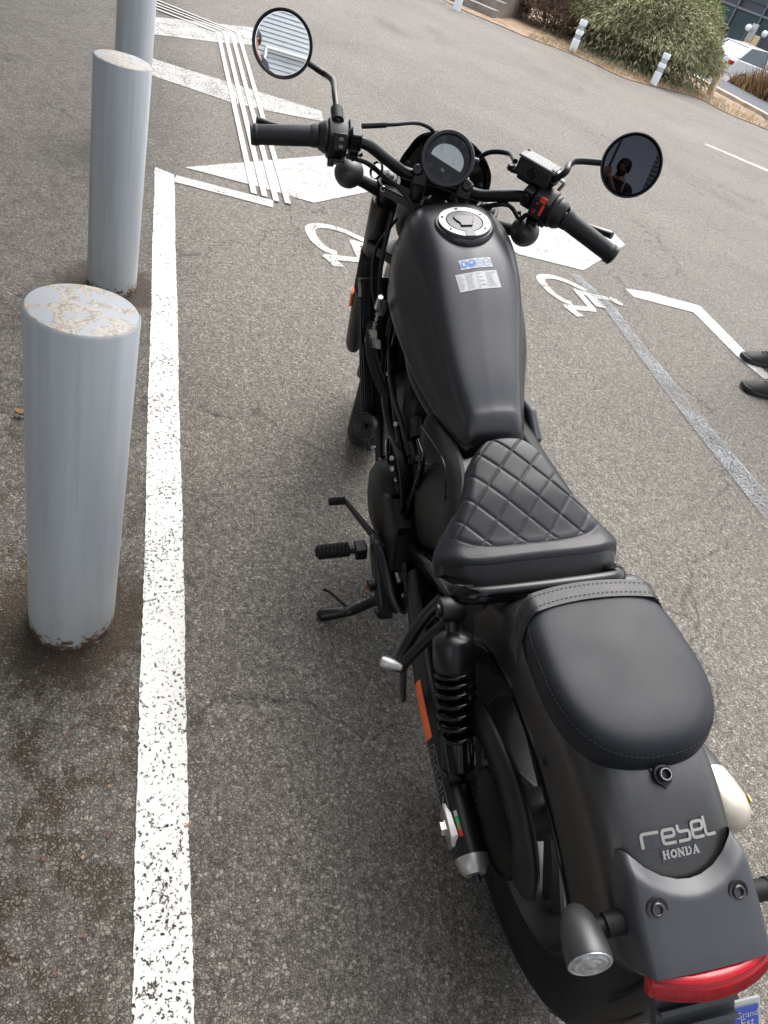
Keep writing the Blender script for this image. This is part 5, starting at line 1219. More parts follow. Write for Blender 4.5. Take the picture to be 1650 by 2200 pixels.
# right switch box, throttle and brake
dr_ = (np.array(RB[-3]) - np.array(RB[-2])); dr_ /= np.linalg.norm(dr_); s0R = np.array(RB[-2]) + dr_ * .004
upR = np.array([-.45, 0, .9]); upR -= dr_ * np.dot(upR, dr_); upR /= np.linalg.norm(upR); bkR = np.cross(dr_, upR); bkR = bkR if bkR[0] < 0 else -bkR
def frameR(u, v, w): return s0R + dr_ * u + upR * v + bkR * w
rotR = np.stack([dr_, upR, np.cross(dr_, upR)], 1)
sg = 1 if np.dot(np.cross(dr_, upR), bkR) > 0 else -1
mb = MB(); mb.lathe(s0R - dr_ * .004, dr_, [(0, .024), (.005, .027), (.012, .031), (.020, .031), (.022, .034), (.030, .034)], 24)
mb.loft([[frameR(u, v * k, w * k) for v, w in [(.032, -.022), (.036, 0), (.028, .024), (.010, .031), (-.014, .031), (-.034, .022), (-.040, 0), (-.030, -.022)]] for u, k in [(.026, .97), (.029, 1), (.064, 1), (.068, .94)]])
swR = mb.build('right_switch_box', M['switch'], bike, st=ST, bevel=.003)
mb = MB(); mb.box(frameR(.050, .012, .0275), (.028, .040, .008), rotR @ rotax((1, 0, 0), R(-32 * sg))); mb.build('stop_switch', M['gloss'], swR, st=ST, bevel=.0015)
mb = MB(); mb.box(frameR(.0445, .030, .0205), (.013, .011, .011), rotR @ rotax((1, 0, 0), R(-32 * sg))); mb.box(frameR(.040, .014, .031), (.006, .022, .004), rotR @ rotax((1, 0, 0), R(-32 * sg))); mb.build('red_stop_button', M['redplastic'], swR, st=ST, bevel=.001)
mb = MB(); rq = rotR @ rotax((1, 0, 0), R(-32 * sg))
for v0 in (.010, -.008):
    V, F = stroke([(.0032 * math.cos(a), .0032 * math.sin(a)) for a in np.linspace(.6, 6.2, 14)], .0009); mb.add([frameR(.054, .012, .0275) + rq @ np.array([p[0], p[1] + v0, .0046 * sg]) for p in V], F)
V, F = stroke([(-.003, .007), (.003, .013)], .001); mb.add([frameR(.054, .012, .0275) + rq @ np.array([p[0], p[1], .0046 * sg]) for p in V], F)
mb.build('stop_icon', M['redplastic'], swR, st=ST, smooth=False)
mb = MB(); mb.box(frameR(.050, -.024, .030), (.026, .020, .012), rotR @ rotax((1, 0, 0), R(28 * sg))); mb.build('start_button', M['gloss'], swR, st=ST, bevel=.002)
mb = MB(); V, F = stroke([(-.004, -.003), (.004, -.003), (0, .004), (-.004, -.003), (.004, -.003)], .0009); rq2 = rotR @ rotax((1, 0, 0), R(28 * sg)); mb.add([frameR(.050, -.024, .030) + rq2 @ np.array([p[0], p[1], .0064 * sg]) for p in V], F); mb.build('hazard_icon', M['redplastic'], swR, st=ST, smooth=False)
# brake master cylinder with reservoir
mb = MB(); mb.lathe(frameR(.070, 0, 0), dr_, [(0, .020), (.003, .022), (.022, .022), (.025, .020)], 20); mb.box(frameR(.082, .018, .012), (.022, .030, .024), rotR); mb.tube([frameR(.060, .020, -.026), frameR(.13, .022, -.026)], .014, 14); mb.tube([frameR(.13, .022, -.026), frameR(.150, .022, -.020)], .008, 12)
bc = mb.build('brake_cylinder', M['satin'], bike, st=ST, bevel=.003)
bolts('perch_bolt', [(frameR(.082, .022, .025), bkR, .0055, .004)], M['bolt'], bc, st=ST); bolts('banjo_bolt', [(frameR(.148, .026, -.014), upR, .007, .012)], M['bolt'], bc, False, st=ST)
rc_ = frameR(.095, .044, -.024); ln = dr_ * 1.0; tpv = np.array([-.12, -.10, 1.0]); tpv -= dr_ * np.dot(tpv, dr_); tpv /= np.linalg.norm(tpv); sd_ = np.cross(tpv, dr_)
Rr = np.stack([dr_, sd_, tpv], 1)
mb = MB(); mb.box(rc_, (.080, .042, .038), Rr); res = mb.build('brake_reservoir', M['satin'], bike, st=ST, bevel=.006, seg=3)
mb = MB(); mb.box(rc_ + tpv * .0205, (.084, .046, .005), Rr); mb.build('reservoir_lid', M['lid'] if 'lid' in M else M.setdefault('lid', mat('lid_grey', (.07, .072, .075), .5, .2)), res, st=ST, bevel=.0015)
bolts('lid_screw', [(rc_ + tpv * .023 + dr_ * s + sd_ * (.016 if s < 0 else -.016), tpv, .004, .002) for s in (-.037, .037)], M['bolt'], res, st=ST)
mb = MB()
for row in range(5):
    v = -.015 + .0075 * row; u0 = -.030
    while u0 < .030:
        w = random.uniform(.003, .008); V, F = rect2(u0, min(u0 + w, .031), v - .0012, v + .0012, 1, 1); mb.add([rc_ + tpv * .0236 + dr_ * p[0] + sd_ * p[1] for p in V], F); u0 += w + .0016
mb.build('lid_print', mat('lid_print', (.33, .34, .35), .5, .3), res, st=ST, smooth=False)
mb = MB(); cw = rc_ + (-sd_ if np.dot(sd_, bkR) < 0 else sd_) * .022 + dr_ * .0; nn_ = (-sd_ if np.dot(sd_, bkR) < 0 else sd_); mb.lathe(cw, nn_, [(-.002, .011), (.002, .011), (.003, .0095), (.001, .0085), (.001, 0)], 20); mb.build('sight_glass', M['gloss'], res, st=ST)
tubeobj('brake_lever', [frameR(.062, .008, -.040), lev(frameR, .03, .055, vr_, .004), lev(frameR, -.04, .062, vr_, .008), lev(frameR, -.085, .055, vr_, .014), lev(frameR, -.112, .048, vr_, .018)], [.008, .0075, .0065, .006, .0075], M['satin'], 10, 24, st=ST)
mb = MB(); mb.lathe(frameR(.058, .03, -.050), upR, [(0, .009), (.01, .009), (.012, .006), (.018, .006)], 12); mb.tube([frameR(.05, .03, -.052), frameR(.040, .02, -.062), frameR(.046, -.005, -.060)], .004, 8, 10); mb.build('lever_pivot', M['alu'], bc, st=ST)

# mirrors: discs facing back to the rider, glass slightly domed
camB = RS.T @ ((RL.T @ CAM) - AXP) + AXP
def mirror(cpx, zc, stem, glass, tilt, name, label):
    c = bk(*cpx, z=zc, st=True); n = camB - c; n /= np.linalg.norm(n)
    n = n + np.array(tilt); n /= np.linalg.norm(n)
    r = .0590
    mb = MB(); mb.lathe(c, n, [(-.026, .010), (-.024, .024), (-.017, .043), (-.007, .056), (.000, r + .0004), (.004, r), (.0045, r - .0015), (.004, r - .0028), (.001, r - .0032)], 64, cap=False); mr = mb.build(name, M['satin'], bike, st=ST, angle=60, label=label)
    Rc = 0.95
    prof = [((math.sqrt(Rc * Rc - q * q) - math.sqrt(Rc * Rc - r * r)) + .0018, q) for q in np.linspace(r - .0030, 0, 14)]
    mb = MB(); mb.lathe(c, n, prof, 64); mb.build('mirror_glass', glass, mr, st=ST, angle=180)
    P = [np.array(p) for p in stem]; P.append(c - n * .018)
    mb = MB(); mb.tube([P[0], lerp(P[0], P[1], .45)], [.0125, .0125], 16); mb.build('mirror_boot', M['rubber'], mr, st=ST)
    mb = MB(); mb.tube(P, .0068, 14, 40); mb.build('mirror_stem', M['satin'], mr, st=ST, angle=180)
    return c, n
cr_b = RS.T @ (RL.T @ CR); cu_b = RS.T @ (RL.T @ CU); TILT_L = cr_b * .108 + cu_b * .02; TILT_R = cr_b * .105 + cu_b * .02
stL = frameL(.033, .030, -.012); stR = frameR(.066, .030, -.022)
s1L = bk(720, 205, z=1.108, st=True); s2L = bk(714, 172, z=1.118, st=True); s3L = bk(684, 150, z=1.120, st=True)
mirror((607, 95), 1.172, [stL, s1L, s2L, s3L], M['mirror'], TILT_L, 'left_mirror', 'round mirror on the left reflecting ribbed white cladding and a hand')
s1R = bk(1213, 372, z=1.115, st=True); s2R = bk(1225, 352, z=1.128, st=True); s3R = bk(1252, 346, z=1.138, st=True)
mirror((1356, 356), 1.165, [stR, s1R, s2R, s3R], M['mirrordark'], TILT_R, 'right_mirror', 'round mirror on the right, glass darkened to dim its reflection of a man and a lamp post')

# instrument
mc = np.array([1.073, .004, 1.053]); mn = camB - mc; mn /= np.linalg.norm(mn); mn = mn + np.array([.05, 0, .24]); mn /= np.linalg.norm(mn)
mr_ = np.cross([0, 0, 1.0], mn); mr_ = -mr_ if mr_[1] > 0 else mr_; mr_ /= np.linalg.norm(mr_); mu3 = np.cross(mn, mr_); mu3 = mu3 if mu3[2] > 0 else -mu3
k_ = .0555
mb = MB(); mb.lathe(mc, mn, [(-.048, .038), (-.046, .047), (-.020, .0535), (-.004, k_ + .001), (.004, k_ + .002), (.007, k_), (.007, k_ - .006), (.001, k_ - .0085)], 56, cap=False); met = mb.build('speedometer', M['plastic2'] if 'plastic2' in M else M.setdefault('plastic2', mat('meter_body', (.016, .0165, .018), .45, 0, .35)), bike, st=ST, angle=40)
MB().lathe(mc, mn, [(.001, k_ - .0080), (.001, 0)], 56).build('meter_face', M['meterface'], met, st=ST, smooth=False)
def mp(u, v, h=.0016):
    c, s = math.cos(R(-14)), math.sin(R(-14)); return mc + mr_ * (c * u - s * v) + mu3 * (s * u + c * v) + mn * h
V = [(.037 * math.cos(a), -.003 + .031 * math.sin(a)) for a in np.linspace(R(-12), R(192), 30)]
V = [(x, max(y, -.0095)) for x, y in V]
mb = MB(); mb.add([mp(*p) for p in V], [tuple(range(len(V)))]); mb.build('lcd_screen', M['lcd'], met, st=ST, smooth=False)
mb = MB()
V, F = stroke([(.012, .002), (.012, .016), (.021, .016), (.021, .002), (.012, .002), (.012, .010)], .0016); mb.add([mp(p[0], p[1], .0022) for p in V], F)
mb.build('speed_digit', M['lcdtxt'], met, st=ST, smooth=False)
mb = MB(); V, F = stroke([(-.026, .010), (-.020, .010), (-.024, .015), (-.019, .015)], .0008); mb.add([mp(p[0], p[1], .0022) for p in V], F)
V, F = text_shape('N', .010); mb.add([mp(p[0] + .002, p[1] - .025, .0022) for p in V], F); mb.build('neutral_sign', M['grey_ink'], met, st=ST, smooth=False)
mb = MB()
for s in (-1, 1): mb.lathe(mc + mr_ * (.056 * s) - mu3 * .036 - mn * .010, mn, [(-.02, .011), (.004, .011), (.006, .009), (.006, .0045), (.003, .004), (.003, 0)], 18)
mb.lathe(mc + mr_ * .060 - mn * .012 + mu3 * .016, mr_, [(-.006, .007), (.004, .007), (.006, .005), (.006, 0)], 14)
mb.build('meter_mount', M['satin'], met, st=ST)
# smoked visor over the headlamp, ahead of the meter
outl = [(-.113, .900), (-.114, .955), (-.112, .990), (-.104, 1.018), (-.078, 1.047), (-.045, 1.066), (-.010, 1.075), (.030, 1.072), (.062, 1.060), (.082, 1.044), (.096, 1.015), (.106, .990), (.110, .955), (.112, .900)]
oc = catmull(np.array(outl), 40)
rows = []
for f in np.linspace(1, 0, 9):       # from the rim inward and forward: a shallow bowl
    rows.append([(1.195 + .055 * (1 - f ** 2), y * f, .905 + (z - .905) * f) for y, z in oc])
vs = MB().grid(rows).build('headlight_visor', M['visor'], bike, st=ST, angle=180, solid=.003)
mb = MB(); mb.lathe((1.24, 0, .855), (1, 0, -.12), [(-.06, .03), (-.05, .06), (-.01, .085), (.05, .092), (.056, .088)], 40); hl = mb.build('headlight', M['satin'], bike, st=ST)
mb = MB(); mb.lathe((1.24, 0, .855), (1, 0, -.12), [(.052, .088), (.064, .070), (.070, .03), (.071, 0)], 40); mb.build('headlight_lens', M['clear'], hl, st=ST)
mb = MB()
for s in (-1, 1): mb.lathe((1.196, .088 * s, .985), (-1, 0, .1), [(0, .006), (.006, .006), (.008, .004), (.008, 0)], 12)
mb.build('visor_bolt', M['bolt'], vs, st=ST)
# front fender
rows = []
for a in np.linspace(52, 165, 26):
    r = RF + .030; rows.append([(AXF[0] + (r - d) * math.cos(R(a)), y, AXF[2] + (r - d) * math.sin(R(a))) for y, d in [(-.080, .075), (-.079, .04), (-.066, .012), (-.035, .001), (0, -.001), (.035, .001), (.066, .012), (.079, .04), (.080, .075)]])
MB().grid(rows).build('front_fender', M['fender'], bike, st=ST, angle=180, solid=.003)
# cables and hoses
def cable(pts, r=.0045, m='cable', st=True): tubeobj('cable', pts, r, M[m], 8, 40, st=st)
cable([frameL(.082, .010, -.030), (1.055, .135, 1.090), (1.105, .080, 1.095), (1.140, .040, 1.070), (1.150, .020, 1.00)], .0045)
tubeobj('cable_sleeve', [frameL(.082, .010, -.030), lerp(frameL(.082, .010, -.030), (1.055, .135, 1.090), .8)], .0062, M['satin'], 10, 8, st=True)
cable([frameL(.060, -.030, .012), (1.030, .165, 1.010), (1.055, .125, .985), (1.070, .085, .965), (1.06, .055, .945), (1.05, .02, .90)], .0055)
cable([frameL(.072, -.030, .012), frameL(.076, -.046, .004), frameL(.095, -.036, -.004)], .0035)
cable([rc_ + dr_ * .05 - tpv * .004, (1.130, -.120, 1.085), (1.165, -.075, 1.060), (1.165, -.045, 1.00), (1.15, -.03, .95)], .0055)
cable([frameR(.072, -.030, .016), frameR(.085, -.052, .012), frameR(.11, -.045, .004), (1.045, -.14, 1.008), (1.060, -.10, .985), (1.055, -.055, .965), (1.062, -.035, .985)], .0052)
cable([frameR(.066, -.040, .014), frameR(.062, -.066, .010), frameR(.082, -.070, .006), frameR(.095, -.045, .0)], .0042)
for q in [lerp((1.030, .165, 1.010), (1.055, .125, .985), .5)]:
    mb = MB(); mb.lathe(q, (.6, -.7, -.3), [(-.004, .018), (.004, .018)], 12, cap=False); mb.build('cable_tie', M['rubber'], bike, st=True)
cable([(1.10, .10, .93), (1.07, .12, .86), (1.05, .13, .78), (1.03, .13, .70)], .005, st=False)
cable([(1.09, .09, .92), (1.11, .13, .84), (1.08, .14, .76), (1.02, .135, .72)], .0035, st=False)
# key with its tag, hanging from the ignition on the left of the frame
kp = bk(817, 655, y=.145); kp2 = bk(795, 728, y=.150)
mb = MB(); mb.lathe(bk(826, 662, y=.125), (-.2, 1, .3), [(-.03, .018), (.004, .018), (.006, .015), (.006, 0)], 20); mb.build('ignition_lock', M['satin'], bike)
keyring = empty('key_with_tag', 'key in the ignition with black dealer tag hanging beside the fork', 'key')
keyring.rotation_euler = (-LEAN, 0, 0)
B2 = lambda px, py, y=.150: bk(px, py, y=y)
mb = MB(); mb.tube([B2(818, 638), B2(812, 660)], [.006, .009], 8); mb.build('key_bow', M['steel'], keyring)
mb = MB()
for k in range(9):
    a = lerp(B2(814, 665), B2(803, 705), k / 8); mb.lathe(a, (math.cos(k * 1.6), math.sin(k * 1.6), .3), [(-.0011, .0048), (.0011, .0048), (.0011, .0034), (-.0011, .0034), (-.0011, .0048)], 12, cap=False)
mb.build('key_chain', M['steel'], keyring)
ta, tb_, td = B2(775, 722), B2(818, 731), B2(772, 738)
ue = tb_ - ta; W3 = np.linalg.norm(ue); ue /= W3; ve = td - ta; ve -= ue * np.dot(ve, ue); H3 = np.linalg.norm(ve); ve /= H3; H3 = max(H3, .018); W3 = max(W3, .045); ne = np.cross(ue, ve); ne = -ne if ne @ (RL.T @ CAM - ta) < 0 else ne
mb = MB(); mb.box(ta + ue * W3 / 2 + ve * H3 / 2, (W3, H3, .003), np.stack([ue, ve, ne], 1)); mb.box(ta + ue * W3 / 2 - ve * .010, (W3 * .72, .022, .003), np.stack([ue, ve, ne], 1)); mb.build('tag_plate', M['phone'], keyring, bevel=.001)
mb = MB(); V, F = text_shape('03 44 25 24 24', 1.0); sc = W3 * .9 / (V[:, 0].max() - V[:, 0].min())
mb.add([ta + ue * (W3 / 2 + p[0] * sc) + ve * (H3 / 2 - p[1] * sc) + ne * .0021 for p in V], F); mb.build('tag_number', M['grey_ink'], keyring, smooth=False)

# ================================================================== BACKGROUND
# verge of dry soil and straw along the far side of the car park
def soil_mat(name, c1, c2, c3, sc=3):
    m = bpy.data.materials.new(name); m.use_nodes = True; nt = m.node_tree; b = nt.nodes['Principled BSDF']; L = nt.links.new
    tc = node(nt, 'ShaderNodeTexCoord'); n = node(nt, 'ShaderNodeTexNoise'); n.inputs['Scale'].default_value = sc; n.inputs['Detail'].default_value = 12; n.inputs['Roughness'].default_value = .75; L(tc.outputs['Object'], n.inputs['Vector'])
    r = node(nt, 'ShaderNodeValToRGB'); L(n.outputs['Fac'], r.inputs[0]); e = r.color_ramp.elements; e[0].position = .32; e[0].color = (*c1, 1); e[1].position = .68; e[1].color = (*c3, 1); x = e.new(.5); x.color = (*c2, 1)
    L(r.outputs[0], b.inputs['Base Color']); b.inputs['Roughness'].default_value = .95
    bp = node(nt, 'ShaderNodeBump'); bp.inputs['Strength'].default_value = .8; bp.inputs['Distance'].default_value = .05; L(n.outputs['Fac'], bp.inputs['Height']); L(bp.outputs[0], b.inputs['Normal'])
    return m
SOIL = soil_mat('dry_soil', (.10, .06, .035), (.21, .14, .085), (.36, .27, .18))
edge = [(900, -30), (985, 18), (1060, 50), (1130, 80), (1200, 106), (1260, 130), (1340, 168), (1430, 192), (1500, 212), (1560, 243), (1660, 284)]
front = catmull(np.array([gnd(*q)[:2] for q in edge]), 41); back = np.array([gnd(*q)[:2] for q in [(1537, 195), (1650, 256)]])
fw = np.array([.86, -.51])
rd = (back[1] - back[0]) / np.linalg.norm(back[1] - back[0]); rnn = np.array([-rd[1], rd[0]]); rnn = rnn if rnn @ fw > 0 else -rnn
VD = [max(.3, float((back[0] - p) @ rnn / (fw @ rnn)) + .02) for p in front]
mb = MB(); g = []
for k, f in enumerate(np.linspace(0, 1, 9)):
    g.append([(p[0] + fw[0] * d * f, p[1] + fw[1] * d * f, .012 + h * math.sin(math.pi * f) * (1 if k not in (0, 8) else 0)) for p, d, h in zip(front, VD, list(np.interp(np.arange(41), [0, 28, 34, 40], [.10, .10, .03, .02])))])
mb.grid(g); tag(mb.build('verge', SOIL), 'dry brown soil verge under the shrubs', 'verge', kind='structure')
# low kerb where the asphalt meets the verge
mb = MB()
for k in range(len(front) - 1):
    a, b = front[k], front[k + 1]; t = (b - a) / np.linalg.norm(b - a); nn = np.array([-t[1], t[0]]); nn = nn if nn @ fw > 0 else -nn
    a = a + nn * .02; b = b + nn * .02
    za, zb = terrain(*a), terrain(*b)
    mb.add([(*a, za + .004), (*(a + nn * .10), za + .004), (*(b + nn * .10), zb + .004), (*b, zb + .004), (*a, za + .010), (*(a + nn * .10), za + .010), (*(b + nn * .10), zb + .010), (*b, zb + .010)], [(4, 5, 6, 7), (0, 4, 7, 3), (1, 2, 6, 5), (0, 1, 5, 4), (3, 7, 6, 2)])
tag(mb.build('kerb', M['kerb'], smooth=False), 'low tan stone kerb edging the dry verge', 'kerb', kind='structure')
# far road
ROADM = mat('road_grey', (.085, .09, .10), .85, 0, .1, noise=.08, nscale=.6)
mb = MB(); pts = [(1520, 160), (1548, 168), (1600, 196), (1665, 232), (1665, 170), (1560, 118), (1530, 106)]
def drape(mb, pix, z):
    P = [gnd(*q) for q in pix]; c = np.mean(P, 0); n = len(P)
    mb.add([(p[0], p[1], terrain(p[0], p[1]) + z) for p in P], [tuple(range(n))])
rl = [gnd(*q)[:2] for q in [(1537, 195), (1650, 256)]]; dirv = (rl[-1] - rl[0]) / np.linalg.norm(rl[-1] - rl[0]); nn = np.array([-dirv[1], dirv[0]]); nn = nn if nn @ fw > 0 else -nn
RW = float((gnd(1600, 197)[:2] - rl[0]) @ nn)
g = [[(*(rl[0] + dirv * s + nn * w), terrain(*(rl[0] + dirv * s + nn * w)) + .02) for s in np.linspace(-25, 40, 40)] for w in np.linspace(0, RW, 8)]
mb = MB().grid(g); tag(mb.build('far_road', ROADM, smooth=False), 'pale grey service road beyond the wooden post', 'road', kind='structure')
mb = MB()
g = [[(*(rl[0] + dirv * s - nn * w), terrain(*(rl[0] + dirv * s - nn * w)) + h) for s in np.linspace(-25, 40, 40)] for w, h in [(0, .02), (0, .10), (.28, .10), (.28, .0)]]
tag(MB().grid(g).build('road_kerb', M['kerb'], smooth=False), 'pale kerb along the service road', 'kerb', kind='structure')

# foliage made of many narrow sprays spread through a mound
def sprays(center, rad, n, ln, wd, mats, seed, shape=None, down=.35, inner=.55, up=False, wts=None, spread=.6):
    r_ = np.random.default_rng(seed); V = []; F = []; MI = []
    for k in range(n):
        v = r_.normal(size=3); v /= np.linalg.norm(v); v[2] = abs(v[2]) if r_.random() < .8 else v[2]
        f = inner + (1 - inner) * r_.random() ** .6
        lump = 1 + .13 * math.sin(3.1 * v[0] * 2 + seed) * math.cos(4.3 * v[1] + 2.1 * v[2] * 2) + .05 * math.sin(11 * v[0] + 7 * v[2])
        p = np.array(center) + v * np.array(rad) * f * lump
        if p[2] < .02: p[2] = .02 + .1 * r_.random()
        d = v * .9 + r_.normal(size=3) * spread + np.array([0, 0, (.8 if up else -down)]); d /= np.linalg.norm(d)
        s = np.cross(d, r_.normal(size=3)); s /= np.linalg.norm(s); l = ln * r_.uniform(.6, 1.3); w = wd * r_.uniform(.6, 1.3); sag = np.array([0, 0, -.12 * l])
        o = len(V); m_ = p + d * l * .5 + s * 0
        V += [p - s * w * .35, p + s * w * .35, m_ + s * w * .5, p + d * l + sag, m_ - s * w * .5]; F.append((o, o + 1, o + 2, o + 3, o + 4)); MI.append(int(r_.choice(len(mats), p=wts)))
    return V, F, MI
def leafm(name, c, nv=.3): return mat(name, c, .75, noise=nv, nscale=5)
OL = [leafm('olive_leaf', (.26, .265, .130)), leafm('grey_green_leaf', (.37, .365, .215)), leafm('dark_olive_leaf', (.12, .138, .065)), leafm('straw_leaf', (.42, .39, .22))]
BR = [leafm('brown_twig', (.25, .165, .11)), leafm('dark_twig', (.13, .09, .065)), leafm('grey_brown_leaf', (.32, .25, .18))]
GR = [leafm('bright_leaf', (.17, .27, .055)), leafm('mid_leaf', (.10, .17, .04))]
OC = [leafm('ochre_blade', (.30, .18, .065)), leafm('rust_blade', (.20, .095, .038)), leafm('gold_blade', (.36, .24, .085)), leafm('dark_rust_blade', (.10, .055, .03))]
def bush(name, label, cat, specs, mats, stems, group=None, core=None):
    c0 = specs[0][0]; root = empty(name, label, cat, (c0[0], c0[1], 0), group)
    mb = MB(); cc = np.array([c0[0], c0[1], 0])
    for i, s in enumerate(specs):
        V, F, MI = sprays(*s[:2], s[2], s[3], s[4], mats, 11 + i + int(c0[0] * 10) % 50, **(s[5] if len(s) > 5 else {}))
        o = len(mb.v); mb.v += [tuple(np.array(p) - cc) for p in V]; mb.f += [tuple(a + o for a in f) for f in F]; mb.mi += MI
    fo = mb.build('foliage', mats, root, smooth=False, kind='stuff')
    mb = MB(); r_ = random.Random(5)
    for k in range(stems):
        s = r_.choice(specs); a = r_.uniform(0, 6.28); b = np.array(s[0]) - cc; e = b + np.array([math.cos(a) * s[1][0] * .6, math.sin(a) * s[1][1] * .6, s[1][2] * r_.uniform(.3, .8)])
        st_ = np.array([b[0] + math.cos(a) * s[1][0] * .25, b[1] + math.sin(a) * s[1][1] * .25, 0]); mb.tube([st_, lerp(st_, e, .5) + np.array([0, 0, .1]), e], [.022, .014, .006], 6, 8)
    mb.build('stem', M['twig'], root)
    return root
def gp(px, py, push=0): p = gnd(px, py); return np.array([p[0] + fw[0] * push, p[1] + fw[1] * push])
a1 = gp(1325, 150, 1.7); a2 = gp(1408, 178, 1.4); a3 = gp(1300, 128, 1.9)
bush('olive_shrub', 'large grey green arching shrub behind the two white posts', 'shrub',
     [((*a1, .55), (1.75, 1.55, 1.30), 42000, .12, .019, dict(inner=.3, down=.5, spread=.5)), ((*a2, .45), (1.12, 1.15, 1.15), 34000, .12, .019, dict(inner=.3, down=.5, spread=.5)), ((*a3, .6), (1.2, 1.3, 1.15), 20000, .12, .018, dict(inner=.3, down=.5, spread=.5))], OL, 30)
b1 = gp(1170, 80, 1.3)
bush('dry_shrub', 'bare brown dry shrub between the steps and the olive shrub', 'shrub', [((*b1, .35), (.95, .95, .95), 22000, .14, .014, dict(up=True, inner=.25)), ((*(b1 + np.array([.5, -1.0])), .3), (.9, .9, .85), 14000, .14, .014, dict(up=True))], BR, 24)
c1 = gp(1478, 120, 3.2)
bush('green_shrub', 'bright green leafy shrub peeping out behind the olive shrub', 'shrub', [((*c1, .75), (1.05, 1.2, 1.35), 5000, .16, .07)], GR, 10)
# dry grass tufts on the verge
mb = MB(); r_ = np.random.default_rng(3)
for k in range(2600):
    i = r_.integers(12, len(front) - 1); p = lerp(front[i], front[i + 1], r_.random()) + fw * (.12 + 2.2 * r_.random() ** 2); z = terrain(*p); l = r_.uniform(.05, .16); d = r_.normal(size=2) * .06; s = r_.normal(size=2); s = s / np.linalg.norm(s) * .006
    mb.add([(p[0] - s[0], p[1] - s[1], z), (p[0] + s[0], p[1] + s[1], z), (p[0] + d[0], p[1] + d[1], z + l)], [(0, 1, 2)], int(r_.integers(0, 3)))
tag(mb.build('dry_grass', [OC[2], OL[3], BR[2]], smooth=False), 'straw coloured grass and litter along the verge', 'grass', kind='stuff')
# ornamental ochre grass beyond the service road
mb = MB(); r_ = np.random.default_rng(9); g0 = rl[0] + nn * (RW + .1)
for k in range(16000):
    s = r_.uniform(-4, 12); w = r_.uniform(0, 2.2); p = g0 + dirv * s + nn * w; z = terrain(*p); l = r_.uniform(.6, 1.2) * (.7 + .3 * math.sin(s * 2.1)); d = r_.normal(size=2) * .22; q = r_.normal(size=2); q = q / np.linalg.norm(q) * .022
    mb.add([(p[0] - q[0], p[1] - q[1], z), (p[0] + q[0], p[1] + q[1], z), (p[0] + d[0], p[1] + d[1], z + l)], [(0, 1, 2)], int(r_.integers(0, 4)))
tag(mb.build('ornamental_grass', OC, smooth=False), 'bank of rusty ochre grass in front of the white cars', 'grass', kind='stuff')
# flexible white posts
def flexi(px, py, label, h=.58):
    p = gnd(px, py); root = empty('marker_post', label, 'marker post', (p[0], p[1], 0), 'white flexible marker posts'); root.rotation_euler = (0, 0, 1)
    r = .078
    MB().lathe((0, 0, 0), (0, 0, 1), [(0, r * .98), (.22, r), (.235, r * 1.0), (.245, r * .9)], 28).build('lower_sleeve', M['postwhite'], root)
    MB().lathe((0, 0, .24), (0, 0, 1), [(0, r * .86), (.085, r * .86)], 28).build('reflective_band', M['postband'], root)
    MB().lathe((0, 0, .32), (0, 0, 1), [(0, r * .9), (.008, r), (.075, r), (.085, r * .9)], 28).build('middle_sleeve', M['postwhite'], root)
    MB().lathe((0, 0, .40), (0, 0, 1), [(0, r * .86), (.085, r * .86)], 28).build('reflective_band', M['postband'], root)
    MB().lathe((0, 0, .48), (0, 0, 1), [(0, r * .9), (.008, r), (.090, r), (.100, r * .93), (.100, r * .80), (.075, r * .75), (.075, 0)], 28).build('cap', M['postwhite'], root)
flexi(1228, 113, 'white flexible post with grey bands at the left of the olive shrub')
flexi(1402, 183, 'white flexible post with grey bands standing before the olive shrub near the wooden post')
flexi(980, 22, 'white flexible post beside the concrete steps, cut by the top edge')
# wooden post
p = gnd(1522, 206); wp = MB()
wp.loft([[(x * k, y * k, z) for x, y in [(-.07, -.07), (.07, -.07), (.07, .07), (-.07, .07)]] for z, k in [(0, 1), (.3, .97), (.70, .98), (.71, .9)]])
o = wp.build('wooden_post', M['wood'], bevel=.01); o.location = (p[0], p[1], terrain(p[0], p[1])); o.rotation_euler = (.02, .05, .5); tag(o, 'weathered square wooden post at the end of the olive shrub', 'post')
# concrete steps
s0 = gp(1075, 52, .25); sdir = front[12] - front[4]; sdir /= np.linalg.norm(sdir); sn = np.array([-sdir[1], sdir[0]]); sn = sn if sn @ fw > 0 else -sn
st_root = empty('steps', 'brown concrete steps rising from the car park beside the dry shrub', 'steps', (s0[0], s0[1], 0))
for k in range(6):
    c = sn * (.36 * k + .18) - sdir * .95; mb = MB(); rot = np.array([[sdir[0], sn[0], 0], [sdir[1], sn[1], 0], [0, 0, 1]])
    mb.box((c[0] - sdir[0] * 1.0, c[1] - sdir[1] * 1.0, .08 + .075 * k), (3.4, .36 if k < 5 else 1.4, .16 + .15 * k - .001 * k), rot); mb.build('step', M['concrete'], st_root, bevel=.012)
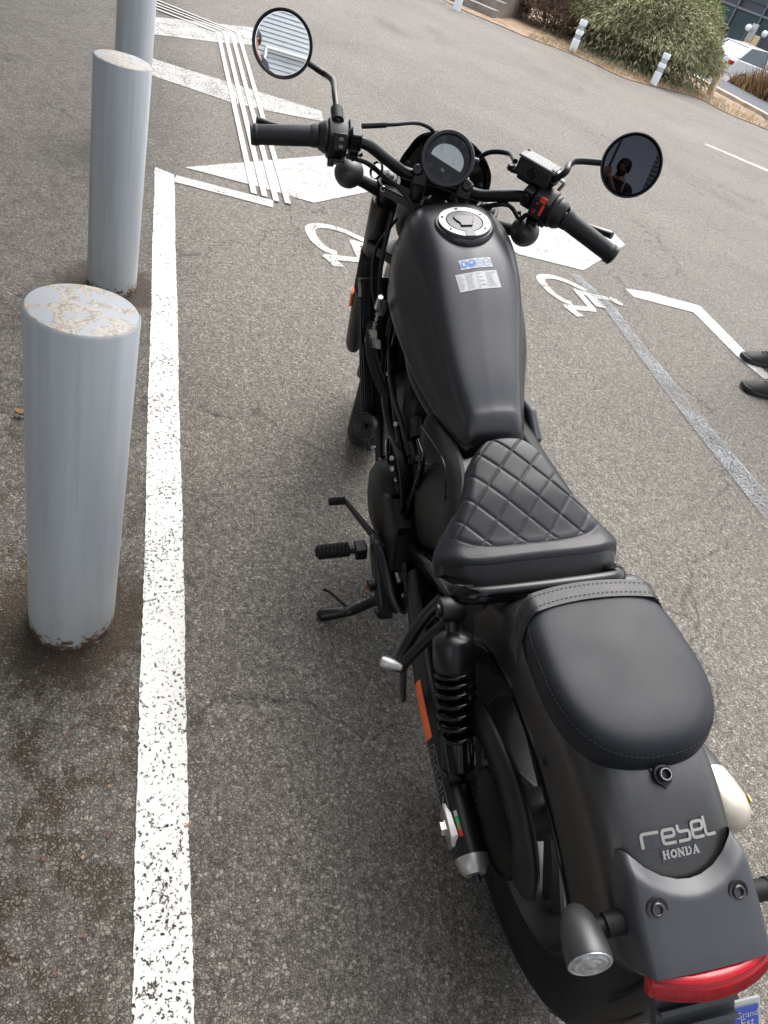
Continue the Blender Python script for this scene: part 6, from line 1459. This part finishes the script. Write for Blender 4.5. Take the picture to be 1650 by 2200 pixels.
# parked cars in the lower car park
def car(pos, yaw, body, label, scale=1.0, estate=False):
    root = empty('parked_car', label, 'car', (*pos, terrain(*pos)), 'cars parked beyond the service road'); root.rotation_euler = (0, 0, yaw); root.scale = (scale,) * 3
    top = [(2.05, .55), (2.0, .72), (1.25, .92), (1.0, .98), (.35, 1.42), (-.6, 1.47), (-1.45 if not estate else -1.9, 1.40), (-1.95 if not estate else -2.0, 1.0), (-2.08, .95), (-2.1, .55)]
    lo = [(2.0, .28), (-2.0, .28)]
    low = [(x, min(z, .93)) for x, z in top]
    mb = MB(); prof = [(2.02, .26), (2.10, .50), (2.05, .70), (1.15, .93), (-2.0, .97), (-2.12, .75), (-2.08, .26)]
    mb.loft([[(x * (1 if abs(y) < .7 else .985), y, z - (.02 if abs(y) > .75 else 0)) for x, z in prof] for y in (-.86, -.78, 0, .78, .86)]); mb.build('body', body, root, bevel=.05, seg=3)
    cab = [(1.10, .90), (.35, 1.38), (-.5, 1.45), (-1.45 if not estate else -1.85, 1.38), (-1.95, .95)]
    mb = MB(); mb.loft([[(x * (1 if z < 1 else .99), y * (1 if z < 1 else .82), z) for x, z in cab] for y in (-.80, -.76, 0, .76, .80)]); mb.build('cabin_glass', M['carglass'], root, bevel=.03)
    mb = MB(); mb.loft([[(x, y, z) for x, z in [(.36, 1.40), (-.5, 1.475), (-1.45 if not estate else -1.85, 1.405), (-1.45 if not estate else -1.85, 1.37), (-.5, 1.44), (.36, 1.365)]] for y in (-.665, 0, .665)]); mb.build('roof', body, root, bevel=.02)
    for s in (-1, 1):
        mb = MB()
        for (x0, z0, x1, z1) in [(1.12, .92, .36, 1.39), (-.30, .95, -.32, 1.44), (-1.93, .97, -1.44 if not estate else -1.85, 1.39)]:
            mb.tube([(x0, .805 * s, z0), (x1, .67 * s, z1)], .045, 8)
        mb.build('pillar', body, root)
        mb = MB(); mb.box((.80, .90 * s, .98), (.12, .16, .12)); mb.build('wing_mirror', body, root, bevel=.03)
    for x in (1.32, -1.30):
        for s in (-1, 1):
            mb = MB(); mb.lathe((x, .70 * s, .31), (0, s, 0), [(0, .31), (.15, .31), (.17, .27), (.165, .20)], 24); w = mb.build('wheel', M['tyre'], root)
            mb = MB(); mb.lathe((x, .70 * s, .31), (0, s, 0), [(.165, .20), (.172, .19), (.15, .05), (.16, 0)], 24); mb.build('hub', M['alu'], w)
    for s in (-1, 1):
        mb = MB(); mb.box((2.02, .62 * s, .66), (.14, .34, .12)); mb.build('headlight', M['clear'], root, bevel=.03)
        mb = MB(); mb.box((-2.08, .66 * s, .78), (.1, .26, .14)); mb.build('rear_light', M['red'], root, bevel=.02)
    return root
def far(px, py, dist):       # a point on the lower ground at a given distance along the sight line
    d = sight(px, py); h = np.array([d[0], d[1]]); h /= np.linalg.norm(h); return CAM[:2] + h * dist
yawr = math.atan2(dirv[1], dirv[0])
car(far(1618, 150, 35.5), yawr + R(100), M['carwhite'], 'white hatchback parked nearest, behind the ochre grass', .95)
car(far(1568, 120, 36.5), yawr + R(100), M['carwhite'], 'white car half hidden by the olive shrub, left of the white hatchback', .95)
car(far(1578, 100, 42.5), yawr + R(92), M['carsilver'], 'silver car behind the white hatchbacks', 1.0, True)
car(far(1680, 140, 40.5), yawr + R(98), M['cardark'], 'charcoal car at the right edge behind the white cars', 1.0)
# boards on posts
q = far(1612, 95, 49); root = empty('notice_board', 'tan notice board with a white panel on a post behind the cars', 'notice board', (*q, -.7)); root.rotation_euler = (0, 0, yawr)
MB().box((0, 0, 1.35), (.95, .06, 1.2)).build('board', M['boardtan'], root, bevel=.01); MB().box((-.25, -.06, 2.0), (.5, .04, .75)).build('white_panel', M['white'], root, bevel=.01); MB().tube([(-.55, 0, 0), (-.55, 0, 2.3)], .05, 8).build('post', M['wood'], root)
for i, (px, py, dd, lab) in enumerate([(1642, 75, 49.5, 'white globe lamp in front of the dark glass building, right of the notice board'), (1596, 82, 49.2, 'white globe lamp beside the notice board')]):
    q = far(px, py, dd); root = empty('globe_lamp', lab, 'lamp', (*q, -.7), 'white globe lamps'); MB().tube([(0, 0, 0), (0, 0, 2.0)], .035, 8).build('post', M['lampgrey'], root); MB().lathe((0, 0, 2.12), (0, 0, 1), [(-.16, 0)] + [(.16 * math.sin(a), .16 * math.cos(a)) for a in np.linspace(-1.4, 1.4, 9)] + [(.16, 0)], 16).build('globe', M['postwhite'], root)
# dark glass building
q = far(1600, 40, 58); root = empty('office_building', 'dark glass fronted building beyond the parked cars', 'building', (*q, -.7)); root.rotation_euler = (0, 0, yawr + R(6))
MB().box((0, 6, 4), (44, 11.6, 10)).build('wall', M['bframe'], root)
glass0 = None
for i in range(-9, 10):
    for j in range(3):
        w, h = 2.15, (2.6 if j == 0 else 2.9); z = 1.45 + j * 3.2
        o = MB().box((0, 0, 0), (w, .06, h)).build('window', M['bglass'], root) if glass0 is None else glass0.copy()
        if glass0 is None: glass0 = o
        else: COL.objects.link(o); o.parent = root
        o.location = (i * 2.4, .16, z)
mul0 = None
for i in range(-9, 11):
    o = MB().box((0, 0, 4.6), (.10, .12, 9.6)).build('mullion', M['bgrey'], root, smooth=False) if mul0 is None else mul0.copy()
    if mul0 is None: mul0 = o
    else: COL.objects.link(o); o.parent = root
    o.location = (i * 2.4 - 1.2, .10, 0)
for z in (0.05, 2.85, 6.1): MB().box((0, .09, z), (44, .10, .12)).build('transom', M['bgrey'], root, smooth=False)
for x in (-6.0, 3.4): MB().box((x, -.25, 4), (.9, .5, 10)).build('pier', M['bframe'], root, smooth=False)
for k in range(2): MB().box((-2.9 + k * .32, -.02, 1.3), (.16, .05, 1.9)).build('door_light_strip', mat('door_panel_white', (.7, .75, .76), .4), root, smooth=False)

# ================================================================== PLACE BEHIND THE PHOTOGRAPHER (seen in the mirrors), plus an added unseen shading wall
wall = empty('clad_building', 'white ribbed clad building behind the photographer, seen in the left mirror', 'building', (-2.6, -2.6, 0))
rows = []; zz = []
n = 58
prof = []
for k in range(n):
    z = k * .095; prof += [(0, z), (0, z + .060), (-.022, z + .068), (-.022, z + .090)]
MB().grid([[(x, y, z) for x, z in prof] for y in (-4.5, 3.55)]).build('ribbed_cladding', M['clad'], wall, smooth=False)
MB().box((-.9, -.475, 2.755), (1.7, 8.05, 5.51)).build('wall', M['clad'], wall, smooth=False)
MB().box((-.8, -.475, 5.62), (2.1, 8.2, .18)).build('roof_edge', M['bgrey'], wall, smooth=False)
MB().tube([(.09, 1.6, 1.95), (.09, 3.3, 1.95)], .035, 12).build('wall_pipe', M['railwhite'], wall); MB().tube([(.09, 3.3, 1.95), (.09, 3.3, .0)], .035, 12).build('downpipe', M['railwhite'], wall)
side = empty('added_shade_wall', 'unseen grey wall along the row of posts, added to shade the left side', 'building', (3.6, 2.75, 0))  # unseen wall, added so the left side falls into shade
MB().box((0, 1.5, 2.9), (10.4, 3.0, 5.8)).build('wall', mat('grey_render', (.26, .25, .235), .7, noise=.1, nscale=2), side, smooth=False)
MB().box((0, 1.45, 5.9), (10.7, 3.3, .20)).build('roof_edge', M['bgrey'], side, smooth=False)
for k in range(4): MB().box((-3.8 + k * 2.5, -.03, 1.6), (1.7, .06, 1.5)).build('window', M['bglass'], side, smooth=False)
MB().box((0, -.55, 3.9), (10.4, 1.1, .22)).build('added_shade_canopy', M['lampgrey'], side, smooth=False)  # unseen slab added overhead to darken the left ground and flank
lamp = empty('street_lamp', 'tall street lamp behind the photographer, seen in the right mirror', 'street lamp', (-7.5, 4.7, 0))
MB().tube([(0, 0, 0), (0, 0, 3.5), (0, 0, 7.2), (-.1, .3, 7.7), (-.4, 1.0, 7.9)], [.09, .075, .06, .05, .04], 12, 24).build('mast', M['lampgrey'], lamp)
MB().loft([[(-.4 + x - .12 * t, 1.0 + .55 * t, 7.9 + z) for x, z in [(-.13 * k, 0), (0, .08 * k), (.13 * k, 0), (0, -.05 * k)]] for t, k in [(0, .5), (.2, 1), (.8, 1), (1, .5)]]).build('lamp_head', M['lampgrey'], lamp, bevel=.01)

# ================================================================== PEOPLE
def skin_body(name, verts, edges, radii, m, parent, sub=2, root_i=0):
    me = bpy.data.meshes.new(name); me.from_pydata([tuple(v) for v in verts], edges, []); me.materials.append(m)
    o = bpy.data.objects.new(name, me); COL.objects.link(o); o.parent = parent
    o.modifiers.new('skin', 'SKIN'); s = o.modifiers.new('sub', 'SUBSURF'); s.levels = sub; s.render_levels = sub
    o.modifiers['skin'].use_smooth_shade = True
    for i, r in enumerate(radii):
        d = me.skin_vertices[0].data[i]; d.radius = (r, r) if np.ndim(r) == 0 else r; d.use_root = (i == root_i)
    return o
def shoe(parent, origin, yaw, name='shoe', scale=1.0):
    c, s = math.cos(yaw), math.sin(yaw)
    def P(x, y, z): return (origin[0] + (c * x - s * y) * scale, origin[1] + (s * x + c * y) * scale, origin[2] + z * scale)
    secs = [(-.085, .030, .085), (-.075, .036, .105), (-.04, .038, .110), (0, .038, .100), (.04, .042, .083), (.08, .047, .070), (.12, .048, .060), (.155, .042, .050), (.178, .030, .040), (.186, .016, .030)]
    mb = MB(); rg = []
    for x, w, h in catmull(np.array(secs), 26):
        rg.append([P(x, w * yy, .022 + (h - .022) * zz) for yy, zz in [(-1, 0), (-1.02, .25), (-.94, .55), (-.70, .82), (-.35, .97), (0, 1), (.35, .97), (.70, .82), (.94, .55), (1.02, .25), (1, 0)]])
    mb.loft(rg); up = mb.build(name, M['shoe'], parent, angle=180)
    mb = MB(); mb.loft([[P(x * 1.03, (w + .006) * yy, z + (.008 if x > .15 else 0)) for yy, z in [(-1, .002), (-1.03, .012), (-1, .026), (1, .026), (1.03, .012), (1, .002)]] for x, w, h in catmull(np.array(secs), 20)]); mb.build('sole', M['sole'], up, bevel=.003)
    mb = MB()
    for k, x in enumerate((.015, .035, .055, .075)):
        z = np.interp(x, [a[0] for a in secs], [a[2] for a in secs]); mb.tube([P(x, -.026, z - .012), P(x + .004, 0, z + .003), P(x, .026, z - .012)], .003, 6, 8)
    mb.build('lace', M['sole'], up)
    return up
def person(root, toes, hip, chest, head, hands, elbows, face_yaw, phone=False, soles=None):
    """root at origin; all points in world coordinates"""
    hipL = np.array(hip); L = []
    ank = [np.array(t[0]) for t in toes]
    # trousers
    side = np.array([-math.sin(face_yaw), math.cos(face_yaw), 0])
    v = [hipL, hipL + side * .10 - [0, 0, .06], None, None, hipL - side * .10 - [0, 0, .06], None, None, hipL + [0, 0, .12]]
    fwv = np.array([math.cos(face_yaw), math.sin(face_yaw), 0])
    for i, a in enumerate(ank):
        k = lerp(v[1 if i == 0 else 4], a, .5) + fwv * .04; v[2 if i == 0 else 5] = k; v[3 if i == 0 else 6] = a
    skin_body('trousers', v, [(0, 1), (1, 2), (2, 3), (0, 4), (4, 5), (5, 6), (0, 7)], [(.15, .11), .10, .068, .060, .10, .068, .060, (.15, .11)], M['denim'], root)
    ch = np.array(chest); hd = np.array(head)
    sh = [ch + side * .19 + [0, 0, .10], ch - side * .19 + [0, 0, .10]]
    vv = [hipL + [0, 0, .08], ch, ch + [0, 0, .13], hd - [0, 0, .10], hd + fwv * .01, hd + [0, 0, .075]]
    ra = [(.145, .10), (.165, .115), (.10, .085), .055, (.078, .092), (.066, .075)]
    ed = [(0, 1), (1, 2), (2, 3), (3, 4), (4, 5)]
    for i in range(2):
        b = len(vv); e = np.array(elbows[i]); h = np.array(hands[i]); w = lerp(e, h, .92)
        vv += [sh[i], e, w, h]; ra += [.060, .042, .029, (.040, .022)]; ed += [(2, b), (b, b + 1), (b + 1, b + 2), (b + 2, b + 3)]
    for i in range(2):
        an = ank[i]; b = len(vv)
    body = skin_body('body', vv, ed, ra, M['sky_skin'], root)
    # jacket sleeves to the elbow and torso
    vj = [hipL + [0, 0, .02], ch, ch + [0, 0, .13]] ; rj = [(.165, .125), (.185, .135), (.10, .085)]; ej = [(0, 1), (1, 2)]
    for i in range(2):
        b = len(vj); e = np.array(elbows[i]); vj += [sh[i], lerp(sh[i], e, .85 if phone else 1.0)] + ([] if phone else [lerp(e, np.array(hands[i]), .85)]); rj += [.078, .060] + ([] if phone else [.045]); ej += [(2, b), (b, b + 1)] + ([] if phone else [(b + 1, b + 2)])
    skin_body('jacket', vj, ej, rj, M['cloth'], root, root_i=1)
    # hair and face features
    hr = MB(); hr.lathe(hd + [0, 0, .035] - fwv * .018, (0, 0, 1), [(-.06, .092), (-.02, .100), (.03, .098), (.07, .080), (.095, .045), (.102, 0)], 20); hr.build('hair', M['hair'], root, angle=180)
    fm = MB(); fm.loft([[hd + fwv * x + side * y + np.array([0, 0, z]) for y, z in [(-w, -.002), (0, h), (w, -.002), (0, -.006)]] for x, w, h in [(.078, .014, .03), (.10, .016, .012), (.108, .012, .002)]]); fm.build('nose', M['sky_skin'], root, bevel=.003)
    br = MB(); br.lathe(hd + fwv * .035 - [0, 0, .075], fwv * .6 - np.array([0, 0, .8]), [(-.05, .055), (-.01, .062), (.03, .052), (.05, .025), (.055, 0)], 16); br.build('beard', M['hair'], root, angle=180)
    ey = MB()
    for s in (-1, 1): ey.lathe(hd + fwv * .085 + side * (.032 * s) + [0, 0, .012], fwv, [(-.008, .012), (0, .011), (.006, .006), (.007, 0)], 12); ey.tube([hd + fwv * .0 + side * (.082 * s) + [0, 0, -.015], hd - fwv * .01 + side * (.092 * s) + [0, 0, .025]], [.012, .016], 8)
    ey.build('eyes_and_ears', M['sky_skin'], root)
    # hands with five fingers
    for i in range(2):
        h = np.array(hands[i]); e = np.array(elbows[i]); d = (h - e) / np.linalg.norm(h - e); up_ = np.array([0, 0, 1.0]); sdv = np.cross(d, up_); sdv /= np.linalg.norm(sdv); up2 = np.cross(sdv, d)
        for k in range(4):
            b0 = h + up2 * (.028 - .018 * k) + d * .01; ln_ = [.075, .085, .078, .060][k]; curl = 1.0 if phone else .45
            fv = [b0 - d * .02, b0 + d * ln_ * .35, b0 + d * ln_ * .62 + sdv * (.028 * curl * (1 if i == 0 else -1)), b0 + d * ln_ * .62 + sdv * (.055 * curl * (1 if i == 0 else -1)) - d * .01 * curl]
            skin_body('finger', fv, [(0, 1), (1, 2), (2, 3)], [.0095, .0092, .0085, .0075], M['sky_skin'], body, 1)
        tv = [h - d * .02 + up2 * .02, h + up2 * .045 + d * .02, h + up2 * .055 + d * .05]
        skin_body('thumb', tv, [(0, 1), (1, 2)], [.013, .011, .009], M['sky_skin'], body, 1)
    return body
# the person whose shoes show at the right edge
toe1, toe2 = gnd(1592, 772), gnd(1592, 835)
d1 = gnd(1690, 795)[:2] - toe1[:2]; yaw1 = math.atan2(-d1[1], -d1[0])
d2 = gnd(1690, 862)[:2] - toe2[:2]; yaw2 = math.atan2(-d2[1], -d2[0])
def heel(toe, yaw, back=.186): return np.array([toe[0] - math.cos(yaw) * back, toe[1] - math.sin(yaw) * back, 0])
man = empty('person', 'person in dark clothes, only two black suede shoes inside the frame', 'person')
o1, o2 = heel(toe1, yaw1), heel(toe2, yaw2)
shoe(man, o1, yaw1); shoe(man, o2, yaw2)
cen = (o1 + o2) / 2 + np.array([-math.cos(yaw1), -math.sin(yaw1), 0]) * .06; fy = (yaw1 + yaw2) / 2; sdv = np.array([-math.sin(fy), math.cos(fy), 0]); fwv = np.array([math.cos(fy), math.sin(fy), 0])
first_is_left = (o1 - o2) @ sdv > 0
an = [o1, o2] if first_is_left else [o2, o1]
person(man, [(a + np.array([0, 0, .09]) - fwv * .03,) for a in an], cen + [0, 0, .92], cen + [0, 0, 1.30], cen + [0, 0, 1.64],
       [cen + sdv * .27 + fwv * .10 + [0, 0, .80], cen - sdv * .27 + fwv * .06 + [0, 0, .80]], [cen + sdv * .26 - fwv * .03 + [0, 0, 1.08], cen - sdv * .26 - fwv * .03 + [0, 0, 1.08]], fy)
# the photographer, behind the lens (seen only in the mirrors)
cb = np.array([-1.10, .86, 0]); fy = -.25; sdv = np.array([-math.sin(fy), math.cos(fy), 0]); fwv = np.array([math.cos(fy), math.sin(fy), 0])
ph = empty('person', 'photographer in dark clothes holding a phone, seen in the mirrors', 'person')
for s in (1, -1): shoe(ph, cb + sdv * (.12 * s) - fwv * .05, fy + .12 * s)
pc_ = CAM - CF * .045
person(ph, [(cb + sdv * (.12 * s) - fwv * .08 + np.array([0, 0, .09]),) for s in (1, -1)], cb + [0, 0, .93], cb + [0, 0, 1.33] + fwv * .03, cb + [0, 0, 1.66] + fwv * .06,
       [pc_ + CR * (-.085) - CU * .045 - CF * .03, pc_ + CR * .085 - CU * .045 - CF * .03], [cb + sdv * .24 + fwv * .20 + [0, 0, 1.10], cb - sdv * .24 + fwv * .20 + [0, 0, 1.10]], fy, phone=True)
pho = MB().box(pc_ , (.076, .152, .008), np.stack([CR, CU, -CF], 1)).build('phone', M['phone'], bevel=.003); tag(pho, 'black phone held up by the photographer, seen in the left mirror', 'phone')

# ================================================================== SMALL LITTER
def leaf(px, py, size, yaw, m, label, curl=.25, group='dead leaves and bits on the asphalt'):
    p = gnd(px, py); mb = MB(); n = 7; G = []
    for i in range(n):
        t = i / (n - 1); w = size * .34 * math.sin(math.pi * min(1, t * .9 + .06)) ** .8
        G.append([(size * (t - .5), w * s, .006 + curl * size * (abs(s) ** 2 * .8 + .5 * (t - .5) ** 2)) for s in (-1, -.5, 0, .5, 1)])
    mb.grid(G); o = mb.build('fallen_leaf', m, angle=180, solid=.0006); o.location = (p[0], p[1], 0); o.rotation_euler = (0, 0, yaw); return tag(o, label, 'leaf', group)
leaf(790, 1272, .026, .9, M['leaf_orange'], 'orange leaf lying just in front of the side stand', .5)
leaf(44, 895, .030, 1.4, M['leaf_tan'], 'tan leaf showing at the left side of the nearest post', .6)
leaf(480, 920, .012, .4, M['leaf_tan'], 'small tan leaf on the asphalt left of the front wheel')
for px, py, m, lab in [(235, 1692, 'leaf_tan', 'tan leaf crumb left of the white line, below the nearest post'), (178, 1845, 'leaf_tan', 'tan leaf crumb in the lower left, level with the axle plate'), (95, 1848, 'leaf_red', 'red leaf crumb in the lower left corner, left of a tan one'),
                       (142, 1583, 'leaf_red', 'red crumb below the rusty foot of the nearest post'), (232, 1797, 'leaf_red', 'red crumb close to the white line, above the tan ones'), (180, 2010, 'leaf_red', 'red crumb low down, left of the white line'), (118, 2092, 'leaf_red', 'red crumb near the bottom left corner'), (403, 1775, 'leaf_orange', 'orange leaf crumb on the right edge of the white line')]:
    leaf(px, py, .008, random.uniform(0, 6), M[m], lab)
def twig(a, b, label):
    p, q = gnd(*a), gnd(*b); c = (p + q) / 2; mb = MB(); mb.tube([p - c, (0, .003, .002), q - c], [.0010, .0014, .0008], 6, 8); o = mb.build('twig', M['twig']); o.location = (c[0], c[1], .006); tag(o, label, 'twig', 'twigs on the asphalt')
twig((1487, 957), (1508, 958), 'curved pale twig beside the grey painted-over line')
twig((505, 1115), (520, 1140), 'thin twig on the asphalt between the line and the gear pedal')

# loose grit on the asphalt
mb = MB(); r_ = np.random.default_rng(21); n = 0
while n < 420:
    x, y = r_.uniform(-.3, 3.2), r_.uniform(-2.4, 1.5); s = r_.uniform(.0012, .0034) * (1.5 if r_.random() < .08 else 1); a = r_.uniform(0, 6.28); c, q = math.cos(a) * s, math.sin(a) * s; h = s * r_.uniform(.6, 1.1)
    mb.add([(x + c, y + q, .001), (x - q * .8, y + c * .8, .001), (x - c, y - q, .001), (x + q * .7, y - c * .7, .001), (x + c * .2, y + q * .2, .001 + h)], [(0, 1, 4), (1, 2, 4), (2, 3, 4), (3, 0, 4)], int(r_.integers(0, 4))); n += 1
tag(mb.build('grit', [mat('pale_grit', (.42, .40, .36), .8), mat('grey_grit', (.25, .24, .22), .8), mat('brown_grit', (.20, .14, .09), .8), mat('dark_grit', (.08, .075, .07), .8)], smooth=False), 'loose grit scattered over the asphalt', 'grit', kind='stuff')
